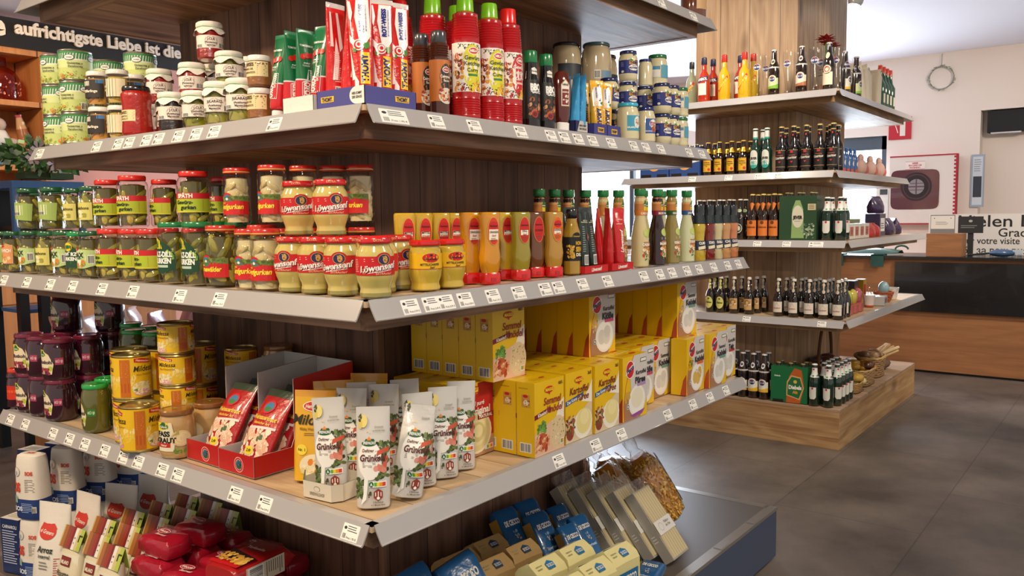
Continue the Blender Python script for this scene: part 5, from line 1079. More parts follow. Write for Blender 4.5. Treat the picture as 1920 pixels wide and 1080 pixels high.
def b_mpouch(r):
    c = 'dfaa1c'
    s = [(0, .044, .026, c, 3), (.05, .0455, .026, c, 2.4), (.12, .045, .018, c, 2.1), (.185, .046, .0026, 'd8982c', 2.2), (.20, .046, .0014, 'd8982c', 3)]
    a = [('e', 'f0e8dc', .004, .165, .030, .012), ('e', 'c4281e', .004, .165, .028, .0105), ('t', 'f4ece0', 'Hengstenberg', .004, .165, .0085, {'sh': .2, 'w': .046}), ('t', '2c2410', 'Mildes', -.008, .136, .022, {'sh': .25, 'b': .02}), ('t', '8a6a14', 'Mildes Weinsauerkraut', .0, .116, .006, {'w': .06}), ('ln', '8a6a14', -.02, .10, .02, .108, 2), ('e', 'e8cf40', -.024, .07, .012, .012), ('t', '4a3a14', 'Nr. 1', -.024, .07, .006), ('e', 'e8dcb8', .004, .035, .032, .026), ('bl', ['e8842c', 'efe4c0', 'd8c890'], -.02, .014, .026, .05, 22, .006, 4)]
    lens(r, s, GLOSS, a, 'pouch_body', PRINT)
def b_wbag(r):
    c = 'b01c20'
    s = [(0, .052, .004, 'c8c4c0', 3), (.012, .052, .006, 'a8a4a2', 2.4), (.02, .053, .012, c, 2.2), (.06, .054, .020, c, 2.1), (.13, .053, .018, c, 2.1), (.175, .052, .006, '3a4838', 2.2), (.195, .052, .0016, '2c3a30', 3)]
    a = [('bl', ['e4c8ac', 'd8b898', 'eed8c0', 'd0a888', 'e8a890'], -.042, .022, .042, .090, 90, .008, 4), ('p', 'd8d0cc', [(-.048, .086), (.048, .094), (.048, .10), (-.048, .092)]), ('t', 'e8c048', 'Weinsauerkraut', .0, .118, .012, {'sh': .25, 'b': .03, 'w': .085}), ('t', 'e8c048', 'klassischer Art', .0, .104, .007, {'sh': .2}), ('e', 'c41c22', -.004, .146, .022, .018), ('e', '3a7aa0', -.004, .146, .0165, .013), ('e', '3e7a34', -.004, .140, .013, .006), ('e', 'e4cf2c', -.006, .036, .015, .010), ('t', '4a4a10', '2,49', -.006, .036, .007), ('bl', ['2c4a24', '3c5a30'], .010, .06, .022, .075, 6, .006, 2)]
    lens(r, s, FOIL, a, 'pouch_body', PRINT)
def b_dispbox(r):
    """red display carton: low front, tall grey-white side wings at the back; local front = -Y"""
    w, d, h, H, t = .140, .30, .050, .228, .002; R_ = 'b81a18'; g = 'c4c0bc'
    b = MB(); b.box(-w/2, -d/2, 0, w/2, d/2, t, g); b.box(-w/2, -d/2, 0, w/2, -d/2+t, h, {'k': g, '*': R_}); b.box(-w/2, d/2-t, 0, w/2, d/2, H, {'f': g, '*': R_})
    for x0, inn in ((-w/2, 'r'), (w/2-t, 'l')):
        P = [(-d/2, 0), (d/2, 0), (d/2, H), (-d/2+.116, H*.93), (-d/2+.114, h+.02), (-d/2+.105, h), (-d/2, h)]
        A = [(x0, y, z) for y, z in P]; B = [(x0+t, y, z) for y, z in P]
        b.face(A[::-1], g if inn == 'l' else R_); b.face(B, g if inn == 'r' else R_)
        for i in range(len(P)): j = (i+1) % len(P); b.face([A[i], A[j], B[j], B[i]], g)
    b.build('carton', CARTON, r)
    b = MB(); draw(b, [('e', 'e8c8b8', .012, .024, .018, .018), ('e', 'c41c22', .012, .024, .0165, .0165), ('e', 'e8c8b8', .012, .024, .0125, .0125), ('e', '2a5a80', .012, .024, .0115, .0115), ('e', '2c5a34', .014, .020, .009, .006), ('bl', ['1c2c3c', '3a7a8a', '5a8a4a'], .004, .018, .02, .032, 9, .003, 1)], flat(0, 'f', w, d)); b.build('print', PRINT, r)
def b_fixtray(r):
    b = MB(); c = 'd8cfbc'; P = [(-.055, -.035), (-.040, -.055), (.040, -.055), (.055, -.035), (.055, .05), (-.055, .05)]
    b.face([(x, y, .001) for x, y in P], c)
    for i in range(6):
        (x0, y0), (x1, y1) = P[i], P[(i+1) % 6]; h = .036 if i != 0 else .05
        b.face([(x0, y0, 0), (x1, y1, 0), (x1, y1, .036), (x0, y0, h)], c); b.face([(x0*.97, y0*.97, h), (x1*.97, y1*.97, .036), (x1*.97, y1*.97, 0), (x0*.97, y0*.97, 0)], c); b.face([(x0, y0, h), (x1, y1, .036), (x1*.97, y1*.97, .036), (x0*.97, y0*.97, h)], '2c5a3a')
    b.build('tray', PRINT, r); b = MB()
    draw(b, [('t', '8a8270', 'SPREEWALDHOF', .0, .011, .007, {'b': .02, 'w': .042}), ('e', '8a8270', 0, .022, .009, .006), ('e', 'd8cfbc', 0, .0215, .0078, .005)], flat(0, 'f', 0, .11))
    A, B = Vector((-.055, -.035, 0)), Vector((-.040, -.055, 0)); dv = (B-A).normalized(); nv = Vector((dv.y, -dv.x, 0)); mid = (A+B)/2
    draw(b, [('t', '6a6454', 'FIX &', 0, .024, .0065, {'b': .02, 'w': .018}), ('t', '6a6454', 'FERTIG', 0, .013, .0065, {'b': .02, 'w': .021})], lambda x, z_, e: tuple(mid+dv*x-nv*(-e)+Vector((0, 0, z_))) if nv.dot(mid) > 0 else tuple(mid+dv*x-nv*e+Vector((0, 0, z_)))); b.build('print', PRINT, r)
YEL = 'e6bb12'
def b_knoedel(r, kind):
    if kind in ('semmel', 'kpue', 'elpure'):
        w, d, h = .128, .054, .184
        f = [('e', 'c41c22', -.002, h-.024, .020, .0085), ('p', 'c41c22', [(-.006, h-.03), (.004, h-.03), (-.001, h-.038)]), ('t', 'f2d81c', 'MAGGI', -.002, h-.024, .0078, {'b': .05}), ('ln', '6a5a20', .045, h-.018, .06, h-.01, 2)]
        if kind == 'semmel':
            f = [('p', 'e0b898', [(w/2, 0), (-w/2, 0), (-w/2, .056), (0, .078), (w/2, .095)]), ('p', 'efe4d0', [(.02, .07), (w/2, .08), (w/2, .13), (.045, .12)]), ('e', 'ddc49a', .036, .045, .034, .043), ('bl', ['b89a6a', 'efe0b8', '8a9a4a'], .01, .012, .062, .08, 40, .0022, 3), ('e', 'c05a30', -.035, .034, .026, .022), ('bl', ['d08050', 'a83c20', 'e0a070', 'e8c8a0'], -.062, .008, -.002, .048, 40, .006, 5), ('bl', ['4a7a2c', '6a9a3c', '86b04c'], -.05, .056, -.014, .084, 26, .006, 6), ('p', '7a1c2c', [(-.065, .092), (.004, .104), (.004, .116), (-.065, .104)]), ('t', 'f4ece0', 'Klassisch', -.03, .104, .0085, {'rot': 8, 'b': .03}), ('t', '9a3420', 'Semmel', .012, h-.052, .0185, {'sh': .2, 'w': .074}), ('t', '9a3420', 'Knödel', .022, h-.074, .0185, {'sh': .2, 'w': .068}), ('t', '6a4a1c', '6x1', .046, h-.014, .008, {'b': .03}), ('r', 'e8e4da', .046, .012, .062, .026), ('r', '5aa83c', .048, .014, .054, .024), ('r', 'e8902c', .054, .014, .060, .024)] + f
        elif kind == 'kpue':
            f = [('p', 'd8c4a0', [(w/2, 0), (-w/2, 0), (-w/2, .060), (0, .070), (w/2, .10)]), ('p', 'f0e8d8', [(.01, .10), (w/2, .09), (w/2, h-.03), (.05, .13)]), ('e', 'efe8d8', .020, .040, .045, .040), ('e', 'e8d890', .022, .046, .036, .034), ('e', 'efe2a4', .026, .056, .022, .020), ('e', '8a3c24', -.044, .026, .018, .02), ('bl', ['4a6a2c', 'a85a30', '6a2c1c', 'c8a050'], -.064, .02, -.02, .07, 36, .005, 5), ('p', '1c5a9a', [(-.065, .098), (.02, .112), (.02, .124), (-.065, .111)]), ('t', 'f4ece0', 'Das Komplette', -.024, .111, .0082, {'rot': 8, 'b': .03, 'w': .075}), ('t', '7a2c1c', 'Kartoffel', .0, h-.050, .0185, {'sh': .2, 'w': .088}), ('t', '7a2c1c', 'Püree', .018, h-.071, .0185, {'sh': .2, 'w': .058}), ('t', '6a4a1c', '2x3', .05, h-.012, .008, {'b': .03})] + f
        else:
            f = [('r', 'b81c22', -w/2, .045, w/2, h-.002), ('p', YEL, [(-w/2, h-.034), (.002, h-.028), (.004, h-.002), (-w/2, h-.002)]), ('r', 'b88a64', -w/2, 0, w/2, .045), ('e', 'ede4c4', .0, .058, .056, .052), ('e', 'dccf94', .0, .058, .050, .046), ('e', 'e6dca8', .002, .06, .036, .034), ('e', 'd2c488', .002, .06, .027, .025), ('e', 'e6dca8', .004, .062, .017, .016), ('e', 'c41c22', -.018, h-.018, .026, .012), ('t', 'f2d81c', 'MAGGI', -.018, h-.018, .0105, {'b': .05}), ('t', 'f4ece0', 'el puré', .006, h-.052, .011, {'sh': .2}), ('t', 'f4ece0', 'Original', .010, h-.071, .018, {'b': .03, 'w': .095}), ('r', '8a1420', .002, h-.094, w/2, h-.081), ('t', 'f4ece0', 'NATURAL', .033, h-.0875, .008, {'b': .03}), ('r', 'f2f0e8', .028, .010, .060, .022), ('r', '5aa83c', .036, .012, .042, .020), ('r', 'e8cf2c', .042, .012, .050, .020), ('r', 'e8602c', .05, .012, .058, .020)]
        l = [('r', 'c89a40', -.012, h-.062, .014, h-.030), ('e', 'c41c22', .0, h-.034, .008, .004), ('e', 'e8dcb8', .002, h-.05, .008, .007), ('bl', ['9a4a28', 'c87a40'], -.01, h-.06, .012, h-.044, 8, .003, 1), ('bar', '', .0, .022, .030, .020), ('ln', 'b88f18', -.02, h-.018, .01, h-.012, 1)]
        t = [('ln', 'c49a14', -.04, -.01, .03, .01, 3), ('e', 'c41c22', .012, .006, .012, .005)]
        col = YEL
        faces = {'f': f, 'l': l, 'r': [('r', 'cf6a38', -.027, .0, .027, .07)], 't': t}
    else:
        w, d, h = .144, .054, .184; nm = {'pue': ('Kartoffel', 'Püree', 'b088b8'), 'klo': ('Kartoffel', 'Klöße', 'c04a6a'), 'sem': ('Semmel', 'Knödel', '6a9a8a'), 'kno': ('Kartoffel', 'Knödel', 'd8602c'), 'tei': ('Kartoffel', 'Teig', 'c8342c')}[kind]
        bg = 'cfc9c4'
        f = [('r', 'a87a58', -w/2, 0, w/2, .08), ('p', bg, [(-.02, .06), (w/2, .02), (w/2, h), (-.036, h)]), ('p', YEL, [(-w/2, 0), (-.066, 0), (-.068, .05), (-.05, .11), (-.01, .165), (.06, h), (-w/2, h)][:0] or [(-w/2, 0), (-.064, 0), (-.068, .045), (-.056, .10), (-.034, .15), (-.01, h), (-w/2, h)]), ('p', 'c4281c', [(-.064, 0), (-.061, 0), (-.065, .045), (-.053, .10), (-.031, .15), (-.007, h), (-.010, h), (-.034, .15), (-.056, .10), (-.068, .045)]), ('p', YEL, [(w/2, 0), (.03, 0), (w/2, .05)]),
             ('e', 'eae6e0', .012, .050, .050, .046), ('e', 'f2efe8', .012, .052, .045, .041)]
        if kind == 'pue': f += [('e', 'e9e2c8', .012, .058, .036, .030), ('bl', ['d8b848', 'c8a23c'], -.06, .05, -.035, .08, 8, .010, 2), ('p', '9a4a9a', [(-.03, .012), (.06, .02), (.04, .006), (-.01, .004)])]
        elif kind == 'kno': f += [('e', 'd8b458', -.004, .050, .017, .021), ('e', 'dcb85c', .020, .046, .018, .022), ('e', 'd4ac4c', .034, .062, .016, .02), ('bl', ['8a6a3c', 'a8843c', '5a7a2c'], -.055, .09, -.02, .11, 14, .005, 2), ('p', 'c8ccd0', [(.0, .07), (.012, .07), (.046, .05), (.046, .053), (.014, .075), (.002, .078)])]
        else: f += [('e', 'd8d4cc', -.004, .050, .020, .022), ('e', 'dedad2', .022, .048, .020, .022), ('e', 'd4d0c8', .026, .064, .018, .018), ('bl', ['8a5a34', 'c8a87a', 'd8c8b0'], -.055, .07, -.03, .10, 12, .006, 2)]
        f += [('e', 'f2efe8', -.042, .040, .008, .008), ('e', '1c1a20', -.042, .040, .0065, .0065), ('e', 'f2efe8', -.042, .040, .003, .004), ('e', 'f2efe8', -.030, h-.038, .0245, .026), ('e', 'c4202c', -.030, h-.038, .0225, .024), ('p', 'f2efe8', [(-.056, h-.054), (-.010, h-.034), (-.005, h-.02), (-.050, h-.040)]), ('t', '1c2a5c', 'Pfanni', -.030, h-.037, .0125, {'rot': 24, 'b': .04, 'w': .046}),
              ('t', '2a2a34', nm[0], .034, h-.052, .0125, {'b': .02, 'w': .06}), ('t', '2a2a34', nm[1], .030, h-.074, .0185, {'b': .04, 'w': .074}), ('r', nm[2], .012, h-.093, .062, h-.084), ('r', '5a6a4a', .030, h-.024, .066, h-.012), ('r', 'e9e4da', .032, h-.022, .064, h-.014)]
        l = [('p', 'b84a28', [(.006, 0), (.027, 0), (.027, .07), (.016, .05)])]; col = YEL
        t = [('ln', 'c08a14', -.05, -.012, .03, .012, 3), ('e', 'c4202c', .03, .0, .016, .008)]
        faces = {'f': f, 'l': l, 't': t}
    box(r, w, d, h, col, faces, CARTON)
# ---------------------------------------------------------------- third shelf, left arm
z = ZD+E
G = 'jars of red cabbage'
RK = Kind('red_cabbage_jar', 'jar', b_kraut, '34101e', '6e1a34', 'Rotkohl'); KK = Kind('kale_jar', 'jar', b_kraut, '5a5a20', '1f9a44', 'Grünkohl', .037, .135); RB = Kind('red_cabbage_jar', 'jar', b_kraut, '34101e', '9a3420', 'Rotkohl')
spec = [(116, -.088, 2, 'front stack nearest the kale jars'), (78, -.090, 0, ''), (80, -.09, 2, 'second front stack'), (58, -.09, 2, 'outermost front stack')]
ya = rowY(114, -.086, z+.06); yb = max(rowY(84, -.086, z+.06), ya+.0895); yc = yb+.0895
nm = ('bottom', 'middle', 'top')
for si, (x, y, n, t) in enumerate(((-.086, ya, 2, 'front stack nearest the kale jars'), (-.086, yb, 2, 'second front stack'), (-.086, yc, 2, 'outermost front stack'), (.005, ya+.004, 2, 'stack behind the front one nearest the kale'), (.006, yb+.03, 3, 'tall stack set one row back'), (.095, ya-.01, 3, 'tall stack against the green-lidded jars'))):
    for k in range(n):
        (RB if (si == 4 and k == 2) else RK).put(x, y, z+k*.1215, (-66, -100, -54, -80, -90, -84)[si]+k*12, f'dark red cabbage jar, {nm[k]} of the {t}', G)
Kind('sauce_jar', 'jar', b_slim).put(-.098, yc+.078, z, -60, 'slim dark jar with bright red label at the outer end of the lower shelf')
G = 'jars of kale'
yk = rowY(182, -.09, z+.05)
KK.put(-.092, yk, z, -84, 'jar of dark green kale with green lid, frontmost beside the tins', G); KK.put(-.03, yk+.056, z, -84, 'jar of dark green kale with green lid, behind its twin', G)
for i, (u, x) in enumerate(((235, .06), (262, .06), (292, .07), (225, .14), (262, .15), (300, .15))):
    y = rowY(u, x, z+.3); y = max(y, [0, 0, 0, 0, 0, 0][i])
    if i in (1, 2, 4, 5): pass
    for k in range(2 if i < 3 else 3)[:]:
        pass
ybs = []
for row_, (x, us, lv) in enumerate(((.02, [286, 236], 2), (.115, [322, 285, 246], 2))):
    last = None
    for i, u in enumerate(us):
        y = rowY(u, x, z+.25)
        if last is not None: y = max(y, last+.077)
        last = y
        for k in range(lv): KK.put(x, y, z+k*.136, -84, f'dark kale jar with green lid, {("lower", "upper")[k]} of the {ORD[i]} stack in shaded row {("one", "two")[row_]}', G)
G = 'yellow sauerkraut tins'
ML = Kind('sauerkraut_tin', 'tin', b_mild, .0485, .117); MS = Kind('sauerkraut_tin', 'tin', b_mild, .041, .0745)
y1 = rowY(289, -.085, z+.06); y2 = y1+.0985
ML.put(-.085, y1, z, -56, 'large yellow sauerkraut tin standing alone, lowest and frontmost', G)
for k in range(2): ML.put(-.085, y2, z+k*.1175, (-50, -76)[k], f'large yellow sauerkraut tin, {("lower", "upper")[k]} of the front stack', G)
y3 = max(rowY(224, -.02, z+.15), y2+.06)
for k in range(2): ML.put(-.022, y2+.078, z+k*.1175, (-66, -44)[k], f'large yellow sauerkraut tin, {("lower", "upper")[k]} of the stack beside the kale jars', G)
y4 = rowY(312, .03, z+.15)
for k in range(2): ML.put(.03, y4, z+k*.1175, (-66, -74)[k], f'large yellow sauerkraut tin, {("lower", "upper")[k]} of the second-row stack', G)
for k in range(2): ML.put(.13, y4-.0, z+k*.1175, -66, f'large yellow sauerkraut tin, {("lower", "upper")[k]} of the third-row stack', G)
y5 = rowY(376, -.01, z+.15)
for k in range(4): MS.put(-.012, y5, z+k*.0812, (-60, -66, -20, -36)[k], f'small yellow sauerkraut tin, {("lowest", "second", "third", "topmost")[k]} of the tall stack beside the brown lids', G, sc=1.08)
yq = rowY(452, .17, z+.2)
for k in range(3): MS.put(.17, yq, z+k*.075, (-60, -66, -20)[k], f'small yellow sauerkraut tin, {nm[k]} of the stack in the pillar shade', G)
FK = Kind('sauerkraut_jar', 'jar', b_fass); G = 'sauerkraut jars with brown lids'
y6 = rowY(337, -.088, z+.05); FK.put(-.09, y6+.006, z, -42, 'sauerkraut jar with brown lid and white label, frontmost beside the red cartons', G)
FK.put(.006, .626, z, -110, 'sauerkraut jar with brown lid, behind the front one', G)
for k in range(2): FK.put(.228, .632, z+k*.119, -60, f'sauerkraut jar with brown lid in the shade, {("lower", "upper")[k]}', G)
DB = Kind('display_carton', 'carton', b_dispbox)
DB.put(.052, .362, z, -90, 'red display carton with tall grey wings, the one beside the white pouches', 'red display cartons'); DB.put(.056, .5045, z, -90, 'red display carton with tall grey wings, the one beside the sauerkraut jars', 'red display cartons')
WB = Kind('sauerkraut_bag', 'pouch', b_wbag); G = 'red sauerkraut bags'
for j, (yb_, t) in enumerate(((.362, 'carton beside the pouches'), (.5045, 'carton beside the jars'))):
    for i in range(3):
        WB.put(-.064+i*.053, yb_+.002*i, z+.0025, -90, f'red sauerkraut bag leaning back, {("front", "second", "rear")[i]} one in the {t}', G, tilt=(-32, (1, -1)[j]))
Kind('display_tray', 'tray', b_fixtray).put(-.046, .074, z, -84, 'small cream card tray with a cut corner holding a white pouch')
PO = Kind('kale_pouch', 'pouch', b_pouch); PC = Kind('kale_pouch', 'pouch', b_pouch, True); G = 'white kale pouches'
def atD(u, d):    # point on the sight plane of column u, d metres in front of the camera
    p = CP + (CF + CR*((u-960)/F))*d; return p.x, p.y
for i, (u, d, r, t, k) in enumerate(((690, 1.735, -44, 'frontmost at the shelf corner', PO), (604, 1.76, -50, 'standing in the front of the cream tray', PO), (630, 1.828, -50, 'directly behind the cream tray', PO), (752, 1.785, -36, 'crumpled and bent over, beside the corner one', PC), (781, 1.865, -34, 'standing behind the crumpled one', PO), (824, 1.925, -34, 'second along from the crumpled one', PO), (857, 1.985, -34, 'last in front of the red puree box', PO),
                                     (672, 1.99, -46, 'third row behind the cream tray', PO), (712, 1.965, -44, 'middle of the second row', PO), (757, 2.02, -40, 'rear of the cluster', PO))):
    x, y = atD(u, d-.08)
    if i in (1, 2): x, y = ((-.054, .072), (.038, .122))[i-1]
    k.put(x, y, z+(.002 if 'tray' in t and 'behind' not in t else 0), r, 'white kale pouch, '+t, G, tilt=(0, 10) if k is PC else (-1, (1, -2, 2, 0, -1, 1, 2, 0, 1, -1, 1)[i]), sc=.93)
MP = Kind('sauerkraut_pouch', 'pouch', b_mpouch); G = 'yellow sauerkraut pouches'
for i, (u, d) in enumerate(((578, 1.83), (622, 1.94), (684, 2.03))):
    x, y = atD(u, d); MP.put(x, y, z, -52, f'yellow sauerkraut pouch, {ORD[i]} back from the front tray', G, tilt=(-2, (2, -2, 1, 2)[i]))
Kind('display_tray', 'tray', tray, .06, .07, .13, 'b0a8a0', inner='8a8684').put(.240, .200, z, 0, 'grey card tray at the pillar foot behind the white pouches')
# ---------------------------------------------------------------- third shelf, right arm: boxes in files
K = {k: Kind('dumpling_box', 'box', b_knoedel, k) for k in ('semmel', 'kpue', 'elpure', 'pue', 'klo', 'sem', 'kno', 'tei')}
names = {'semmel': 'yellow bread dumpling box', 'kpue': 'yellow potato puree box', 'elpure': 'red and yellow puree box', 'pue': 'pale potato puree box with round red badge', 'klo': 'pale potato dumpling box', 'sem': 'pale bread dumpling box', 'kno': 'potato dumpling box with yellow dumplings', 'tei': 'pale potato dough box'}
G = 'boxed dumplings and puree'
def file_(k, x0, yf, n, wd=.130, zz=z, where='', n0=0):
    for i in range(n):
        K[k].put(x0+wd/2, yf+.027+i*.0555, zz, .6*((-1)**i), f'{names[k]}, {ORD[i+n0]} in {where}', G)
file_('elpure', .272, -.002, 4, where='the file beside the white pouches')
file_('semmel', .402, -.128, 6, where='the corner file of the lower layer')
file_('kpue', .545, -.122, 6, where='the first puree file, lower layer'); file_('kpue', .680, -.126, 6, where='the second puree file, lower layer')
file_('pue', .826, -.126, 1, .146, where='front beside the yellow boxes'); file_('pue', .818, -.068, 5, .146, where='the pale puree file behind', n0=1)
file_('klo', .975, -.070, 6, .146, where='its file, lower layer'); file_('sem', 1.122, -.050, 5, .146, where='the file behind the yellow dumplings box')
K['kno'].put(1.322, -.088, z, 2, 'potato dumpling box with yellow dumplings, frontmost by itself', G)
file_('kno', 1.270, -.045, 5, .146, where='its file, lower layer')
file_('sem', 1.398, -.128, 6, .146, where='the last but one file', n0=6); file_('tei', 1.546, -.100, 5, .12 if 0 else .146, where='the end file')
z2 = z+.1845
for i in range(5): K['semmel'].put(.421, -.012+i*.0555-.0, z2, 0, f'yellow bread dumpling box, {ORD[i]} in the upper layer', G)
for i in range(5): K['klo'].put(.865, -.01+i*.0555, z2, 0, f'pale potato dumpling box, {ORD[i]} in the upper layer', G)
for i in range(5): K['sem'].put(1.345, -.045+i*.0555, z2, 0, f'pale bread dumpling box, {ORD[i]} in the upper layer', G)
# ================================================================== GOODS ON THE LOW PLINTH
def b_sos(r):
    w = 'e4dccf'; bl = '1f3c7c'
    s = [(0, .040, .029, bl, 3.5), (.004, .043, .031, bl, 3.5), (.055, .0435, .0315, bl, 3.2), (.0555, .0435, .0315, w, 3.2), (.12, .042, .030, w, 3), (.160, .039, .028, w, 3), (.172, .036, .024, w, 3.4), (.176, .030, .014, w, 3)]
    a = [('t', 'd0452c', 'SOS', -.030, .088, .024, {'b': .06, 'w': .038}), ('t', 'd0452c', 'SOS', .018, .128, .0095, {'b': .05}), ('ln', '8a8680', .004, .075, .036, .112, 8), ('e', 'a8aab0', -.024, .130, .012, .013), ('e', w, -.024, .130, .0105, .0115), ('e', 'a8aab0', -.024, .126, .005, .006), ('p', '8fb0a8', [(-.036, .045), (-.022, .045), (-.022, .062), (-.029, .066), (-.036, .062)]), ('ln', '9ab0d8', -.01, .018, .034, .046, 6), ('bar', '', .03, .028, .010, .014), ('t', 'dfe6f2', 'SOS', -.02, .03, .012, {'b': .04})]
    lens(r, s, PAPER, a, 'paper_bag', PRINT)
    b = MB(); draw(b, [('t', 'd0452c', 'SOS', .0, .0, .010, {'b': .05, 'rot': 10}), ('ln', 'b8b0a8', -.02, -.01, .02, -.004, 1)], lambda x, y, e: (x, y, .1765+e)); b.build('top_print', PRINT, r)
def b_arroz(r, ttl='Arroz'):
    w = 'e2dcd2'
    s = [(0, .046, .030, 'c8b890', 3.5), (.004, .048, .032, 'c8b890', 3.5), (.03, .049, .033, w, 3.2), (.09, .048, .030, w, 2.8), (.13, .046, .020, w, 2.4), (.155, .045, .010, w, 2.4), (.195, .046, .003, w, 3), (.2, .046, .002, w, 3)]
    a = [('e', 'cf3c2e', -.004, .140, .024, .0165), ('p', 'cf3c2e', [(-.028, .144), (-.022, .158), (-.006, .155), (.01, .158), (.02, .148), (.004, .13)]), ('t', 'efe0d4', 'el Granero', -.004, .140, .008, {'sh': .2, 'rot': -6, 'w': .04}), ('t', '2c3428', ttl, .0, .104, .0125, {'b': .03}), ('t', '2c3428', 'integral', .0, .090, .008), ('ln', '8a8678', -.014, .06, .012, .08, 3), ('ln', 'b85a4a', .026, .03, .046, .09, 12)]
    lens(r, s, PAPER, a, 'paper_bag', PRINT)
def b_risotto(r):
    w = 'ddd2b4'
    s = [(0, .036, .022, w, 3.4), (.004, .038, .024, w, 3.4), (.06, .038, .024, w, 3), (.11, .037, .016, w, 2.6), (.14, .036, .008, w, 2.6)]
    a = [('p', 'e8e2cc', [(-.034, .02), (.034, .02), (.034, .118), (-.034, .118)]), ('r', '6a1c1c', -.017, .092, .017, .112), ('r', '8a2c24', -.0155, .0935, .0155, .1105), ('t', 'efe2cc', 'MILANO', .0, .100, .0075, {'b': .04, 'w': .027}), ('t', '3a3428', 'Risotto', .0, .076, .0115, {'w': .044}), ('t', '3a3428', 'al Tartufo', .0, .062, .008, {'w': .036}), ('bl', ['c8a870', 'a88850', 'e0d0a0'], -.03, .02, .03, .04, 30, .004, 3)]
    lens(r, s, CLEARFILM if 0 else PRINT, a, 'bag', PRINT)
    b = MB(); k = ['c8b070', 'a86a34', '8a4a28', '9a3428', '7a2424', 'e8e4dc', 'cfc080', 'b0c048']; e_ = [-.038, -.034, -.022, -.012, -.002, .006, .016, .026, .038]
    for sgn in (-1, 1):
        for i in range(8): b.face([(e_[i], sgn*.014, .128), (e_[i+1], sgn*.014, .128), (e_[i+1], sgn*.0006, .172), (e_[i], sgn*.0006, .172)][::sgn], k[i])
    draw(b, [('r', '1c3a1c', .024, .146, .027, .158), ('r', '1c3a1c', .024, .157, .036, .160), ('e', '8a7a70', .011, .152, .002, .002), ('e', '8a7a70', .011, .142, .0015, .0015)], lambda x, z_, e: (x, -.0006-(.172-z_)*.305-e-.0004, z_))
    b.build('header_card', CARTON, r)
def b_redpack(r):
    c = 'a8142c'; b = MB(); rn = random.Random(4)
    rows = []
    for z_, w, d in ((0, .060, .036), (.012, .066, .041), (.034, .066, .041), (.046, .058, .034), (.048, .02, .01)):
        rows.append([(x*w*(1+rn.uniform(-.04, .04)), y*d*(1+rn.uniform(-.06, .06)), z_+rn.uniform(-.002, .002)) for x, y in ((-1, -.8), (-.9, -1), (-.3, -1.02), (.3, -1.02), (.9, -1), (1, -.8), (1.02, 0), (1, .8), (.9, 1), (.3, 1.03), (-.3, 1.03), (-.9, 1), (-1, .8), (-1.02, 0))])
    b.grid(rows, c, True, True); b.face(rows[-1], c); b.face(rows[0][::-1], c); b.build('foil_pack', FOIL, r, sharp=60)
    b = MB(); draw(b, [('e', 'f0c8c8', -.012, .006, .024, .012), ('e', c, -.012, .006, .022, .010), ('t', 'f8e4e0', 'Vecce', -.012, .006, .011, {'sh': .2, 'b': .03}), ('t', 'f0d8d4', 'Basmati', .004, -.014, .009, {'sh': .2, 'b': .02})], lambda x, y, e: (x, y, .0520+e)); b.build('print', PRINT, r)
def b_pastapack(r):
    b = MB(); c = 'ab1a1e'; b.loft([(0, .052, .028, c, 4), (.008, .058, .033, c, 4), (.16, .058, .033, c, 4), (.175, .054, .024, c, 4), (.19, .055, .003, c, 3)], 28); b.build('pasta_pack', FOIL, r, sharp=50)
    b = MB(); f = lambda x, z_, e: (x, -.0335-e, z_)
    draw(b, [('p', '1c1416', [(-.05, .05), (.05, .02), (.05, .07), (-.05, .09)]), ('bl', ['d8a848', 'c89438', 'e4bc60'], -.046, .028, .046, .066, 60, .007, 2), ('t', 'f0d8d4', 'Tagliatelle', 0, .115, .011, {'w': .07}), ('r', 'c81c20', -.05, .008, .05, .022)], f)
    draw(b, [('r', 'd8cfb8', -.024, .03, .024, .15), ('bar', '', 0, .06, .036, .04), ('ln', '6a6458', -.02, .09, .02, .145, 8)], lambda x, z_, e: (.059+e, x, z_)); b.build('print', PRINT, r)
NAVY = '1a2c5c'
def b_carn(r):
    a = [('t', 'e4e6ec', 'CARNAROLI', .0, .150, .0105, {'w': .062, 'b': .02}), ('ln', 'b8c0d4', -.034, .030, .034, .14, 14)]
    box(r, .080, .060, .175, {'t': 'ddd6c8', '*': NAVY}, {'f': a, 'l': [('p', 'c8d4d8', [(-.02, .06), (.02, .06), (.022, .01), (-.02, .01)]), ('e', '3a5a9a', 0, .13, .02, .012), ('t', 'e4e6ec', 'Arroz', 0, .10, .010)], 't': [('ln', '9a948a', -.03, -.015, .03, .015, 3)]}, CARTON)
DCB = '1c5c92'
def dclogo(x, z, w, c='efece4', rot=0): return ('t', c, 'DE CECCO', x, z, w*.26, {'w': w, 'fit': 1, 'b': .05, 'rot': rot})
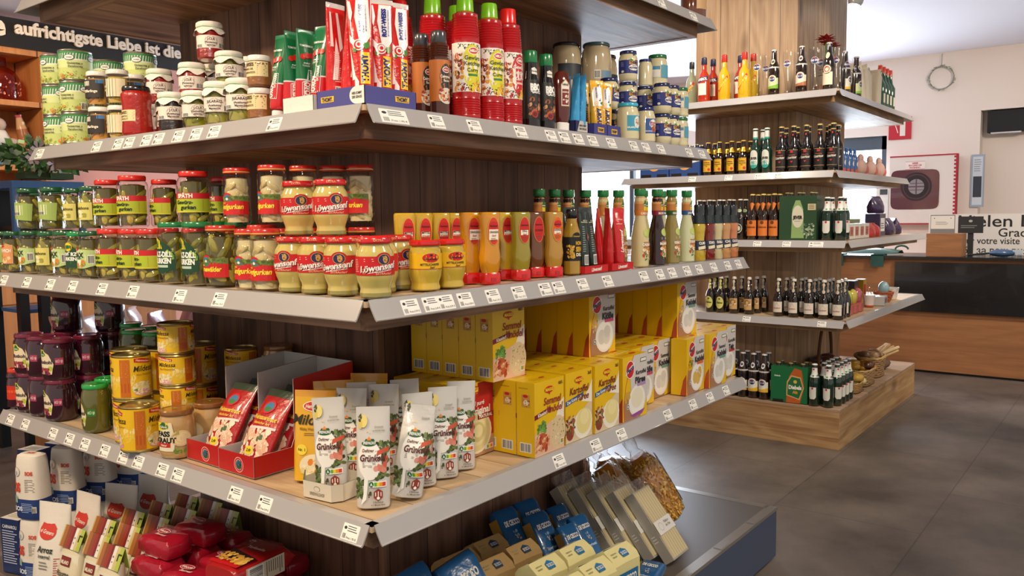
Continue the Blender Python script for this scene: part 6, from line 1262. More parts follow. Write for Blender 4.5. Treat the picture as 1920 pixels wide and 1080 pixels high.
def b_cecco(r, big=False):
    w, d, h = (.062, .030, .26) if big else (.046, .024, .24); y_ = 'c89a3a'
    s = [(0, w*.9, d*.9, DCB, 4), (.008, w, d, DCB, 4), (h*.93, w, d, DCB, 4), (h, w*.96, d*.5, DCB, 4)]
    b = MB(); b.loft(s, 28); b.build('pasta_bag', FOIL, r, sharp=50)
    f = lambda x, z_, e: (x, -d-.0008-e, z_)
    b = MB(); draw(b, [dclogo(.0, h*.80, w*1.3), ('bl', ['8aa8c8', 'c8a890', '5a7aa8'], -.010, h*.58, .010, h*.70, 14, .004, 3), ('t', 'c8d8e8', 'Farfalle' if big else 'Spaghetti', .0, h*.5, .010, {'w': w*1.1}), ('ln', '8ab0d0', -w*.6, h*.12, w*.6, h*.24, 5)] + ([('e', 'b89858', .0, h*.36, .034, .026), ('bl', ['d8b468', 'b8904a', 'e8c880'], -.026, h*.28, .026, h*.43, 36, .008, 4)] if big else []), f)
    g = lambda x, z_, e: (-w-.0008-e, -x, z_)
    draw(b, [('r', y_, -d*.85, .01, d*.85, h*.9), ('bl', ['b89050', 'd8b060', 'c8a058'], -d*.6, h*.5, d*.6, h*.75, 20, .007, 5), ('r', '12405c', -d*.7, h*.22, d*.7, h*.46), dclogo(.0, h*.34, h*.2, rot=90)], g); b.build('print', PRINT, r)
def b_brick(r, c='d9cf92', lc='1a6a9a'):
    w, d, h = .050, .035, .150
    rows = []; rn = random.Random(9)
    for z_, a, b_ in ((0, .92, .92), (.006, 1, 1), (h*.5, 1.01, 1.03), (h*.93, 1, 1), (h, .94, .80), (h+.014, .90, .18), (h+.016, .86, .02)):
        rows.append([(x*w*a*(1+rn.uniform(-.012, .012)), y*d*b_, z_+(rn.uniform(-.002, .002))) for x, y in ((-1, -1), (0, -1.01), (1, -1), (1.01, 0), (1, 1), (0, 1.01), (-1, 1), (-1.01, 0))])
    b = MB(); b.grid(rows, c, False, True); b.face(rows[0][::-1], c); b.build('paper_brick', PAPER, r, sharp=25)
    b = MB(); f = lambda x, z_, e: (x, -d*1.035-.001-e, z_)
    draw(b, [('p', lc, [(-.040, .082), (-.02, .075), (.02, .075), (.040, .082), (.040, .118), (-.040, .118)]), dclogo(.0, .100, .066), ('ln', '8a8460', -.026, .058, .026, .068, 2), ('r', 'c8a028', -w, .004, w, .012)], f)
    k = math.atan2(.014, .022)
    draw(b, [('p', lc, [(-.006, .0), (.016, .0), (.018, .007), (.005, .0105), (-.008, .007)]), ('t', 'efece4', 'DE CECCO', .005, .0042, .0036, {'w': .02}), ('ln', '9a9468', -.036, .002, -.016, .009, 2)], lambda x, z_, e: (x, -.030+z_*1.9, h+.001+z_*1.18+e)); b.build('print', PRINT, r)
def b_gris(r):
    w, d, h = .050, .017, .215
    b = MB(); b.box(-w, -d, 0, w, d, h, 'b3ada0'); b.build('carton', CARTON, r)
    b = MB()
    for i in range(22): x = -w+.005+i*(2*w-.01)/21; b.tube([(x, -d-.0005, .005), (x+.0005, -d-.0025, h*.5), (x, -d-.0005, h-.004)], .0023, ('dccaa6', 'd0ba92', 'e6d8b8')[i % 3], 5)
    b.build('breadsticks', MATTE, r)
    b = MB(); b.box(-w, -d-.005, 0, w, -d-.0046, h, 'ffffff'); b.build('clear_window', GLASS, r); b = MB(); b.box(-w, -d-.005, h+.0005, w, -d+.006, h+.03, 'ffffff'); b.build('clear_flap', CLEARFILM, r)
    b = MB(); draw(b, [('r', 'dcdad4', -w, .075, w, .115), ('e', '9a9890', -.022, .095, .012, .012), ('e', 'dcdad4', -.022, .095, .0108, .0108), ('t', '8a8880', 'Palitos', .016, .103, .008, {'sh': .2}), ('t', '8a8880', 'de Pan', .016, .092, .008, {'sh': .2})], lambda x, z_, e: (x, -d-.0055-e, z_))
    draw(b, [('ln', 'e8e6e0', -.010, .06, .008, .085, 3)], lambda x, z_, e: (-w-.0005-e, -x, z_)); b.build('paper_band', PRINT, r)
def b_pasta(r, short, txt=None):
    cols = ['dca632', 'c08418', 'ecc050', 'c89020'] if short else ['d8b874', 'b8924a', 'e6cc90']
    s = [(0, .052, .030), (.01, .062, .040), (.10, .066, .046), (.19, .060, .040), (.225, .040, .024)]
    b = MB(); rn = random.Random(3 if short else 5)
    b.loft([(z_, x*.93, y*.93, 'b8781a') for z_, x, y in s], 20)
    for i in range(620 if short else 150):
        t = rn.uniform(0, 2*pi); z_ = rn.uniform(.01, .21); k = prof(s)(z_)/1.0; k2 = prof([(a_, c_) for a_, b_, c_ in s])(z_); c = (k*.97*cos(t), k2*.97*sin(t), z_)
        if short: b.blob(c, .009, .0034, .004, rn.choice(cols), 5, 3, Matrix.Rotation(rn.uniform(0, 3), 3, 'Z') @ Matrix.Rotation(rn.uniform(-1.5, 1.5), 3, 'Y'))
        else:
            a_ = rn.uniform(-1.2, 1.2); L_ = rn.uniform(.02, .05); b.tube([(k*.97*cos(t+q*L_*9*cos(a_)), k2*.97*sin(t+q*L_*9*cos(a_)), min(.222, max(.006, z_+q*L_*sin(a_)))) for q in (-1, 0, 1)], .0022, rn.choice(cols), 4)
    b.build('pasta', LUMPY, r, sharp=60)
    b = MB(); n = 24; rows = []
    for z_, x, y in [*s, (.245, .018, .012), (.262, .030, .016), (.29, .050, .006)]:
        rows.append([(x*1.04*(1+rn.uniform(-.04, .04))*cos(2*pi*i/n), y*1.06*(1+rn.uniform(-.06, .06))*sin(2*pi*i/n), z_+rn.uniform(-.003, .003)) for i in range(n)])
    b.grid(rows, 'ffffff', True, True); b.face(rows[0][::-1], 'ffffff'); b.build('clear_bag', CLEARFILM, r, sharp=70)
    if short: b = MB(); draw(b, [('p', 'cdd4dc', [(.036, .03), (.060, .02), (.062, .20), (.04, .19)])], lambda x, z_, e: (x*1.04, -.046*(1-min(.95, x/.07)**2)**.5-e-.003, z_)); b.build('seam_label', FOIL, r)
    if txt: b = MB(); draw(b, [('t', '1a1a1a', txt, .0, .12, .020, {'sh': .3, 'rot': 20})], lambda x, z_, e: (x, -.049*(1-(x/.068)**2)**.5-e-.002, z_)); b.build('felt_pen_writing', MATTE, r)
ZT = ZP+E
SOS = Kind('rice_bag', 'bag', b_sos); G = 'white and blue rice bags'
for i in range(4):
    x = -.128+i*.098
    for k in range(2): SOS.put(x+.004*i, 1.392, ZT+k*.1985, -70+(0, 6, 10, 4)[i], f'white and blue rice bag, {("lower", "upper")[k]} of the {ORD[i]} pair from the aisle', G, sc=1.12)
CB = Kind('rice_box', 'box', b_carn); G = 'navy blue rice boxes'
for i, (x, y, n) in enumerate(((-.135, 1.505, 1), (-.03, 1.62, 2), (.06, 1.63, 2), (.15, 1.63, 2))):
    for k in range(n): CB.put(x, y, ZT+k*.1755+(0 if i else 0), -74, f'navy blue rice box, {("lower", "upper")[k]} of the {ORD[i]} pile beyond the rice bags', G)
AR = Kind('wholegrain_bag', 'bag', b_arroz); G = 'white paper bags with red leaf badge'
for i, (x, y, rz) in enumerate(((-.145, 1.235, -72), (-.045, 1.245, -84), (.060, 1.245, -68), (.165, 1.245, -72))): AR.put(x, y, ZT+.0, rz, f'white paper bag of wholegrain rice with red badge, {ORD[i]} from the aisle', G, sc=1.34, tilt=(-3, 0))
RI = Kind('risotto_bag', 'bag', b_risotto); G = 'risotto bags with striped header cards'
k_ = 0
for j, y in enumerate((1.105, .995, .885)):
    for i in range(5):
        x = -.165+i*.086+(.015 if j == 1 else 0); RI.put(x, y-.002*i, ZT, -84, f'striped-header risotto bag, {ORD[i]} from the aisle, {ORD[j]} row from the rice bags', G, tilt=(-8, 0), sc=1.3)
RP = Kind('basmati_pack', 'packet', b_redpack); G = 'crimson foil rice packs'
rn = random.Random(12)
for lv in range(5):
    for i in range(4 if lv < 3 else (3 if lv < 4 else 2)):
        for j in range(2 if lv < 4 else 1):
            RP.put(-.145+i*.104+lv*.022, .765-j*.150, ZT+lv*.0535, -82+rn.uniform(-5, 5), f'crimson foil rice pack, {ORD[i]} from the aisle, layer {("one", "two", "three", "four", "five")[lv]}, {("outer", "inner")[j]} column', G)
TP = Kind('tagliatelle_pack', 'packet', b_pastapack); G = 'red tagliatelle packs'
for i, (x, y, zz, rz) in enumerate(((-.13, .445, 0, -84), (-.125, .445, .068, -87), (-.13, .315, 0, -84), (-.11, .445, .137, -86), (-.10, .445, .205, -84))): TP.put(x, y, ZT+zz, rz, 'red tagliatelle pack lying down, '+('bottom one by the red rice', 'upper one by the red rice', 'nearest the stand corner', 'third layer of the same pile', 'topmost of the same pile')[i], G, tilt=(-90, 0))
OP = Kind('soup_packet', 'packet', lambda r: lens(r, [(0, .034, .012, 'e0901c', 3), (.05, .036, .014, 'e0901c', 2.4), (.10, .036, .002, 'e8a820', 3)], FOIL, [('e', 'c8281c', 0, .07, .022, .012), ('t', 'f4e8d8', 'Knorr', 0, .07, .009), ('bl', ['c8401c', 'e8c870', '5a7a2c'], -.024, .012, .024, .045, 20, .006, 2)], 'packet_body', PRINT)); G = 'small orange packets at the plinth corner'
for i, (x, y) in enumerate(((-.16, .205), (-.08, .20), (.0, .215), (.08, .215))): OP.put(x, y, ZT, -60, f'small orange packet standing near the stand corner, {ORD[i]} from the aisle', G, tilt=(-10, 0), sc=1.25)
DS = Kind('pasta_bag', 'bag', b_cecco); DG = Kind('pasta_bag', 'bag', b_cecco, True); G = 'blue pasta bags'
DG.put(.330, -.07, ZT, -14, 'large blue pasta bag with window, leaning at the stand corner', G, tilt=(-28, -14))
DG.put(.190, -.02, ZT+.0, -20, 'large blue pasta bag leaning behind the front one', G, tilt=(-24, -14))
DS.put(.19, -.170, ZT, 84, 'blue pasta bag lying across the plinth edge', G, tilt=(-78, 0))
for i, (x, y, zz) in enumerate(((.70, .10, .0), (.80, .095, .0), (.765, .035, .0), (.895, .06, .0), (.885, -.02, .0), (.80, -.035, 0))):
    DS.put(x, y, ZT+zz, -8, 'blue pasta bag leaning back, '+('first by the pillar', 'second by the pillar', 'in the middle row', 'beside the breadstick boxes', 'low beside the breadstick boxes', 'low in the middle')[i], G, tilt=(-34, 0), sc=(1, 1, .93, .85, .8, .8)[i])
BK = Kind('flour_brick', 'packet', b_brick); BT = Kind('flour_brick', 'packet', b_brick, 'b8955c', '22405a'); G = 'paper flour bricks'
for i, (x, y, zz) in enumerate(((.465, .07, .0), (.59, .07, .0), (.44, .165, .0), (.565, .165, .0))): BT.put(x, y, ZT, -6, f'tan paper flour brick, {ORD[i]} in the shaded group by the pillar', G, sc=1.15)
for i, (x, y) in enumerate(((.475, -.165), (.597, -.165), (.719, -.165), (.535, -.05), (.66, -.06))):
    BK.put(x, y, ZT, -6, f'cream paper flour brick, {ORD[i]} of the group at the plinth edge', G, sc=1.18)
for i, (x, y) in enumerate(((.795, -.172),)): DS.put(x, y, ZT, -84, 'blue pasta bag lying at the plinth edge beside the breadsticks', G, tilt=(-80, 0), sc=.78)
GR = Kind('breadstick_box', 'box', b_gris); G = 'breadstick boxes with clear windows'
for i in range(5): GR.put(1.06+(4-i)*.022, -.14+i*.0585, ZT, 2, f'grey breadstick box with clear window, {("frontmost", "second", "third", "fourth", "rearmost")[i]} in the leaning row', G, tilt=(-38, 0), sc=1.1)
PL = Kind('loose_pasta_bag', 'bag', b_pasta, False, 'Dinkel'); PS = Kind('loose_pasta_bag', 'bag', b_pasta, True); G = 'clear bags of loose pasta'
PL.put(1.255, .045, ZT+.003, 0, 'clear tied bag of ribbon pasta with black handwriting, nearer the breadsticks', G, tilt=(-34, -8), sc=1.12)
PL.put(1.345, .345, ZT, 0, 'clear tied bag of ribbon pasta, behind the handwritten one', G, tilt=(-8, 3), sc=.85)
PS.put(1.44, .02, ZT+.006, 10, 'clear bag of short yellow pasta with silver seam, front one', G, tilt=(-30, -8), sc=1.12)
PS.put(1.36, .20, ZT+.006, 10, 'clear bag of short yellow pasta, behind the front one', G, tilt=(-14, 0), sc=.95)
PL.put(1.58, .11, ZT+.012, 30, 'clear bag of pasta lying at the end of the plinth', G, tilt=(-62, 0))
# ================================================================== DRINKS ON THE FAR STAND
DARK = 'beer'
def beer(r, H=.262, R=.0305, glass='1a0f0a', lab='d9b030', cap='c8a850', shape='long', neck=None, art=None, foil=None):
    if shape == 'long': pr = [(0, R*.9, glass), (.004, R, glass), (H*.58, R, glass), (H*.66, R*.88, glass), (H*.76, R*.52, glass), (H*.95, R*.42, glass), (H*.955, R*.46, glass), (H*.975, R*.45, glass)]
    else: pr = [(0, R*.9, glass), (.004, R, glass), (H*.50, R, glass), (H*.58, R*.9, glass), (H*.68, R*.48, glass), (H*.93, R*.40, glass), (H*.965, R*.44, glass), (H*.975, R*.43, glass)]
    a = art or [('r', lab, -R*1.3, H*.12, R*1.3, H*.46)]
    bottle(r, pr, WET, cap, a, [(H*.965, R*.42), (H*.97, R*.52), (H*.985, R*.50), (H, R*.40)], neckart=neck, n=20)
    if foil: b = MB(); b.lathe([(H*.66, R*.9, foil), (H*.69, R*.84, foil), (H*.78, R*.53, foil), (H*.80, R*.50, foil)], 20, caps=False); b.build('neck_foil', METAL, r)
def badge(cx, cz, q, ring='1c2a6a', mid='c8342c'): return [('e', 'e8e6e0', cx, cz, q, q*.95), ('e', ring, cx, cz, q*.92, q*.87), ('r', 'e8e6e0', cx-q*1.1, cz-q*.25, cx+q*1.1, cz+q*.25), ('ln', ring, cx-q*.8, cz-q*.15, cx+q*.8, cz+q*.15, 1), ('p', mid, [(cx, cz+q*.4), (cx+q*.3, cz+q*.7), (cx, cz+q), (cx-q*.3, cz+q*.7)])]
def wheat(r, c1, c2):
    H = .262; a = [('r', c1, -.036, .040, .036, .10), ('p', c2, [(-.036, .04), (.036, .04), (.036, .066), (0, .056), (-.036, .052)]), ('e', c1, 0, .10, .022, .016)]+badge(0, .094, .017)
    n = [('e', c1, 0, .192, .011, .016)]+badge(0, .192, .008)+[('r', 'c8c4c0', -.05, .155, .05, .163)]
    beer(r, H, .031, '22120a', art=a, neck=n, cap='d8d4d0')
def glass_tall(r):
    b = MB(); b.lathe([(0, .030, 'fff'*2), (.012, .029, 'ffffff'), (.03, .021, 'ffffff'), (.09, .027, 'ffffff'), (.16, .036, 'ffffff'), (.215, .037, 'ffffff'), (.243, .034, 'ffffff')], 24, caps=False); b.lathe([(.0, .028, 'ffffff'), (.014, .020, 'ffffff')], 24); b.build('glass_body', GLASSW, r)
    b = MB(); draw(b, badge(0, .17, .020), arc(lambda z: .0368)); b.build('printed_badge', PRINT, r)
GLASSW = thin_glass('drinking_glass', (.95, .96, .96), ior=1.3, rough=.08)
def liqueur(r, c, cap, txt, lc):
    pr = [(0, .034, c), (.004, .037, c), (.12, .037, c), (.165, .030, c), (.19, .0155, c), (.235, .0145, c)]
    if txt == 'APEROL': a = [('r', 'e9e2d2', -.026, .045, .026, .115), ('p', '1c2a5c', [(-.036, .12), (.036, .132), (.036, .158), (-.036, .146)]), ('t', 'f0e8dc', 'APEROL', .0, .139, .015, {'rot': 8, 'b': .05, 'w': .062}), ('ln', 'a83a20', -.018, .06, .018, .10, 5)]
    else: a = [('p', 'd8281c', [(-.030, .06), (-.022, .05), (.034, .135), (.026, .148)]), ('t', 'f2cf3a', txt, .002, .098, .0125, {'rot': 52, 'b': .05, 'w': .085}), ('ln', 'b89a1c', -.02, .02, .02, .04, 2)]
    bottle(r, pr, WET, cap, a, [(.228, .0165), (.232, .0175), (.268, .0165), (.272, .013)], n=24)
def carton(r, w, d, h, col, art, side=None):
    box(r, w, d, h, col, {'f': art, **({'l': side, 'r': side} if side else {})}, CARTON)
    b = MB()
    for i in range(3):
        for j in (-1, 1): b.lathe([(h, .012, '1a1a1a'), (h+.012, .011, '1a1a1a'), (h+.014, .013, '9a8a50'), (h+.02, .012, '9a8a50')], 12, M=Matrix.Translation((-w/3+i*w/3, j*d/4, 0)))
    b.build('bottle_tops', GLOSS, r)
def small_green(r):
    beer(r, .235, .030, '0c2a1c', art=[('p', 'dcdacf', [(-.020, .05), (-.012, .038), (.012, .038), (.020, .05), (.020, .105), (-.020, .105)]), ('e', 'c02c24', 0, .098, .006, .006), ('ln', '8a8a80', -.014, .06, .014, .085, 4)], neck=[('r', 'e4e4dc', -.05, .160, .05, .212), ('e', 'c02c24', 0, .204, .005, .005), ('e', '3a8a3c', 0, .168, .006, .004)], cap='e8e8e4')
def swing(r, lab):
    H, R = .215, .030; g = '17100c'
    a = {'w': [('r', 'ddd4c4', -.029, .022, .029, .082), ('p', 'b8a08c', [(-.027, .03), (0, .074), (.027, .03), (0, .078)]), ('t', 'a8504a', 'Landbier', 0, .046, .008, {'w': .045, 'sh': .3})],
         'b': [('r', 'cda46a', -.026, .024, .026, .088), ('e', '8a5a28', 0, .064, .018, .018), ('e', 'd8b87a', 0, .066, .008, .010), ('p', 'ecd8a8', [(-.022, .042), (.022, .054), (.022, .062), (-.022, .05)]), ('ln', '6a3a18', -.018, .028, .018, .038, 2)],
         'y': [('e', 'd8d070', 0, .058, .025, .036), ('t', '3a4a1c', 'Helles', 0, .058, .011, {'b': .03, 'w': .036}), ('e', '5a6a2c', 0, .08, .006, .006)]}[lab]
    pr = [(0, R*.9, g), (.004, R, g), (.095, R, g), (.12, R*.8, g), (.14, R*.46, g), (.195, R*.40, g), (.2, R*.46, g)]
    bottle(r, pr, WET, 'e4e0d6', a, [(.2, .012), (.203, .0125), (.212, .0115), (.215, .006)], n=20, neckart=[('e', 'd8c8b0' if lab != 'y' else 'd8d070', 0, .186, .0075, .011), ('r', 'd8c8b0' if lab != 'y' else 'd8d070', -.004, .150, .004, .18), ('e', 'd8c8b0' if lab != 'y' else 'd8d070', 0, .148, .0085, .010)])
    b = MB(); b.tube([(-.0155, 0, .17), (-.017, 0, .195), (-.012, 0, .208), (.012, 0, .208), (.017, 0, .195), (.0155, 0, .17), (0, -.017, .165), (-.0155, 0, .17)], .0012, 'b8b4ac', 5); b.build('wire_clasp', METAL, r)
AX, BX, CX_ = OX+.035, OX+.038, OX-.062
zA, zB, zC, zD, zQ = ZA-.003+E, ZB+.006+E, ZC+.006+E, ZD+.006+E, ZQ+.004
def rowF(kind, us, x, z_, lab, grp, sp=.064, rot=-90, jit=6, seed=1, tg=True):
    """goods along the front of the far stand; columns run from the stand corner towards its far end"""
    return rowL(kind, us, x, z_, lab, grp, rot=rot, sp=sp, zp=.1, jit=jit, seed=seed)
W1 = Kind('wheat_beer_bottle', 'bottle', wheat, 'c8d0a0', '7ab02c'); W2 = Kind('wheat_beer_bottle', 'bottle', wheat, 'e4d4c0', 'a8683c'); W3 = Kind('wheat_beer_bottle', 'bottle', wheat, 'e8e4d4', 'e8b82c')
PA = Kind('wheat_beer_bottle', 'bottle', lambda r: beer(r, .262, .031, '1c100a', art=[('r', 'dfd6bc', -.032, .03, .032, .10), ('e', '1c1a1c', 0, .115, .026, .026), ('e', 'dfd6bc', 0, .115, .022, .022), ('e', 'b02a20', 0, .115, .016, .016), ('e', 'e8d8c0', 0, .113, .008, .010), ('ln', 'a85a50', -.02, .06, .02, .075, 2)], neck=[('e', 'dfd6bc', 0, .19, .011, .018)], cap='c8c0b0'))
GL = Kind('beer_glass', 'glass', glass_tall); AP = Kind('aperitif_bottle', 'bottle', liqueur, 'b83418', '1c2444', 'APEROL', ''); WN = Kind('egg_liqueur_bottle', 'bottle', liqueur, 'd8b01c', 'c8281c', 'WARNINKS', '')
MT = Kind('vermouth_bottle', 'bottle', liqueur, '9aa080', '2a3038', 'MARTINI', '')
G = 'tall beer glasses'; GB = 'wheat beer bottles on the top level'
rowF([PA, GL, W2, GL, W1, GL], [1554, 1530, 1503, 1480, 1451, 1423], AX, zA, ['wheat beer bottle with round red portrait badge, at the stand corner', 'tall beer glass with blue badge, nearest the stand corner', 'wheat beer bottle with brown and cream label', 'tall beer glass with blue badge, second from the stand corner', 'wheat beer bottle with green label', 'tall beer glass with blue badge, beside the yellow liqueur'], [GB, G, GB, G, GB, G], sp=.07)
rowF([WN, WN, AP], [1396, 1358, 1320], AX, zA, ['yellow egg liqueur bottle nearer the beer glasses', 'yellow egg liqueur bottle nearer the orange aperitif', 'orange aperitif bottle with blue band, frontmost'], 'liqueur bottles', sp=.076)
rowF([WN, AP, AP, MT], [1412, 1388, 1337, 1297], AX+.085, zA, ['yellow egg liqueur bottle half hidden behind its twin', 'orange aperitif bottle seen between the yellow bottles', 'orange aperitif bottle behind the front one', 'pale vermouth bottle at the end behind the mayonnaise'], 'liqueur bottles', sp=.08)
rowF([GL, GL, GL, GL], [1570, 1540, 1500, 1440], AX+.085, zA, 'tall beer glass in the second row, %s from the stand corner', G, sp=.08)
yR = OY+.035
def rowG(kind, us, y, z_, lab, grp, sp=.06, rot=-8, jit=5): return rowR(kind, us, y, z_, lab, grp, rot=rot, sp=sp, zp=.1, jit=jit)
rowG([GL, W3, GL, W1], [1577, 1584, 1593, 1605], yR, zA, ['tall beer glass just round the stand corner', 'wheat beer bottle with yellow label round the corner', 'tall beer glass between yellow and green labels', 'wheat beer bottle with green label round the corner'], [G, GB, G, GB], sp=.074)
def gift(r):
    s = [(0, .050, .022, 'd8cdb8', 4), (.02, .052, .024, 'd8cdb8', 4), (.19, .050, .022, 'd8cdb8', 4), (.22, .046, .006, 'c8bda8', 3), (.24, .05, .004, 'd8cdb8', 3)]
    lens(r, s, PAPER, [('bl', ['b8a890', 'c8b8a0'], -.04, .02, .04, .19, 30, .004, 5), ('r', 'c89a30', -.005, .004, .003, .21), ('r', 'efe8da', .014, .03, .032, .05)], 'wrapped_packet', PRINT)
GF = Kind('wrapped_gift', 'gift', gift)
xg = rowX(1616, yR, zA+.1)
for i in range(4): GF.put(max(xg, OX+.36)+i*.112, yR+.02, zA, (70, 60, 10, 60, 0)[i], f'cream wrapped gift packet, {ORD[i]} from the beer bottles', 'wrapped gifts', tilt=(0, (8, 6, 0, -3, 0)[i]))
GR_ = Kind('green_spirit_bottle', 'bottle', lambda r: bottle(r, [(0, .032, '0f4a2a'), (.004, .035, '0f4a2a'), (.16, .035, '0f4a2a'), (.19, .02, '0f4a2a'), (.23, .014, '0f4a2a'), (.25, .014, '0f4a2a')], WET, 'd8401c', [('r', 'e4dcc8', -.02, .04, .02, .10)], [(.245, .0155), (.28, .0150), (.284, .012)], n=20))
for i in range(4): GR_.put(OX+1.115+i*.085, yR-.0, zA, 0, f'green spirit bottle with red cap, {ORD[i]} from the gifts', 'green spirit bottles')
def poinsettia(r):
    b = MB(); b.lathe([(0, .045, '8a5a3c'), (.08, .06, '8a5a3c'), (.082, .055, '3a2a1c'), (.083, .001, '3a2a1c')], 20); b.build('pot', MATTE, r); b = MB(); rn = random.Random(8)
    for cx, cy, cz, s in ((0, 0, .36, .95), (-.06, -.02, .33, .8), (.07, .0, .34, .8), (.0, -.05, .31, .7)):
        b.tube([(0, 0, .06), (cx, cy, cz)], .004, '4a6a2c', 5)
        for ring, (n, L_, tl, c) in enumerate(((7, .075*s, .25, 'b01428'), (6, .05*s, .55, 'c81c30'))):
            for i in range(n):
                t = 2*pi*i/n+ring*.4+rn.uniform(-.15, .15); d = Vector((cos(t), sin(t), tl-.25)); q = Vector((-sin(t), cos(t), 0)); o = Vector((cx, cy, cz+ring*.005))
                b.face([o, o+d*L_*.45+q*L_*.28, o+d*L_, o+d*L_*.45-q*L_*.28], c)
        b.blob((cx, cy, cz+.008), .008, .008, .006, 'd8c02c', 6, 4)
    b.build('red_bracts', MATTE, r); b = MB()
    for i in range(11):
        t = rn.uniform(0, 6.28); d = Vector((cos(t), sin(t), rn.uniform(-.2, .3))); q = Vector((-sin(t), cos(t), 0)); o = Vector((0, 0, rn.uniform(.12, .24))); b.face([o, o+d*.03+q*.015, o+d*.07, o+d*.03-q*.015], '3a5a24')
    b.build('green_leaves', MATTE, r)
Kind('poinsettia', 'plant', poinsettia).put(OX+.40, OY+.165, zA, 0, 'red poinsettia in a pot behind the wrapped gifts')
# level B
TZ = Kind('pilsner_bottle', 'bottle', lambda r: beer(r, .200, .0305, '1c0e08', shape='st', cap='c8a23c', foil='c8a03c', art=[('r', 'd9a820', -.026, .022, .026, .096), ('r', 'c89818', -.026, .088, .026, .096), ('t', '5a3418', 'Rothaus', 0, .078, .008, {'b': .03, 'w': .036}), ('t', '5a3418', 'Tannenzäpfle', 0, .066, .007, {'b': .02, 'w': .044}), ('t', '5a3418', 'Pils', 0, .056, .006), ('e', 'b8342c', .014, .036, .008, .009)]))
JV = Kind('pilsner_bottle', 'bottle', lambda r: beer(r, .262, .031, '0c3024', shape='st', cap='d8e0dc', art=[('e', 'd4d4c8', 0, .11, .022, .026), ('r', 'd4d4c8', -.022, .05, .022, .11), ('e', '2a9a8a', 0, .052, .022, .022), ('r', 'd4d4c8', -.023, .055, .023, .08), ('t', '2c2c28', 'JEVER', 0, .088, .013, {'b': .06, 'w': .038}), ('ln', '8a8a80', -.016, .064, .016, .07, 1)], neck=[('r', 'dcdcd4', -.04, .205, .04, .246), ('r', '2a9a8a', -.04, .200, .04, .210)]))
KO = Kind('black_beer_bottle', 'bottle', lambda r: beer(r, .262, .031, '0e0a0a', shape='st', cap='b8a060', art=[('r', '181212', -.034, .02, .034, .125), ('r', 'b89a5a', -.034, .123, .034, .125), ('r', 'b8342c', -.008, .108, .008, .12), ('t', 'd8d0c0', 'Köstritzer', 0, .082, .014, {'b': .03, 'w': .056, 'rot': 4}), ('t', 'b86a4a', 'Schwarzbier', 0, .096, .006, {'w': .04}), ('p', 'c0342c', [(-.008, .062), (.008, .062), (0, .052)]), ('r', 'b89a5a', -.034, .03, .034, .032)], neck=[('r', 'b89a5a', -.03, .226, .03, .232), ('e', 'c8342c', 0, .21, .004, .006)]))
rowF([KO]*5+[JV]*2+[TZ]*4, [1562, 1537, 1512, 1488, 1465, 1438, 1416, 1394, 1372, 1349, 1328], BX, zB, [f'black beer bottle with script label, {ORD[i]} from the corner in front' for i in range(5)]+['green pilsner bottle with pale oval label, nearer the black bottles', 'green pilsner bottle with pale oval label, nearer the gold-necked ones']+[f'gold-necked pilsner bottle with yellow label, {ORD[i]} from the green bottles' for i in range(4)], ['black beer bottles']*5+['green pilsner bottles']*2+['gold-necked pilsner bottles']*4, sp=.0635)
rowF([KO]*5+[JV]+[TZ]*4, [1560, 1548, 1523, 1500, 1474, 1430, 1407, 1385, 1363, 1340], BX+.08, zB, [f'black beer bottle in the second row, {ORD[i]} from the corner' for i in range(5)]+['green pilsner bottle in the second row']+[f'gold-necked pilsner bottle in the second row, {ORD[i]} from the green ones' for i in range(4)], ['black beer bottles']*5+['green pilsner bottles']+['gold-necked pilsner bottles']*4, sp=.0655)
for i in range(3): KO.put(OX+.105+i*.066, OY+.036, zB, 0, f'black beer bottle round the stand corner, {ORD[i]}', 'black beer bottles')
SXP = Kind('beer_carton', 'carton', lambda r: carton(r, .20, .135, .175, '2a4a8a', [('p', 'd8d4cc', [(-.1, .05), (.1, .09), (.1, .14), (-.1, .12)]), ('e', 'e8a83c', 0, .07, .04, .03), ('r', '14100e', -.09, .0, -.02, .02), ('r', '14100e', .02, .0, .09, .02)]))
for i in range(2): SXP.put(BX+.04, OY+.885+i*.21, zB, -90, f'printed carton of beer bottles, {("first", "second")[i]} beyond the gold-necked bottles', 'beer cartons')
FG = Kind('novelty_bottle', 'bottle', lambda r: beer(r, .15, .020, '2a5a9a', shape='long', cap='3a6ab0', art=[('r', 'c8502c', -.02, .01, .02, .028), ('e', 'e8e0d0', 0, .06, .012, .016), ('e', 'c8c8c8', 0, .09, .008, .01)], neck=[('e', 'e8e0d0', 0, .12, .006, .010)]))
for i in range(8): FG.put(OX+.36+(i % 4)*.085, OY+.045+(i//4)*.09, zB, 0, f'small blue novelty bottle, {ORD[i%4]} from the black beer, {("front", "back")[i//4]} row', 'blue novelty bottles')
def lumpfig(r, c1, c2, seed):
    b = MB(); rn = random.Random(seed); b.blob((0, 0, .05), .045, .04, .05, c1, 12, 8, None, .05, rn); b.blob((0, 0, .105), .022, .02, .03, c1, 10, 6); b.build('sack', PAPER, r)
    b = MB(); b.blob((.05, -.01, .035), .032, .028, .035, c2, 10, 6, None, .08, rn); b.blob((.10, 0, .02), .028, .022, .02, 'e4ddd4', 10, 6, None, .1, rn); b.build('knot', PAPER, r)
LF = Kind('ceramic_figure', 'figurine', lumpfig, 'c8a498', 'b8605a', 3)
for i in range(3): LF.put(OX+.80+i*.22, OY+.06, zB, 0, f'pale pink ceramic figure with red and white bundle, {ORD[i]} from the blue bottles', 'ceramic figures')
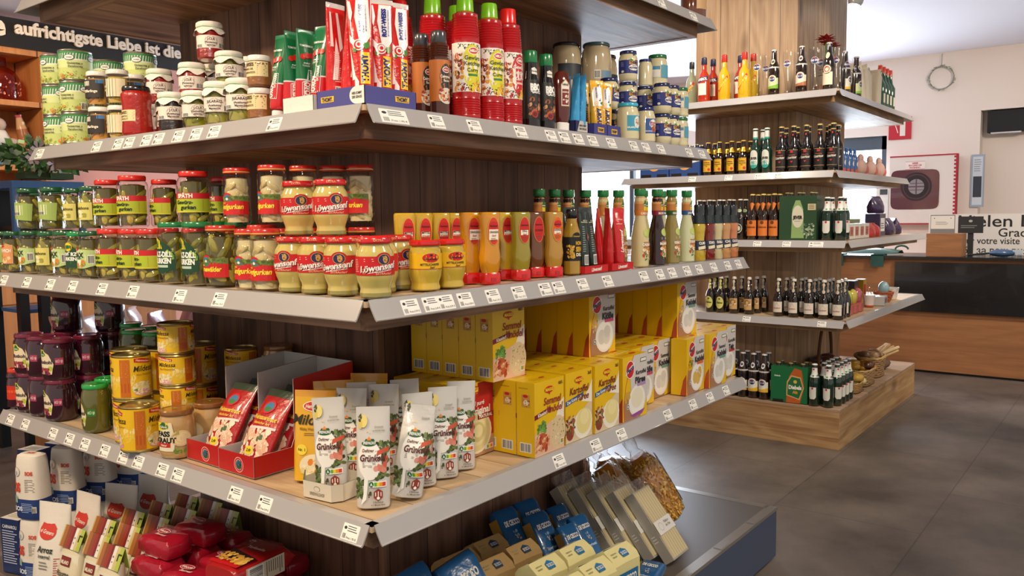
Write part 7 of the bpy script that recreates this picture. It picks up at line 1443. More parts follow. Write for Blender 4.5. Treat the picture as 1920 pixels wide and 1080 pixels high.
# level C
SM = Kind('dark_beer_bottle', 'bottle', lambda r: beer(r, .235, .0305, '18100a', shape='st', cap='c8c4b4', art=[('e', 'c8ccb8', 0, .065, .024, .028), ('e', '1c2a20', 0, .065, .020, .024), ('e', 'd8d4b8', 0, .065, .011, .014)], neck=[('e', 'b8c8a0', 0, .168, .014, .010)]))
SH = Kind('orange_label_bottle', 'bottle', lambda r: beer(r, .262, .031, '20120a', shape='st', cap='c8a850', art=[('r', 'd8782a', -.031, .022, .031, .112), ('r', '8a4418', -.026, .108, .026, .112), ('e', '6a3a20', 0, .098, .010, .010), ('t', '6a2c10', 'Schöfferhofer', 0, .072, .0105, {'b': .03, 'w': .05}), ('ln', 'e8a868', -.02, .035, .02, .05, 2)], neck=[('p', 'd8782a', [(-.016, .205), (0, .165), (.016, .205), (0, .214)]), ('t', '6a2c10', 'Schöfferhofer', 0, .192, .005, {'w': .026})]))
SG = Kind('small_green_bottle', 'bottle', small_green)
rowF([SG, SG], [1576, 1551], CX_, zC, ['small green bottle with white shield label, at the stand corner', 'small green bottle with white shield label, beside the green carton'], 'small green bottles', sp=.066)
JC = Kind('beer_carton', 'carton', lambda r: carton(r, .205, .135, .245, {'f': '2c4a30', '*': '24402c'}, [('p', '8aa868', [(-.035, .01), (.035, .01), (.03, .17), (.012, .22), (-.012, .22), (-.03, .17)]), ('e', 'd4d0b8', .0, .13, .032, .062), ('t', '1c1c18', 'JEVER', .0, .125, .018, {'b': .06, 'w': .054}), ('ln', '8a8668', -.018, .10, .018, .108, 1), ('r', 'c8b890', .055, .165, .098, .20), ('ln', '5a5040', .06, .17, .094, .196, 3), ('bl', ['8a9a80', 'a8b898', '5a7258'], .02, .01, .09, .09, 50, .006, 5)]))
yj = rowY(1505, CX_, zC+.1); JC.put(CX_+.04, OY+.150, zC, -88, 'green carton of pilsner bottles with pale oval emblem')
rowF([SH]*3+[SM]*6, [1452, 1432, 1411, 1388, 1368, 1356, 1345, 1333, 1320], CX_, zC, [f'wheat beer bottle with orange label, {ORD[i]} from the green carton' for i in range(3)]+[f'dark beer bottle with round pale badge, {ORD[i]} from the orange labels' for i in range(6)], ['orange label bottles']*3+['dark badge bottles']*6, sp=.0635)
rowF([SH]*3+[SM]*5, [1462, 1443, 1424, 1398, 1375, 1363, 1350, 1338], CX_+.085, zC, [f'wheat beer bottle with orange label in the second row, {ORD[i]} from the carton' for i in range(3)]+[f'dark beer bottle in the second row, {ORD[i]} from the orange labels' for i in range(5)], ['orange label bottles']*3+['dark badge bottles']*5, sp=.0635)
for i in range(4): SG.put(CX_+.072+(i % 2)*.068, OY-.055+.0+(i//2)*.068, zC, -40, f'small green bottle behind the corner pair, {ORD[i]}', 'small green bottles')
def sweets(r, c, H=.09):
    b = MB(); rn = random.Random(int(H*999)); j = lambda: rn.uniform(-.006, .006); b.loft([(0, .055, .036, c, 3), (H*.08, .068, .044, c, 2.6, j(), j()), (H*.4, .072+j(), .046, c, 2.3, j(), j()), (H*.7, .066+j(), .030, c, 2.2, j(), j()), (H*.92, .062, .008, c, 2.2, j(), j()), (H, .066, .003, c, 3, j(), j())], 22); b.build('sweet_bag', FOIL, r, sharp=70)
def medbox(r, w, d, h, c, c2):
    box(r, w, d, h, c, {'f': [('r', c2, -w*.35, h*.2, w*.35, h*.8), ('ln', '4a4040', -w*.3, h*.3, w*.3, h*.6, 3)]})
PV = Kind('sweet_packet', 'bag', sweets, '3c2a4c', .11); RV = Kind('sweet_packet', 'bag', sweets, 'b82420', .085)
MBX = Kind('sweet_box', 'box', medbox, .16, .10, .11, '8a9a70', 'c8c0b0'); MBY = Kind('sweet_box', 'box', medbox, .14, .09, .14, '3a3450', 'e8e4e0'); WBX = Kind('small_bottle_pack', 'pack', medbox, .09, .07, .085, 'dcdcd4', 'c86a50')
for i in range(4): WBX.put(OX+.14+i*.105, OY-.045, zC, 0, f'small white pack beside the green bottles, {ORD[i]}', 'small white packs')
RV.put(OX+.62, OY-.04, zC, -10, 'red net of sweets beside the white packs', None); RV.put(OX+.80, OY-.03, zC, 10, 'red net of sweets, farther from the white packs'); MBX.put(OX+.60, OY+.07, zC, 0, 'olive green box of sweets behind the red nets'); MBY.put(OX+.95, OY-.0, zC, 0, 'box of sweets with white bottles printed on it'); PV.put(OX+.78, OY+.085, zC+.0, 20, 'purple bag of sweets behind the red nets'); PV.put(OX+.95, OY+.0, zC+.142, -10, 'purple bag of sweets on top of the printed box'); PV.put(OX+1.15, OY-.03, zC, 0, 'purple bag of sweets at the outer end'); PV.put(OX+1.34, OY-.02, zC, 30, 'dark purple bag lying last at the outer end')
# level D
SWW = Kind('swing_top_bottle', 'bottle', swing, 'w'); SWB = Kind('swing_top_bottle', 'bottle', swing, 'b'); SWY = Kind('swing_top_bottle', 'bottle', swing, 'y')
rowF([SWW]*5, [1572, 1545, 1518, 1489, 1460], CX_, zD, 'swing-top bottle with white label, front row, %s from the stand corner', 'swing-top bottles, white labels', sp=.066)
rowF([SWW]*5, [1577, 1553, 1528, 1503, 1475], CX_+.075, zD, 'swing-top bottle with white label, second row, %s from the stand corner', 'swing-top bottles, white labels', sp=.066)
rowF([SWW]*5, [1585, 1560, 1536, 1510, 1486], CX_+.15, zD, 'swing-top bottle with white label, third row, %s from the stand corner', 'swing-top bottles, white labels', sp=.066)
for k in range(2): rowF([SWB, SWB, SWY, SWY], [1405+k*14, 1377+k*14, 1352+k*10, 1336+k*10], CX_+k*.08, zD, [f'swing-top bottle with tan picture label, {("front", "back")[k]} row, nearer the white labels', f'swing-top bottle with tan picture label, {("front", "back")[k]} row, farther from the white labels', f'swing-top bottle with yellow oval label, {("front", "back")[k]} row, first', f'swing-top bottle with yellow oval label, {("front", "back")[k]} row, second'], 'swing-top bottles, coloured labels', sp=.066)
SWB.put(CX_+.16, rowY(1432, CX_+.16, zD+.1), zD, -90, 'swing-top bottle with tan picture label, third row', 'swing-top bottles, coloured labels')
def egg_tin(r, c):
    b = MB(); b.loft([(0, .036, .030, 'b8605a', 3), (.05, .038, .032, 'b8605a', 3), (.052, .03, .026, c, 2.2)], 20); b.build('punnet', CARTON, r); b = MB(); b.blob((0, 0, .09), .038, .026, .048, c, 16, 10); b.build('painted_egg', GLOSS, r)
for i, c in enumerate(('b8c040', 'c8b848', 'b85a6a')): Kind('easter_egg', 'decoration', egg_tin, c).put(OX+.20+i*.10, OY-.05, zD, 0, ('lime green', 'mustard yellow', 'rose pink')[i]+' easter egg standing on a small punnet', None)
for i in range(3): WBX.put(OX+.22+i*.10, OY+.03, zD, 0, f'small clear pack behind the easter eggs, {ORD[i]}', 'small clear packs')
def cupcake(r): b = MB(); b.lathe([(0, .024, 'c8482c'), (.01, .028, 'c8482c'), (.012, .028, 'd8c8c0'), (.075, .036, 'd8c8c0')], 20); b.build('cup', GLOSS, r); b = MB(); b.tube([(.035*cos(t), 0, .075+.045*sin(t)) for t in [pi*i/10 for i in range(11)]], .002, 'c8886a', 5); b.build('handle', GLOSS, r)
Kind('gift_cup', 'cup', cupcake).put(OX+.66, OY-.05, zD, 0, 'pale cup with orange base and thin handle'); Kind('sweet_box', 'box', medbox, .07, .05, .16, 'c89a2c', 'c82c1c').put(OX+.80, OY+.04, zD, 0, 'tall yellow and red sweet box'); Kind('sweet_box', 'box', medbox, .08, .06, .16, '4a3a44', 'a8583a').put(OX+.66, OY+.06, zD, 0, 'tall dark sweet box behind the cup')
Kind('sweet_box', 'box', medbox, .13, .10, .055, 'b8b4b0', '6a6468').put(OX+.83, OY-.055, zD, 6, 'flat clear tray of sweets')
def nest(r):
    b = MB()
    for k in range(7): b.tube([((.035+.003*k)*cos(t), (.035+.003*k)*sin(t), .006+k*.008+.002*sin(9*t+k*pi)) for t in [2*pi*i/30 for i in range(31)]], .0045, 'b0582c', 5)
    b.lathe([(.002, .034, '9a4a24'), (.01, .034, '9a4a24')], 16); b.build('wicker_bowl', MATTE, r)
    b = MB(); b.blob((0, 0, .075), .030, .030, .040, '8ab0b8', 14, 10); b.build('egg', GLOSS, r)
Kind('egg_basket', 'basket', nest).put(OX+1.04, OY-.04, zD, 0, 'small orange wicker bowl holding a pale blue egg', None, sc=1.15)
Kind('white_pot', 'pot', lambda r: (lambda b: (b.loft([(0, .05, .04, 'd8d4cc', 4), (.075, .07, .055, 'e0dcd4', 4), (.075, .066, .05, 'c8c4bc', 4), (.06, .06, .045, 'b8b4ac', 4)], 24), b.build('pot_body', GLOSS, r)))(MB())).put(OX+1.24, OY-.03, zD, 0, 'white square pot at the outer end')
# plinth level
rowF([SG], [1553], OX-.065, zQ, ['small green bottle frontmost at the plinth corner'], 'small green bottles'); rowF([SG], [1527], OX-.068, zQ, ['small green bottle beside the lager carton'], 'small green bottles')
for i in range(8): SG.put(OX-.063+.072*(1+i % 4), OY-.055+.07*(i//4), zQ, -50, f'small green bottle, {ORD[i%4]} back from the plinth corner, {("aisle", "inner")[i//4]} file', 'small green bottles')
DC = Kind('beer_carton', 'carton', lambda r: carton(r, .205, .135, .205, {'f': '1c6a3c', '*': '1a5a34'}, [('p', 'b85a20', [(-.015, 0), (.062, .0), (.085, .09), (.07, .19), (.03, .20), (.0, .15)]), ('p', 'd8a868', [(-.014, .04), (.06, .02), (.083, .09), (.065, .15), (.012, .158), (-.012, .12)]), ('p', '1c6a3c', [(-.008, .045), (.056, .027), (.077, .09), (.061, .143), (.015, .15), (-.006, .115)]), ('t', 'f0ece0', 'Diebels', .035, .09, .022, {'b': .05, 'w': .072}), ('t', 'e09a2c', 'Alt', .035, .062, .016, {'b': .05}), ('e', 'd8b84a', .035, .122, .010, .010), ('t', 'f0ece0', 'Diebels', -.065, .15, .008, {'b': .03}), ('r', '1a140e', -.09, 0, -.03, .015)]))
yd = rowY(1487, OX-.06, zQ+.1); DC.put(OX-.020, OY+.186, zQ, -86, 'green and orange carton of altbier bottles')
rowF([W3]*5, [1433, 1416, 1398, 1378, 1360], OX-.06, zQ, 'wheat beer bottle with yellow label on the plinth, front row, %s from the carton', 'wheat beer bottles on the plinth', sp=.065)
rowF([W3]*5, [1441, 1428, 1408, 1388, 1372], OX+.02, zQ, 'wheat beer bottle with yellow label on the plinth, back row, %s from the carton', 'wheat beer bottles on the plinth', sp=.065)
def basket(r, w, d, h, handle=False, fill=None, col='b08a50'):
    b = MB(); n = 9
    for k in range(n):
        q = .82+.18*k/n; b.tube([(w*q*cos(t)*(abs(cos(t))**-.3 if abs(cos(t)) > .2 else 1.3)*.85, d*q*sin(t)*(abs(sin(t))**-.3 if abs(sin(t)) > .2 else 1.3)*.85, h*(k+.6)/n+.002*sin(11*t+k*pi)) for t in [2*pi*i/44 for i in range(45)]], h/n*.62, (col, 'c8a468')[k == n-1], 5)
    b.loft([(.003, w*.8, d*.8, '8a6a3c', 4), (.012, w*.8, d*.8, '8a6a3c', 4)], 20); b.build('wicker_body', MATTE, r)
    if handle: b = MB(); b.tube([(w*.9*cos(t), 0, h*.9+h*1.9*sin(t)) for t in [pi*i/16 for i in range(17)]], .010, '6a4428', 8); b.build('handle', MATTE, r)
    if fill:
        b = MB(); rn = random.Random(6)
        for i in range(14): b.blob((rn.uniform(-w*.6, w*.6), rn.uniform(-d*.6, d*.6), h*.85+rn.uniform(0, .04)), .05, .035, .028, rn.choice(fill), 10, 6, Matrix.Rotation(rn.uniform(0, 3), 3, 'Z'), .08, rn)
        b.build('packed_goods', FOIL, r, sharp=60)
bk1 = Kind('wicker_basket', 'basket', basket, .10, .075, .06, False, ['d8c890', 'c8a040']); bk1.put(OX+.43, OY-.015, zQ, 0, 'small shallow wicker basket nearest the green bottles')
Kind('wicker_basket', 'basket', basket, .15, .085, .10, False, ['a87a1c', 'c8982c', '5a3418', '8a5a24'], 'a8845a').put(OX+.70, OY-.0, zQ, 0, 'wide wicker basket filled with golden wrapped bread')
Kind('handled_basket', 'basket', basket, .19, .095, .14, True, ['3a241c', '5a3a28', '4a3440'], '6a4830').put(OX+.62, OY+.198, zQ, 4, 'dark wicker basket with tall hoop handle', None)
Kind('wicker_basket', 'basket', basket, .13, .09, .13, False, ['9a7a5c', 'b8946a', '7a5a44'], '9a7650').put(OX+1.02, OY+.02, zQ, 0, 'tan basket holding bundled sausages')
def sticks(r):
    b = MB(); rn = random.Random(2)
    for i in range(16):
        a = rn.uniform(-.25, .25); x = rn.uniform(-.03, .03); zz = .05+.012*(i//4); b.tube([(-.14, x-.1*a, zz+.02), (0, x, zz+.035), (.17, x+.17*a, zz+.06)], .010, rn.choice(('c8a878', 'b89468', 'd8bc90')), 7)
    b.build('dry_sticks', MATTE, r); b = MB(); b.blob((0, 0, .035), .10, .055, .035, '6a5040', 14, 8, None, .05, rn); b.build('sack', PAPER, r)
Kind('stick_bundle', 'bundle', sticks).put(OX+1.30, OY+.03, zQ, -10, 'bundle of pale dried sausages sticking out past the plinth end')
# ================================================================== THE SHOP BEYOND
CXF = 6.13; CY1 = 1.75
def b_counter(r):
    b = MB(); b.box(CXF, -3.3, .02, CXF+.62, CY1, .925); b.build('oak_body', M_COUNTER, r)
    b = MB(); b.box(CXF-.03, -3.3, .50, CXF-.0005, .375, .90); b.build('black_stone_panel', solid('black_granite', '1c1b1c', .22, coat=.3, bump=.05, bscale=120), r)
    b = MB(); b.box(CXF-.035, -3.3, .9255, CXF+.65, CY1+.02, .945); b.build('worktop', solid('black_worktop', '232122', .25), r)
    b = MB(); b.box(CXF+.02, -3.3, 0, CXF+.6, CY1-.02, .019); b.build('kickboard', M_BLACK, r)
Kind('shop_counter', 'counter', b_counter).put(0, 0, 0, 0, 'long oak counter with black stone front panel')
zc = .946
def P(u, v, x): return atx(u, v, x)
# free-standing thank-you panel on the back of the counter
xp = CXF+.50
def b_panel(r):
    a, c = P(1742, 402, xp), P(2030, 480, xp); b = MB(); b.box(xp, c.y, zc, xp+.02, a.y, a.z); b.build('panel', solid('white_acrylic', 'e9e4dc', .35), r)
    b = MB()
    for s, u0, u1, v, h, al in (('Vielen Dank', 1797, 2010, 414, 22, .0), ('Gracias', 1872, 1952, 436, 16, 0), ('Merci pour votre visite', 1752, 1912, 451, 12.5, 0), ('Спасибо за ваш визит', 1752, 1948, 470, 13, 0)):
        p0, p1 = P(u0, v, xp), P(u1, v, xp); hh = (P(u0, v-h/2, xp).z-P(u0, v+h/2, xp).z); draw(b, [('t', '2c2926', s, 0, 0, hh, {'w': p0.y-p1.y, 'fit': 1, 'b': .01})], lambda x, z_, e: (xp-e, (p0.y+p1.y)/2-x, (p0.z+p1.z)/2+z_))
    b.build('greeting_lettering', MATTE, r)
Kind('greeting_panel', 'sign', b_panel).put(0, 0, 0, 0, 'white panel with thank-you words in several languages on the counter')
def b_wbox(r):
    xq = CXF+.05; a, c = P(1737, 438, xq), P(1802, 487, xq); b = MB(); b.box(xq, c.y, zc, xq+.2, a.y, a.z); b.build('box_body', M_COUNTER, r)
Kind('wooden_block', 'box', b_wbox).put(0, 0, 0, 0, 'plain oak box standing on the counter')
def b_chalk(r):
    xq = CXF+.30; a, c = P(1797, 406, xq), P(1843, 437, xq); b = MB(); b.box(xq, c.y, c.z, xq+.012, a.y, a.z); b.box(xq+.012, (a.y+c.y)/2-.02, zc, xq+.03, (a.y+c.y)/2+.02, a.z-.02); b.build('board', solid('chalkboard', '2a2a28', .6), r)
    b = MB(); m = ((a.y+c.y)/2, (a.z+c.z)/2); draw(b, [('ln', '8a8a84', -.07, -.03, .07, .0, 2), ('e', 'b8b4a8', 0, .03, .014, .01)], lambda x, z_, e: (xq-e, m[0]-x, m[1]+z_)); b.build('chalk_writing', MATTE, r)
Kind('chalkboard', 'sign', b_chalk).put(0, 0, 0, 0, 'small dark chalkboard on a stem above the oak box')
def b_paper(r):
    xq = CXF+.10; a, c = P(1745, 403, xq), P(1790, 432, xq); zb = P(1770, 438, CXF+.05).z; b = MB(); b.box(xq, c.y, zb+.001, xq+.01, a.y, a.z); b.build('card', PRINT, r); b = MB(); m = ((a.y+c.y)/2, (a.z+c.z)/2); draw(b, [('r', 'e6e2d8', -.085, -.05, .085, .055), ('ln', '9a948a', -.05, -.02, .05, .01, 3), ('e', '4a4a4a', -.06, .035, .004, .004), ('e', '4a4a4a', .06, .035, .004, .004)], lambda x, z_, e: (xq-e, m[0]-x, m[1]+z_)); b.build('card_print', PRINT, r)
Kind('card_holder', 'sign', b_paper).put(0, 0, 0, 0, 'white card with two holes standing on the oak box')
def b_scan(r, dark=False):
    b = MB(); c = '3a5a80' if not dark else '1c1c20'; b.blob((0, 0, .03), .05, .10, .03, c, 14, 8); b.box(-.03, -.13, .02, .03, -.06, .055, 'b8c4d0' if not dark else '2a2a2e'); b.tube([(0, .08, .03), (.02, .16, .02), (.03, .24, .012)], .008, '1c1c20', 6); b.build('device', GLOSS, r)
s1 = P(1880, 480, CXF+.15); Kind('barcode_scanner', 'scanner', b_scan).put(CXF+.15, s1.y, zc, 20, 'blue and grey barcode scanner lying on the counter'); Kind('card_terminal', 'terminal', b_scan, True).put(CXF+.16, s1.y-.32, zc, 60, 'black card terminal on the counter beside the scanner')
def b_bag(r):
    b = MB(); rn = random.Random(4); rows = []
    for i in range(9):
        t = i/8; rows.append([(.10*cos(q)+rn.uniform(-.01, .01)-.02, -.30+.60*t, .012+.045*max(0, sin(q))*(.6+.4*sin(5*t))+rn.uniform(0, .008)) for q in [pi*j/8 for j in range(9)]])
    b.grid(rows, '2c5a4c', True); b.build('folded_bag', FOIL, r, sharp=70); b = MB()
    for y0 in (-.2, .12): b.box(-.165, y0, -.09, -.158, y0+.10, .008, '24504a'); b.box(-.165, y0, .002, -.05, y0+.10, .012, '24504a')
    b.tube([(0, -.30+.05*cos(t), .05+.03*sin(t)) for t in [pi*i/8 for i in range(9)]], .008, '24504a', 6); b.build('straps', PAPER, r)
Kind('shopping_bag', 'bag', b_bag).put(CXF+.12, .66, zc, 0, 'green shopping bags folded flat on the counter top', None)
# wall fittings
def b_hose(r):
    x = XW-.10; a, c = P(1669, 296, XW-.1), P(1789, 418, XW-.1); b = MB(); b.box(x, c.y, c.z, XW-.001, a.y, a.z, 'dcd2ca'); b.build('cabinet_frame', solid('cream_enamel', 'ddd3cb', .4), r)
    b = MB(); b.box(x-.004, c.y-.012, c.z-.01, x+.06, c.y, a.z+.012, 'a82434'); b.box(x-.004, c.y, a.z, x+.06, a.y, a.z+.012, 'a82434'); b.box(x-.004, c.y, c.z-.012, x+.06, a.y, c.z, 'a82434')
    n = 18
    for i in range(n): zz = c.z+(a.z-c.z)*(i+.3)/n; b.box(x-.003, c.y+.0, zz, x-.001, c.y+.016, zz+(a.z-c.z)/n*.5, 'a82434')
    b.build('red_edge', MATTE, r)
    p, q = P(1671, 320, x), P(1760, 392, x); yc, zc_ = (p.y+q.y)/2, (p.z+q.z)/2; w, h = (p.y-q.y)/2, (p.z-q.z)/2
    b = MB(); pts = []
    for i in range(32): t = 2*pi*i/32; pts.append((x-.002, yc-w*math.copysign(abs(cos(t))**.25, cos(t)), zc_+h*math.copysign(abs(sin(t))**.25, sin(t))))
    b.face(pts[::-1], '54202c'); b.build('dark_red_window', solid('tinted_window', '54202c', .15, coat=.6), r)
    b = MB(); hp = P(1718, 350, x); F_ = lambda cx, cz, e: (x-.003-e, hp.y-cx, hp.z+cz)
    draw(b, [('e', '2a1a1e', 0, 0, .135, .135), ('e', '54303a', 0, 0, .118, .118), ('e', '241618', 0, 0, .110, .110), ('e', '8a8284', 0, 0, .070, .072), ('r', '54404a', -.006, -.07, .006, .07), ('r', '54404a', -.07, -.006, .07, .006), ('r', '54404a', -.06, .028, .06, .034), ('r', '54404a', -.06, -.034, .06, -.028)], F_, .03); b.build('hose_reel', PRINT, r)
    b = MB(); lp = P(1716, 310, x); draw(b, [('r', 'e8dcd4', -.085, -.037, .085, .037), ('r', 'c0545c', -.085, .034, .085, .037), ('r', 'c0545c', -.085, -.037, .085, -.034), ('t', 'b0343c', 'ABRIR', 0, .020, .014, {'b': .04}), ('t', 'b0343c', 'EN CASO DE', 0, 0, .014, {'b': .04, 'w': .13}), ('t', 'b0343c', 'INCENDIO', 0, -.021, .014, {'b': .04})], lambda cx, cz, e: (x-.003-e, lp.y-cx, lp.z+cz)); b.build('instruction_plate', PRINT, r)
Kind('fire_hose_cabinet', 'cabinet', b_hose).put(0, 0, 0, 0, 'cream fire hose cabinet with dark red window on the wall')
def b_fsign(r):
    x = XW-.012; a, c = P(1667, 221, x), P(1708, 260, x); b = MB(); b.box(x, c.y, c.z, XW-.001, a.y, a.z, 'b81c2c'); b.build('plate', PRINT, r)
    m = ((a.y+c.y)/2, (a.z+c.z)/2); b = MB(); draw(b, [('p', 'ddd8cc', [(.0, -.075), (.048, -.075), (.048, .055), (.036, .072), (.012, .072), (.0, .055)]), ('p', 'ddd8cc', [(-.05, .05), (-.03, .062), (.0, .06), (.0, .05), (-.03, .05), (-.040, .04)]), ('p', 'ddd8cc', [(-.052, .052), (-.042, .045), (-.014, -.04), (-.02, -.048)])], lambda cx, cz, e: (x-e, m[0]-cx, m[1]+cz)); b.build('extinguisher_symbol', PRINT, r)
Kind('fire_sign', 'sign', b_fsign).put(0, 0, 0, 0, 'red wall sign showing a white fire extinguisher')
def b_wreath(r):
    c = P(1765, 146, XW-.03); R_ = (P(1742, 146, XW).y-P(1788, 146, XW).y)/2; b = MB(); rn = random.Random(3)
    b.tube([(c.x, c.y+R_*cos(t), c.z+R_*sin(t)) for t in [2*pi*i/40 for i in range(41)]], .006, '8a8a7c', 6); b.tube([(XW-.002, c.y, c.z+R_+.12), (c.x, c.y, c.z+R_+.11), (c.x, c.y, c.z+R_)], .003, '8a8478', 5)
    b.build('ring', MATTE, r); b = MB()
    for i in range(60): t = rn.uniform(0, 6.28); b.blob((c.x+rn.uniform(-.01, .01), c.y+(R_+rn.uniform(-.008, .014))*cos(t), c.z+(R_+rn.uniform(-.008, .014))*sin(t)), .008, .008, .006, rn.choice(('9aa08c', 'b0b0a0', '7a8070')), 6, 4)
    b.build('dried_leaves', MATTE, r)
Kind('wall_wreath', 'wreath', b_wreath).put(0, 0, 0, 0, 'thin dried wreath ring hanging on the cream wall')
def b_notice(r):
    x = XW-.02; a, c = P(1822, 290, x), P(1843, 388, x); b = MB(); b.box(x, c.y, c.z, XW-.001, a.y, a.z, '9aa8b8'); b.build('frame', MATTE, r); b = MB(); m = ((a.y+c.y)/2, (a.z+c.z)/2); draw(b, [('r', 'c8d0d8', -.04, -.22, .04, .22), ('r', '2c3440', -.035, -.15, .035, .04), ('ln', '8a94a0', -.03, .08, .03, .2, 6)], lambda cx, cz, e: (x-e, m[0]-cx, m[1]+cz)); b.build('notices', PRINT, r)
Kind('notice_board', 'noticeboard', b_notice).put(0, 0, 0, 0, 'narrow pale notice board beside the recess')
def b_roll(r):
    x = XW+.02; a, c = P(1852, 206, x), P(1990, 240, x); b = MB(); b.box(x, c.y, c.z, x+.12, a.y, rc.z-.01, '1a1a1c'); b.build('shutter_box', MATTE, r); b = MB(); b.box(x-.0, c.y+.3, c.z-.012, x+.1, a.y-.03, c.z-.001, 'c8c8cc'); b.build('lamp_tray', MATTE, r)
Kind('roller_shutter', 'shutter', b_roll).put(0, 0, 0, 0, 'black roller shutter box at the top of the recess')
def b_intercom(r):
    x = XW-.03; a, c = P(1643, 350, x), P(1665, 372, x); b = MB(); b.box(x, c.y, c.z-.25, XW-.001, a.y-.0, a.z, 'dad4cc'); b.build('housing', MATTE, r); b = MB(); p, q = P(1650, 355, x), P(1664, 365, x); b.box(x-.002, q.y, q.z, x-.0005, p.y, p.z, '3a3e40'); b.build('display', GLOSS, r)
Kind('alarm_panel', 'panel', b_intercom).put(0, 0, 0, 0, 'cream alarm panel with dark display beside the window')
def b_spot(r):
    b = MB(); b.lathe([(0, .035, 'd8d8d8'), (.02, .045, 'e0e0e0'), (.10, .045, 'e0e0e0'), (.11, .02, 'e0e0e0')], 20); b.tube([(0, 0, .11), (0, 0, .20)], .008, 'd0d0d0', 6); b.build('housing', GLOSS, r)
    b = MB(); b.lathe([(-.002, .034, 'ffffff'), (-.001, .001, 'ffffff')], 20, caps=False); b.build('lit_lens', solid('lit_spot_lens', 'ffffff', .5, emis='fff2dc', estr=14), r)
SPT = Kind('ceiling_spot', 'ceiling spot', b_spot)
sp = CP + (CF + CR*((1602-960)/F) + CU*((540-8)/F))*((2.60-1.3)/((CF + CR*((1602-960)/F) + CU*((540-8)/F)).z))
SPT.put(sp.x, sp.y, 2.58, 0, 'white ceiling spot lamp beyond the pale pillar', 'ceiling spots', tilt=(12, 10))
for i, (x, y) in enumerate(((-1.6, .5), (-1.6, 2.0), (-1.3, -1.2), (1.0, -1.9), (2.4, -.8), (4.6, -1.2), (.3, 3.6))): SPT.put(x, y, 2.70-.12+.0, 0, f'unseen white ceiling spot lamp added over the aisles, {ORD[i]} of the row', 'ceiling spots')  # housings added out of view to go with the spot lights
# ---------------------------------------------------------------- left background
YF = 5.04
def Q(u, v, y=YF): return aty(u, v, y)
xr = Q(93, 300).x; xl_ = xr-2.4
def b_wallcab(r):
    b = MB(); zt = Q(60, 92).z; zb = Q(60, 432).z
    b.box(xl_, YF+.38, zb, xr, YF+.40, zt); b.build('back_panel', M_ORANGE, r)
    for n_, q in (('side_panel', (xr-.03, YF, zb, xr, YF+.38, zt)), ('side_panel', (xl_, YF, zb, xl_+.03, YF+.38, zt)), ('divider', (Q(68, 150, YF+.2).x-.02, YF+.18, Q(40, 196).z, Q(68, 150, YF+.2).x, YF+.38, zt))): b = MB(); b.box(*q); b.build(n_, M_ORANGE, r)
    for v0, v1 in ((86, 104), (190, 200), (310, 320), (426, 436)):
        b = MB(); z0, z1 = Q(50, v1).z, Q(50, v0).z; b.box(xl_+.03, YF-.0, z0, xr-.03, YF+.38, z1); b.build('shelf', M_ORANGE, r)
Kind('beech_shelf_unit', 'shelving', b_wallcab).put(0, 0, 0, 0, 'orange beech wall shelves below the lettered banner')
def b_low(r, u0, u1, drawers=False):
    x0, x1 = Q(u0, 600).x, Q(u1, 600).x; zt = Q(30, 437).z-.002; b = MB(); b.box(x0, YF, .06, x1, YF+.40, zt); b.build('body', M_ORANGE, r)
    b = MB(); b.box(x0, YF+.03, 0, x1, YF+.4, .059); b.build('plinth', M_BLACK, r)
    zz = Q(20, 572).z; 
    for a, c in ((.075, zz-.006), (zz+.006, zt-.01)): b = MB(); b.box(x0+.008, YF-.02, a, x1-.008, YF-.0005, c); b.build('door', M_ORANGE, r)
CBN = Kind('base_cabinet', 'cabinet', b_low, -120, 40); CBN.put(0, 0, 0, 0, 'orange beech base cabinet at the far edge, two doors tall')
Kind('base_cabinet', 'cabinet', b_low, 41, 86).put(0, 0, 0, 0, 'narrow orange beech base cabinet beside the wide one')
Kind('base_cabinet', 'cabinet', b_low, 87, 330).put(0, 0, 0, 0, 'long orange beech base cabinet running behind the display stand')
def b_banner(r):
    z0, z1 = Q(100, 100, YF).z, Q(205, 65, YF).z; x1 = Q(460, 130).x; b = MB(); b.box(xl_-.4, YF-.02, z0-.0, x1, YF+.0, z1, '16130f'); b.build('black_board', solid('black_board', '191612', .45), r)
    b = MB(); h = .001
    p0, p1 = Q(26, 52, YF-.02), Q(337, 99, YF-.02); zc_ = (p0.z+p1.z)/2
    for s, xa, xb in (('aufrichtigste Liebe ist die', p0.x, p1.x), ('Keine', p0.x-.52, p0.x-.06)):
        vs, fs, w = text_geo(s, .035); sc = (xb-xa)/w
        for lift in (0, .018):
            bb = len(b.v); b.v += [((xa+xb)/2+x*sc, YF-.021-lift, zc_+y*sc) for x, y in vs]
            for f in fs: b.f.append(tuple(bb+i for i in f)); b.c.append('e8d8c4'); b.sm.append(False)
        ed = {}
        for f in fs:
            for i in range(len(f)):
                k = (f[i], f[(i+1) % len(f)]); ed[k] = ed.get(k, 0)+1
        for (i, j) in ed:
            if (j, i) not in ed:
                A = [((xa+xb)/2+vs[k][0]*sc, zc_+vs[k][1]*sc) for k in (i, j)]; b.face([(A[0][0], YF-.021, A[0][1]), (A[1][0], YF-.021, A[1][1]), (A[1][0], YF-.039, A[1][1]), (A[0][0], YF-.039, A[0][1])], 'd8c4a8')
    b.build('raised_lettering', MATTE, r)
Kind('lettered_banner', 'sign', b_banner).put(0, 0, 0, 0, 'black banner with raised cream lettering above the shelves')
zs = [Q(50, 190).z+.002, Q(50, 310).z+.002, Q(50, 426).z+.002]
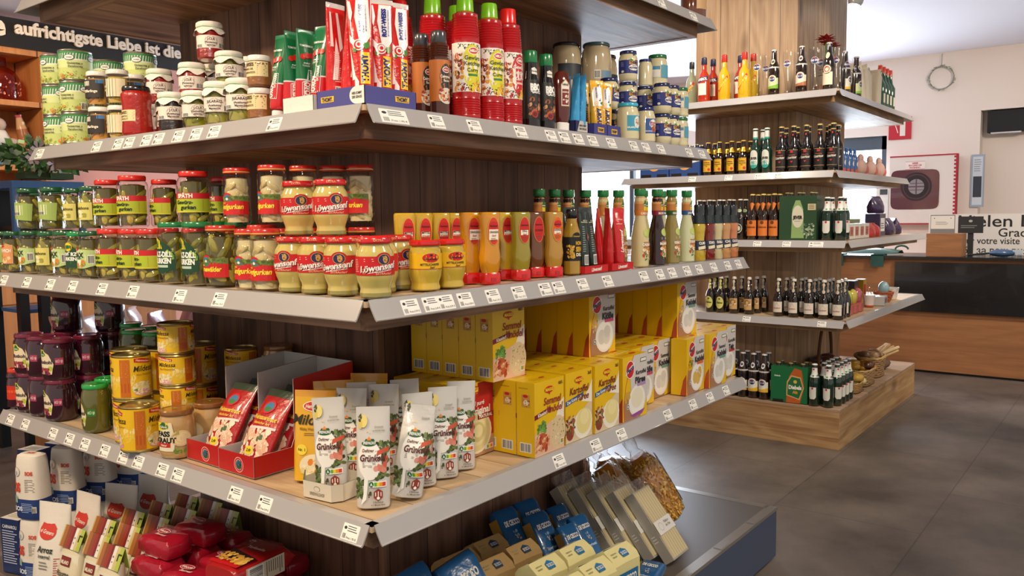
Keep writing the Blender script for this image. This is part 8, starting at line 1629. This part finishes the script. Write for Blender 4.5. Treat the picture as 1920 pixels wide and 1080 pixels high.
def b_demi(r):
    g = MB(); pr = [(0, .12, 'a84a38'), (.02, .13, 'a84a38'), (.19, .13, 'a84a38'), (.25, .10, 'a84a38'), (.29, .04, 'a84a38'), (.36, .035, 'a84a38'), (.365, .042, 'a84a38')]; g.lathe(pr, 28); g.build('glass_body', thin_glass('rosy_glass', (.72, .34, .28), ior=1.5), r)
    b = MB(); rn = random.Random(2)
    for i in range(70): t = rn.uniform(0, 6.28); b.blob((.131*cos(t), .131*sin(t), rn.uniform(.03, .19)), .006, .006, .008, 'c88070', 6, 4)
    b.build('beaded_pattern', WET, r)
Kind('glass_demijohn', 'bottle', b_demi).put(Q(4, 150, YF+.15).x, YF+.15, zs[0], 0, 'rosy glass demijohn with beaded pattern on the upper shelf', sc=.84)
def b_plush(r, c='b8a090'):
    b = MB(); rn = random.Random(5); b.blob((0, 0, .07), .10, .07, .07, 'd8d0c4', 12, 8, None, .06, rn); b.build('cloth_body', PAPER, r); b = MB(); b.blob((.02, -.01, .16), .055, .05, .05, c, 12, 8); b.blob((-.09, -.04, .03), .05, .03, .03, c, 8, 6); b.blob((.10, -.04, .04), .05, .03, .03, c, 8, 6); b.build('head_and_paws', PAPER, r)
Kind('cloth_doll', 'toy', b_plush).put(Q(-8, 290, YF+.12).x, YF+.12, zs[1]+.121, 0, 'pale cloth doll sitting on a printed tin')
Kind('printed_tin', 'tin', medbox, .26, .16, .12, '6a7a90', 'b0b8a8').put(Q(-8, 300, YF+.1).x, YF+.10, zs[1], 0, 'blue-grey printed tin box under the cloth doll')
def bush(r, n, R_, cols, H, seed, leaf=.03, flat_=.8):
    b = MB(); rn = random.Random(seed)
    for i in range(n):
        d = Vector((rn.gauss(0, 1), rn.gauss(0, 1), rn.gauss(0, .8))).normalized(); o = Vector((d.x*R_*rn.uniform(.3, 1), d.y*R_*.6*rn.uniform(.3, 1), H+d.z*R_*flat_*rn.uniform(.3, 1))); t = Vector((rn.gauss(0, 1), rn.gauss(0, 1), rn.gauss(0, 1))).normalized(); q = d.cross(t).normalized(); d2 = (d+t*.5).normalized()
        b.face([o, o+d2*leaf*.5+q*leaf*.32, o+d2*leaf, o+d2*leaf*.5-q*leaf*.32], rn.choice(cols))
    b.build('leaves', MATTE, r)
    b = MB()
    for i in range(5): t = 2*pi*i/5; b.tube([(0, 0, .0), (R_*.4*cos(t), R_*.25*sin(t), H)], .005, '5a4a30', 5)
    b.build('stems', MATTE, r)
Kind('dark_plant', 'plant', bush, 200, .07, ['2a4424', '1c3018', '38502c'], .12, 3, .035).put(xr-.33, YF+.29, zs[1]+.006, 0, 'dark green leafy sprig beside the cloth doll')
def b_cone(r):
    b = MB(); b.lathe([(0, .055, '7a3418'), (.10, .05, '9a5a30'), (.25, .035, 'c89a70'), (.33, .02, 'b04a5a'), (.35, .024, 'b04a5a')], 20); b.build('conical_bag', FOIL, r); b = MB(); draw(b, [('r', '2c3a8a', -.05, .06, .05, .085), ('p', 'e0d0b8', [(-.01, .10), (.045, .09), (.03, .30), (-.0, .30)])], arc(lambda z: prof([(0, .056), (.1, .051), (.25, .036), (.33, .021)])(z))); b.build('printed_band', PRINT, r)
Kind('spice_cone', 'bag', b_cone).put(xr-.10, YF+.08, zs[1], 0, 'tall conical snack bag with blue band leaning outward', None, tilt=(0, -10))
Kind('snack_bag', 'bag', sweets, 'c84a1c', .20).put(xr-.115, YF+.28, zs[1], 0, 'orange snack bag behind the conical bag')
def b_cake(r):
    b = MB(); b.blob((0, 0, .09), .13, .09, .09, 'c8545c', 14, 8, None, .04, random.Random(2)); b.build('pink_wrapping', FOIL, r); b = MB(); b.box(-.10, -.13, .02, .02, -.09, .14, 'c8a070'); b.build('kraft_tag', PRINT, r)
Kind('pink_parcel', 'parcel', b_cake).put(Q(8, 400, YF+.14).x, YF+.15, zs[2], 0, 'pink wrapped parcel with kraft tag on the bottom shelf')
# blue-framed rack with flowers on top, standing in front of the cabinets
YB = 3.55
def b_rack(r):
    a = Q(22, 352, YB); c = Q(158, 352, YB); zt = a.z
    for n_, q in (('side_frame', (a.x, YB, Q(24, 530, YB).z, a.x+.03, YB+.03, zt)), ('side_frame', (c.x-.03, YB, Q(24, 530, YB).z, c.x, YB+.03, zt)), ('top_frame', (a.x, YB, zt+.0005, c.x, YB+.45, zt+.04))): b = MB(); b.box(*q); b.build(n_, BLUE, r)
    b = MB(); b.box(a.x+.05, YB+.43, Q(60, 500, YB).z, c.x-.05, YB+.45, zt-.001); b.build('black_backboard', M_BLACK, r)
    for u0, u1, y0 in ((40, 58, YB+.02), (80, 98, YB+.02), (40, 58, YB+.38)): b = MB(); q0, q1 = Q(u0, 560, YB).x, Q(u1, 560, YB).x; b.box(q0, y0, 0, q1, y0+.05, zt-.001); b.build('post', M_BLACK, r)
    for v in (430, 500, 590): b = MB(); zz = Q(60, v, YB).z; b.box(a.x+.051, YB+.075, zz, c.x-.051, YB+.375, zz+.02); b.build('rack_shelf', BLUE if v == 590 else M_BLACK, r)
BLUE = solid('blue_paint', '4a78a8', .5)
Kind('blue_rack', 'rack', b_rack).put(0, 0, 0, 0, 'blue framed rack with black backboard behind the display stand')
def b_flowers(r):
    b = MB(); b.box(-.13, -.07, 0, .13, .07, .035, '4a5a34'); b.build('trough', MATTE, r)
    bush(r, 420, .26, ['5a8a40', '7aaa58', '4a7034', '96b888', 'a8bc98'], .13, 9, .06, .35)
    b = MB(); rn = random.Random(4)
    for cx, cz in ((-.13, .11), (-.10, .16), (.10, .09), (.14, .12), (-.02, .08)):
        for i in range(6): t = 2*pi*i/6; q = .035; b.face([(cx, -.17, cz), (cx+q*cos(t-.35), -.185, cz+q*sin(t-.35)), (cx+q*1.3*cos(t), -.18, cz+q*1.3*sin(t)), (cx+q*cos(t+.35), -.185, cz+q*sin(t+.35))], 'd8b8b8' if cx < 0 else 'a88a80')
    b.build('pink_blossoms', MATTE, r)
Kind('flower_arrangement', 'flowers', b_flowers).put(Q(85, 345, YB+.22).x, YB+.22, Q(22, 352, YB).z+.06, 0, 'arrangement of green leaves and pink blossoms on the blue rack')
# baskets and goods seen through the gap under the middle shelf
TB = Kind('low_table', 'table', lambda r: [(lambda b, n_=n_, q=q: (b.box(*q), b.build(n_, M_ORANGE, r)))(MB()) for n_, q in (('tabletop', (-.8, -.3, .56, .8, .3, .60)), ('leg', (-.78, -.28, 0, -.72, -.22, .56)), ('leg', (.72, -.28, 0, .78, -.22, .56)), ('leg', (-.78, .22, 0, -.72, .28, .56)), ('leg', (.72, .22, 0, .78, .28, .56)))])
tx = Q(225, 600, 3.3).x; TB.put(tx+.35, 3.15, 0, 0, 'low beech table of wrapped goods between the stand and the cabinets')
rn = random.Random(9); KB_ = [Kind('wrapped_parcel', 'parcel', sweets, c, h) for c, h in (('c8b0a8', .17), ('9a6a74', .16), ('d8d0d0', .18), ('6a3444', .15), ('c08a70', .16))]
for i in range(8): KB_[i % 5].put(tx-.30+(i % 4)*.36, 3.02+(i//4)*.26, .601, rn.uniform(0, 90), ('pale pink', 'mauve', 'white', 'dark plum', 'peach', 'blush', 'dusky mauve', 'silvery white')[i]+' wrapped parcel on the low table', 'wrapped parcels', sc=1.3)
# one bottle base showing on the top board of the near stand
Kind('brown_jar', 'jar', lambda r: jar(r, .045, .14, '8a5a2c', '6a3a20', [('r', 'c8a070', -.04, .04, .04, .09)])).put(rowX(1300, .03, ZA+.03), .03, ZA+.003, 0, 'brown jar on the highest board, only its base in view')
finish()
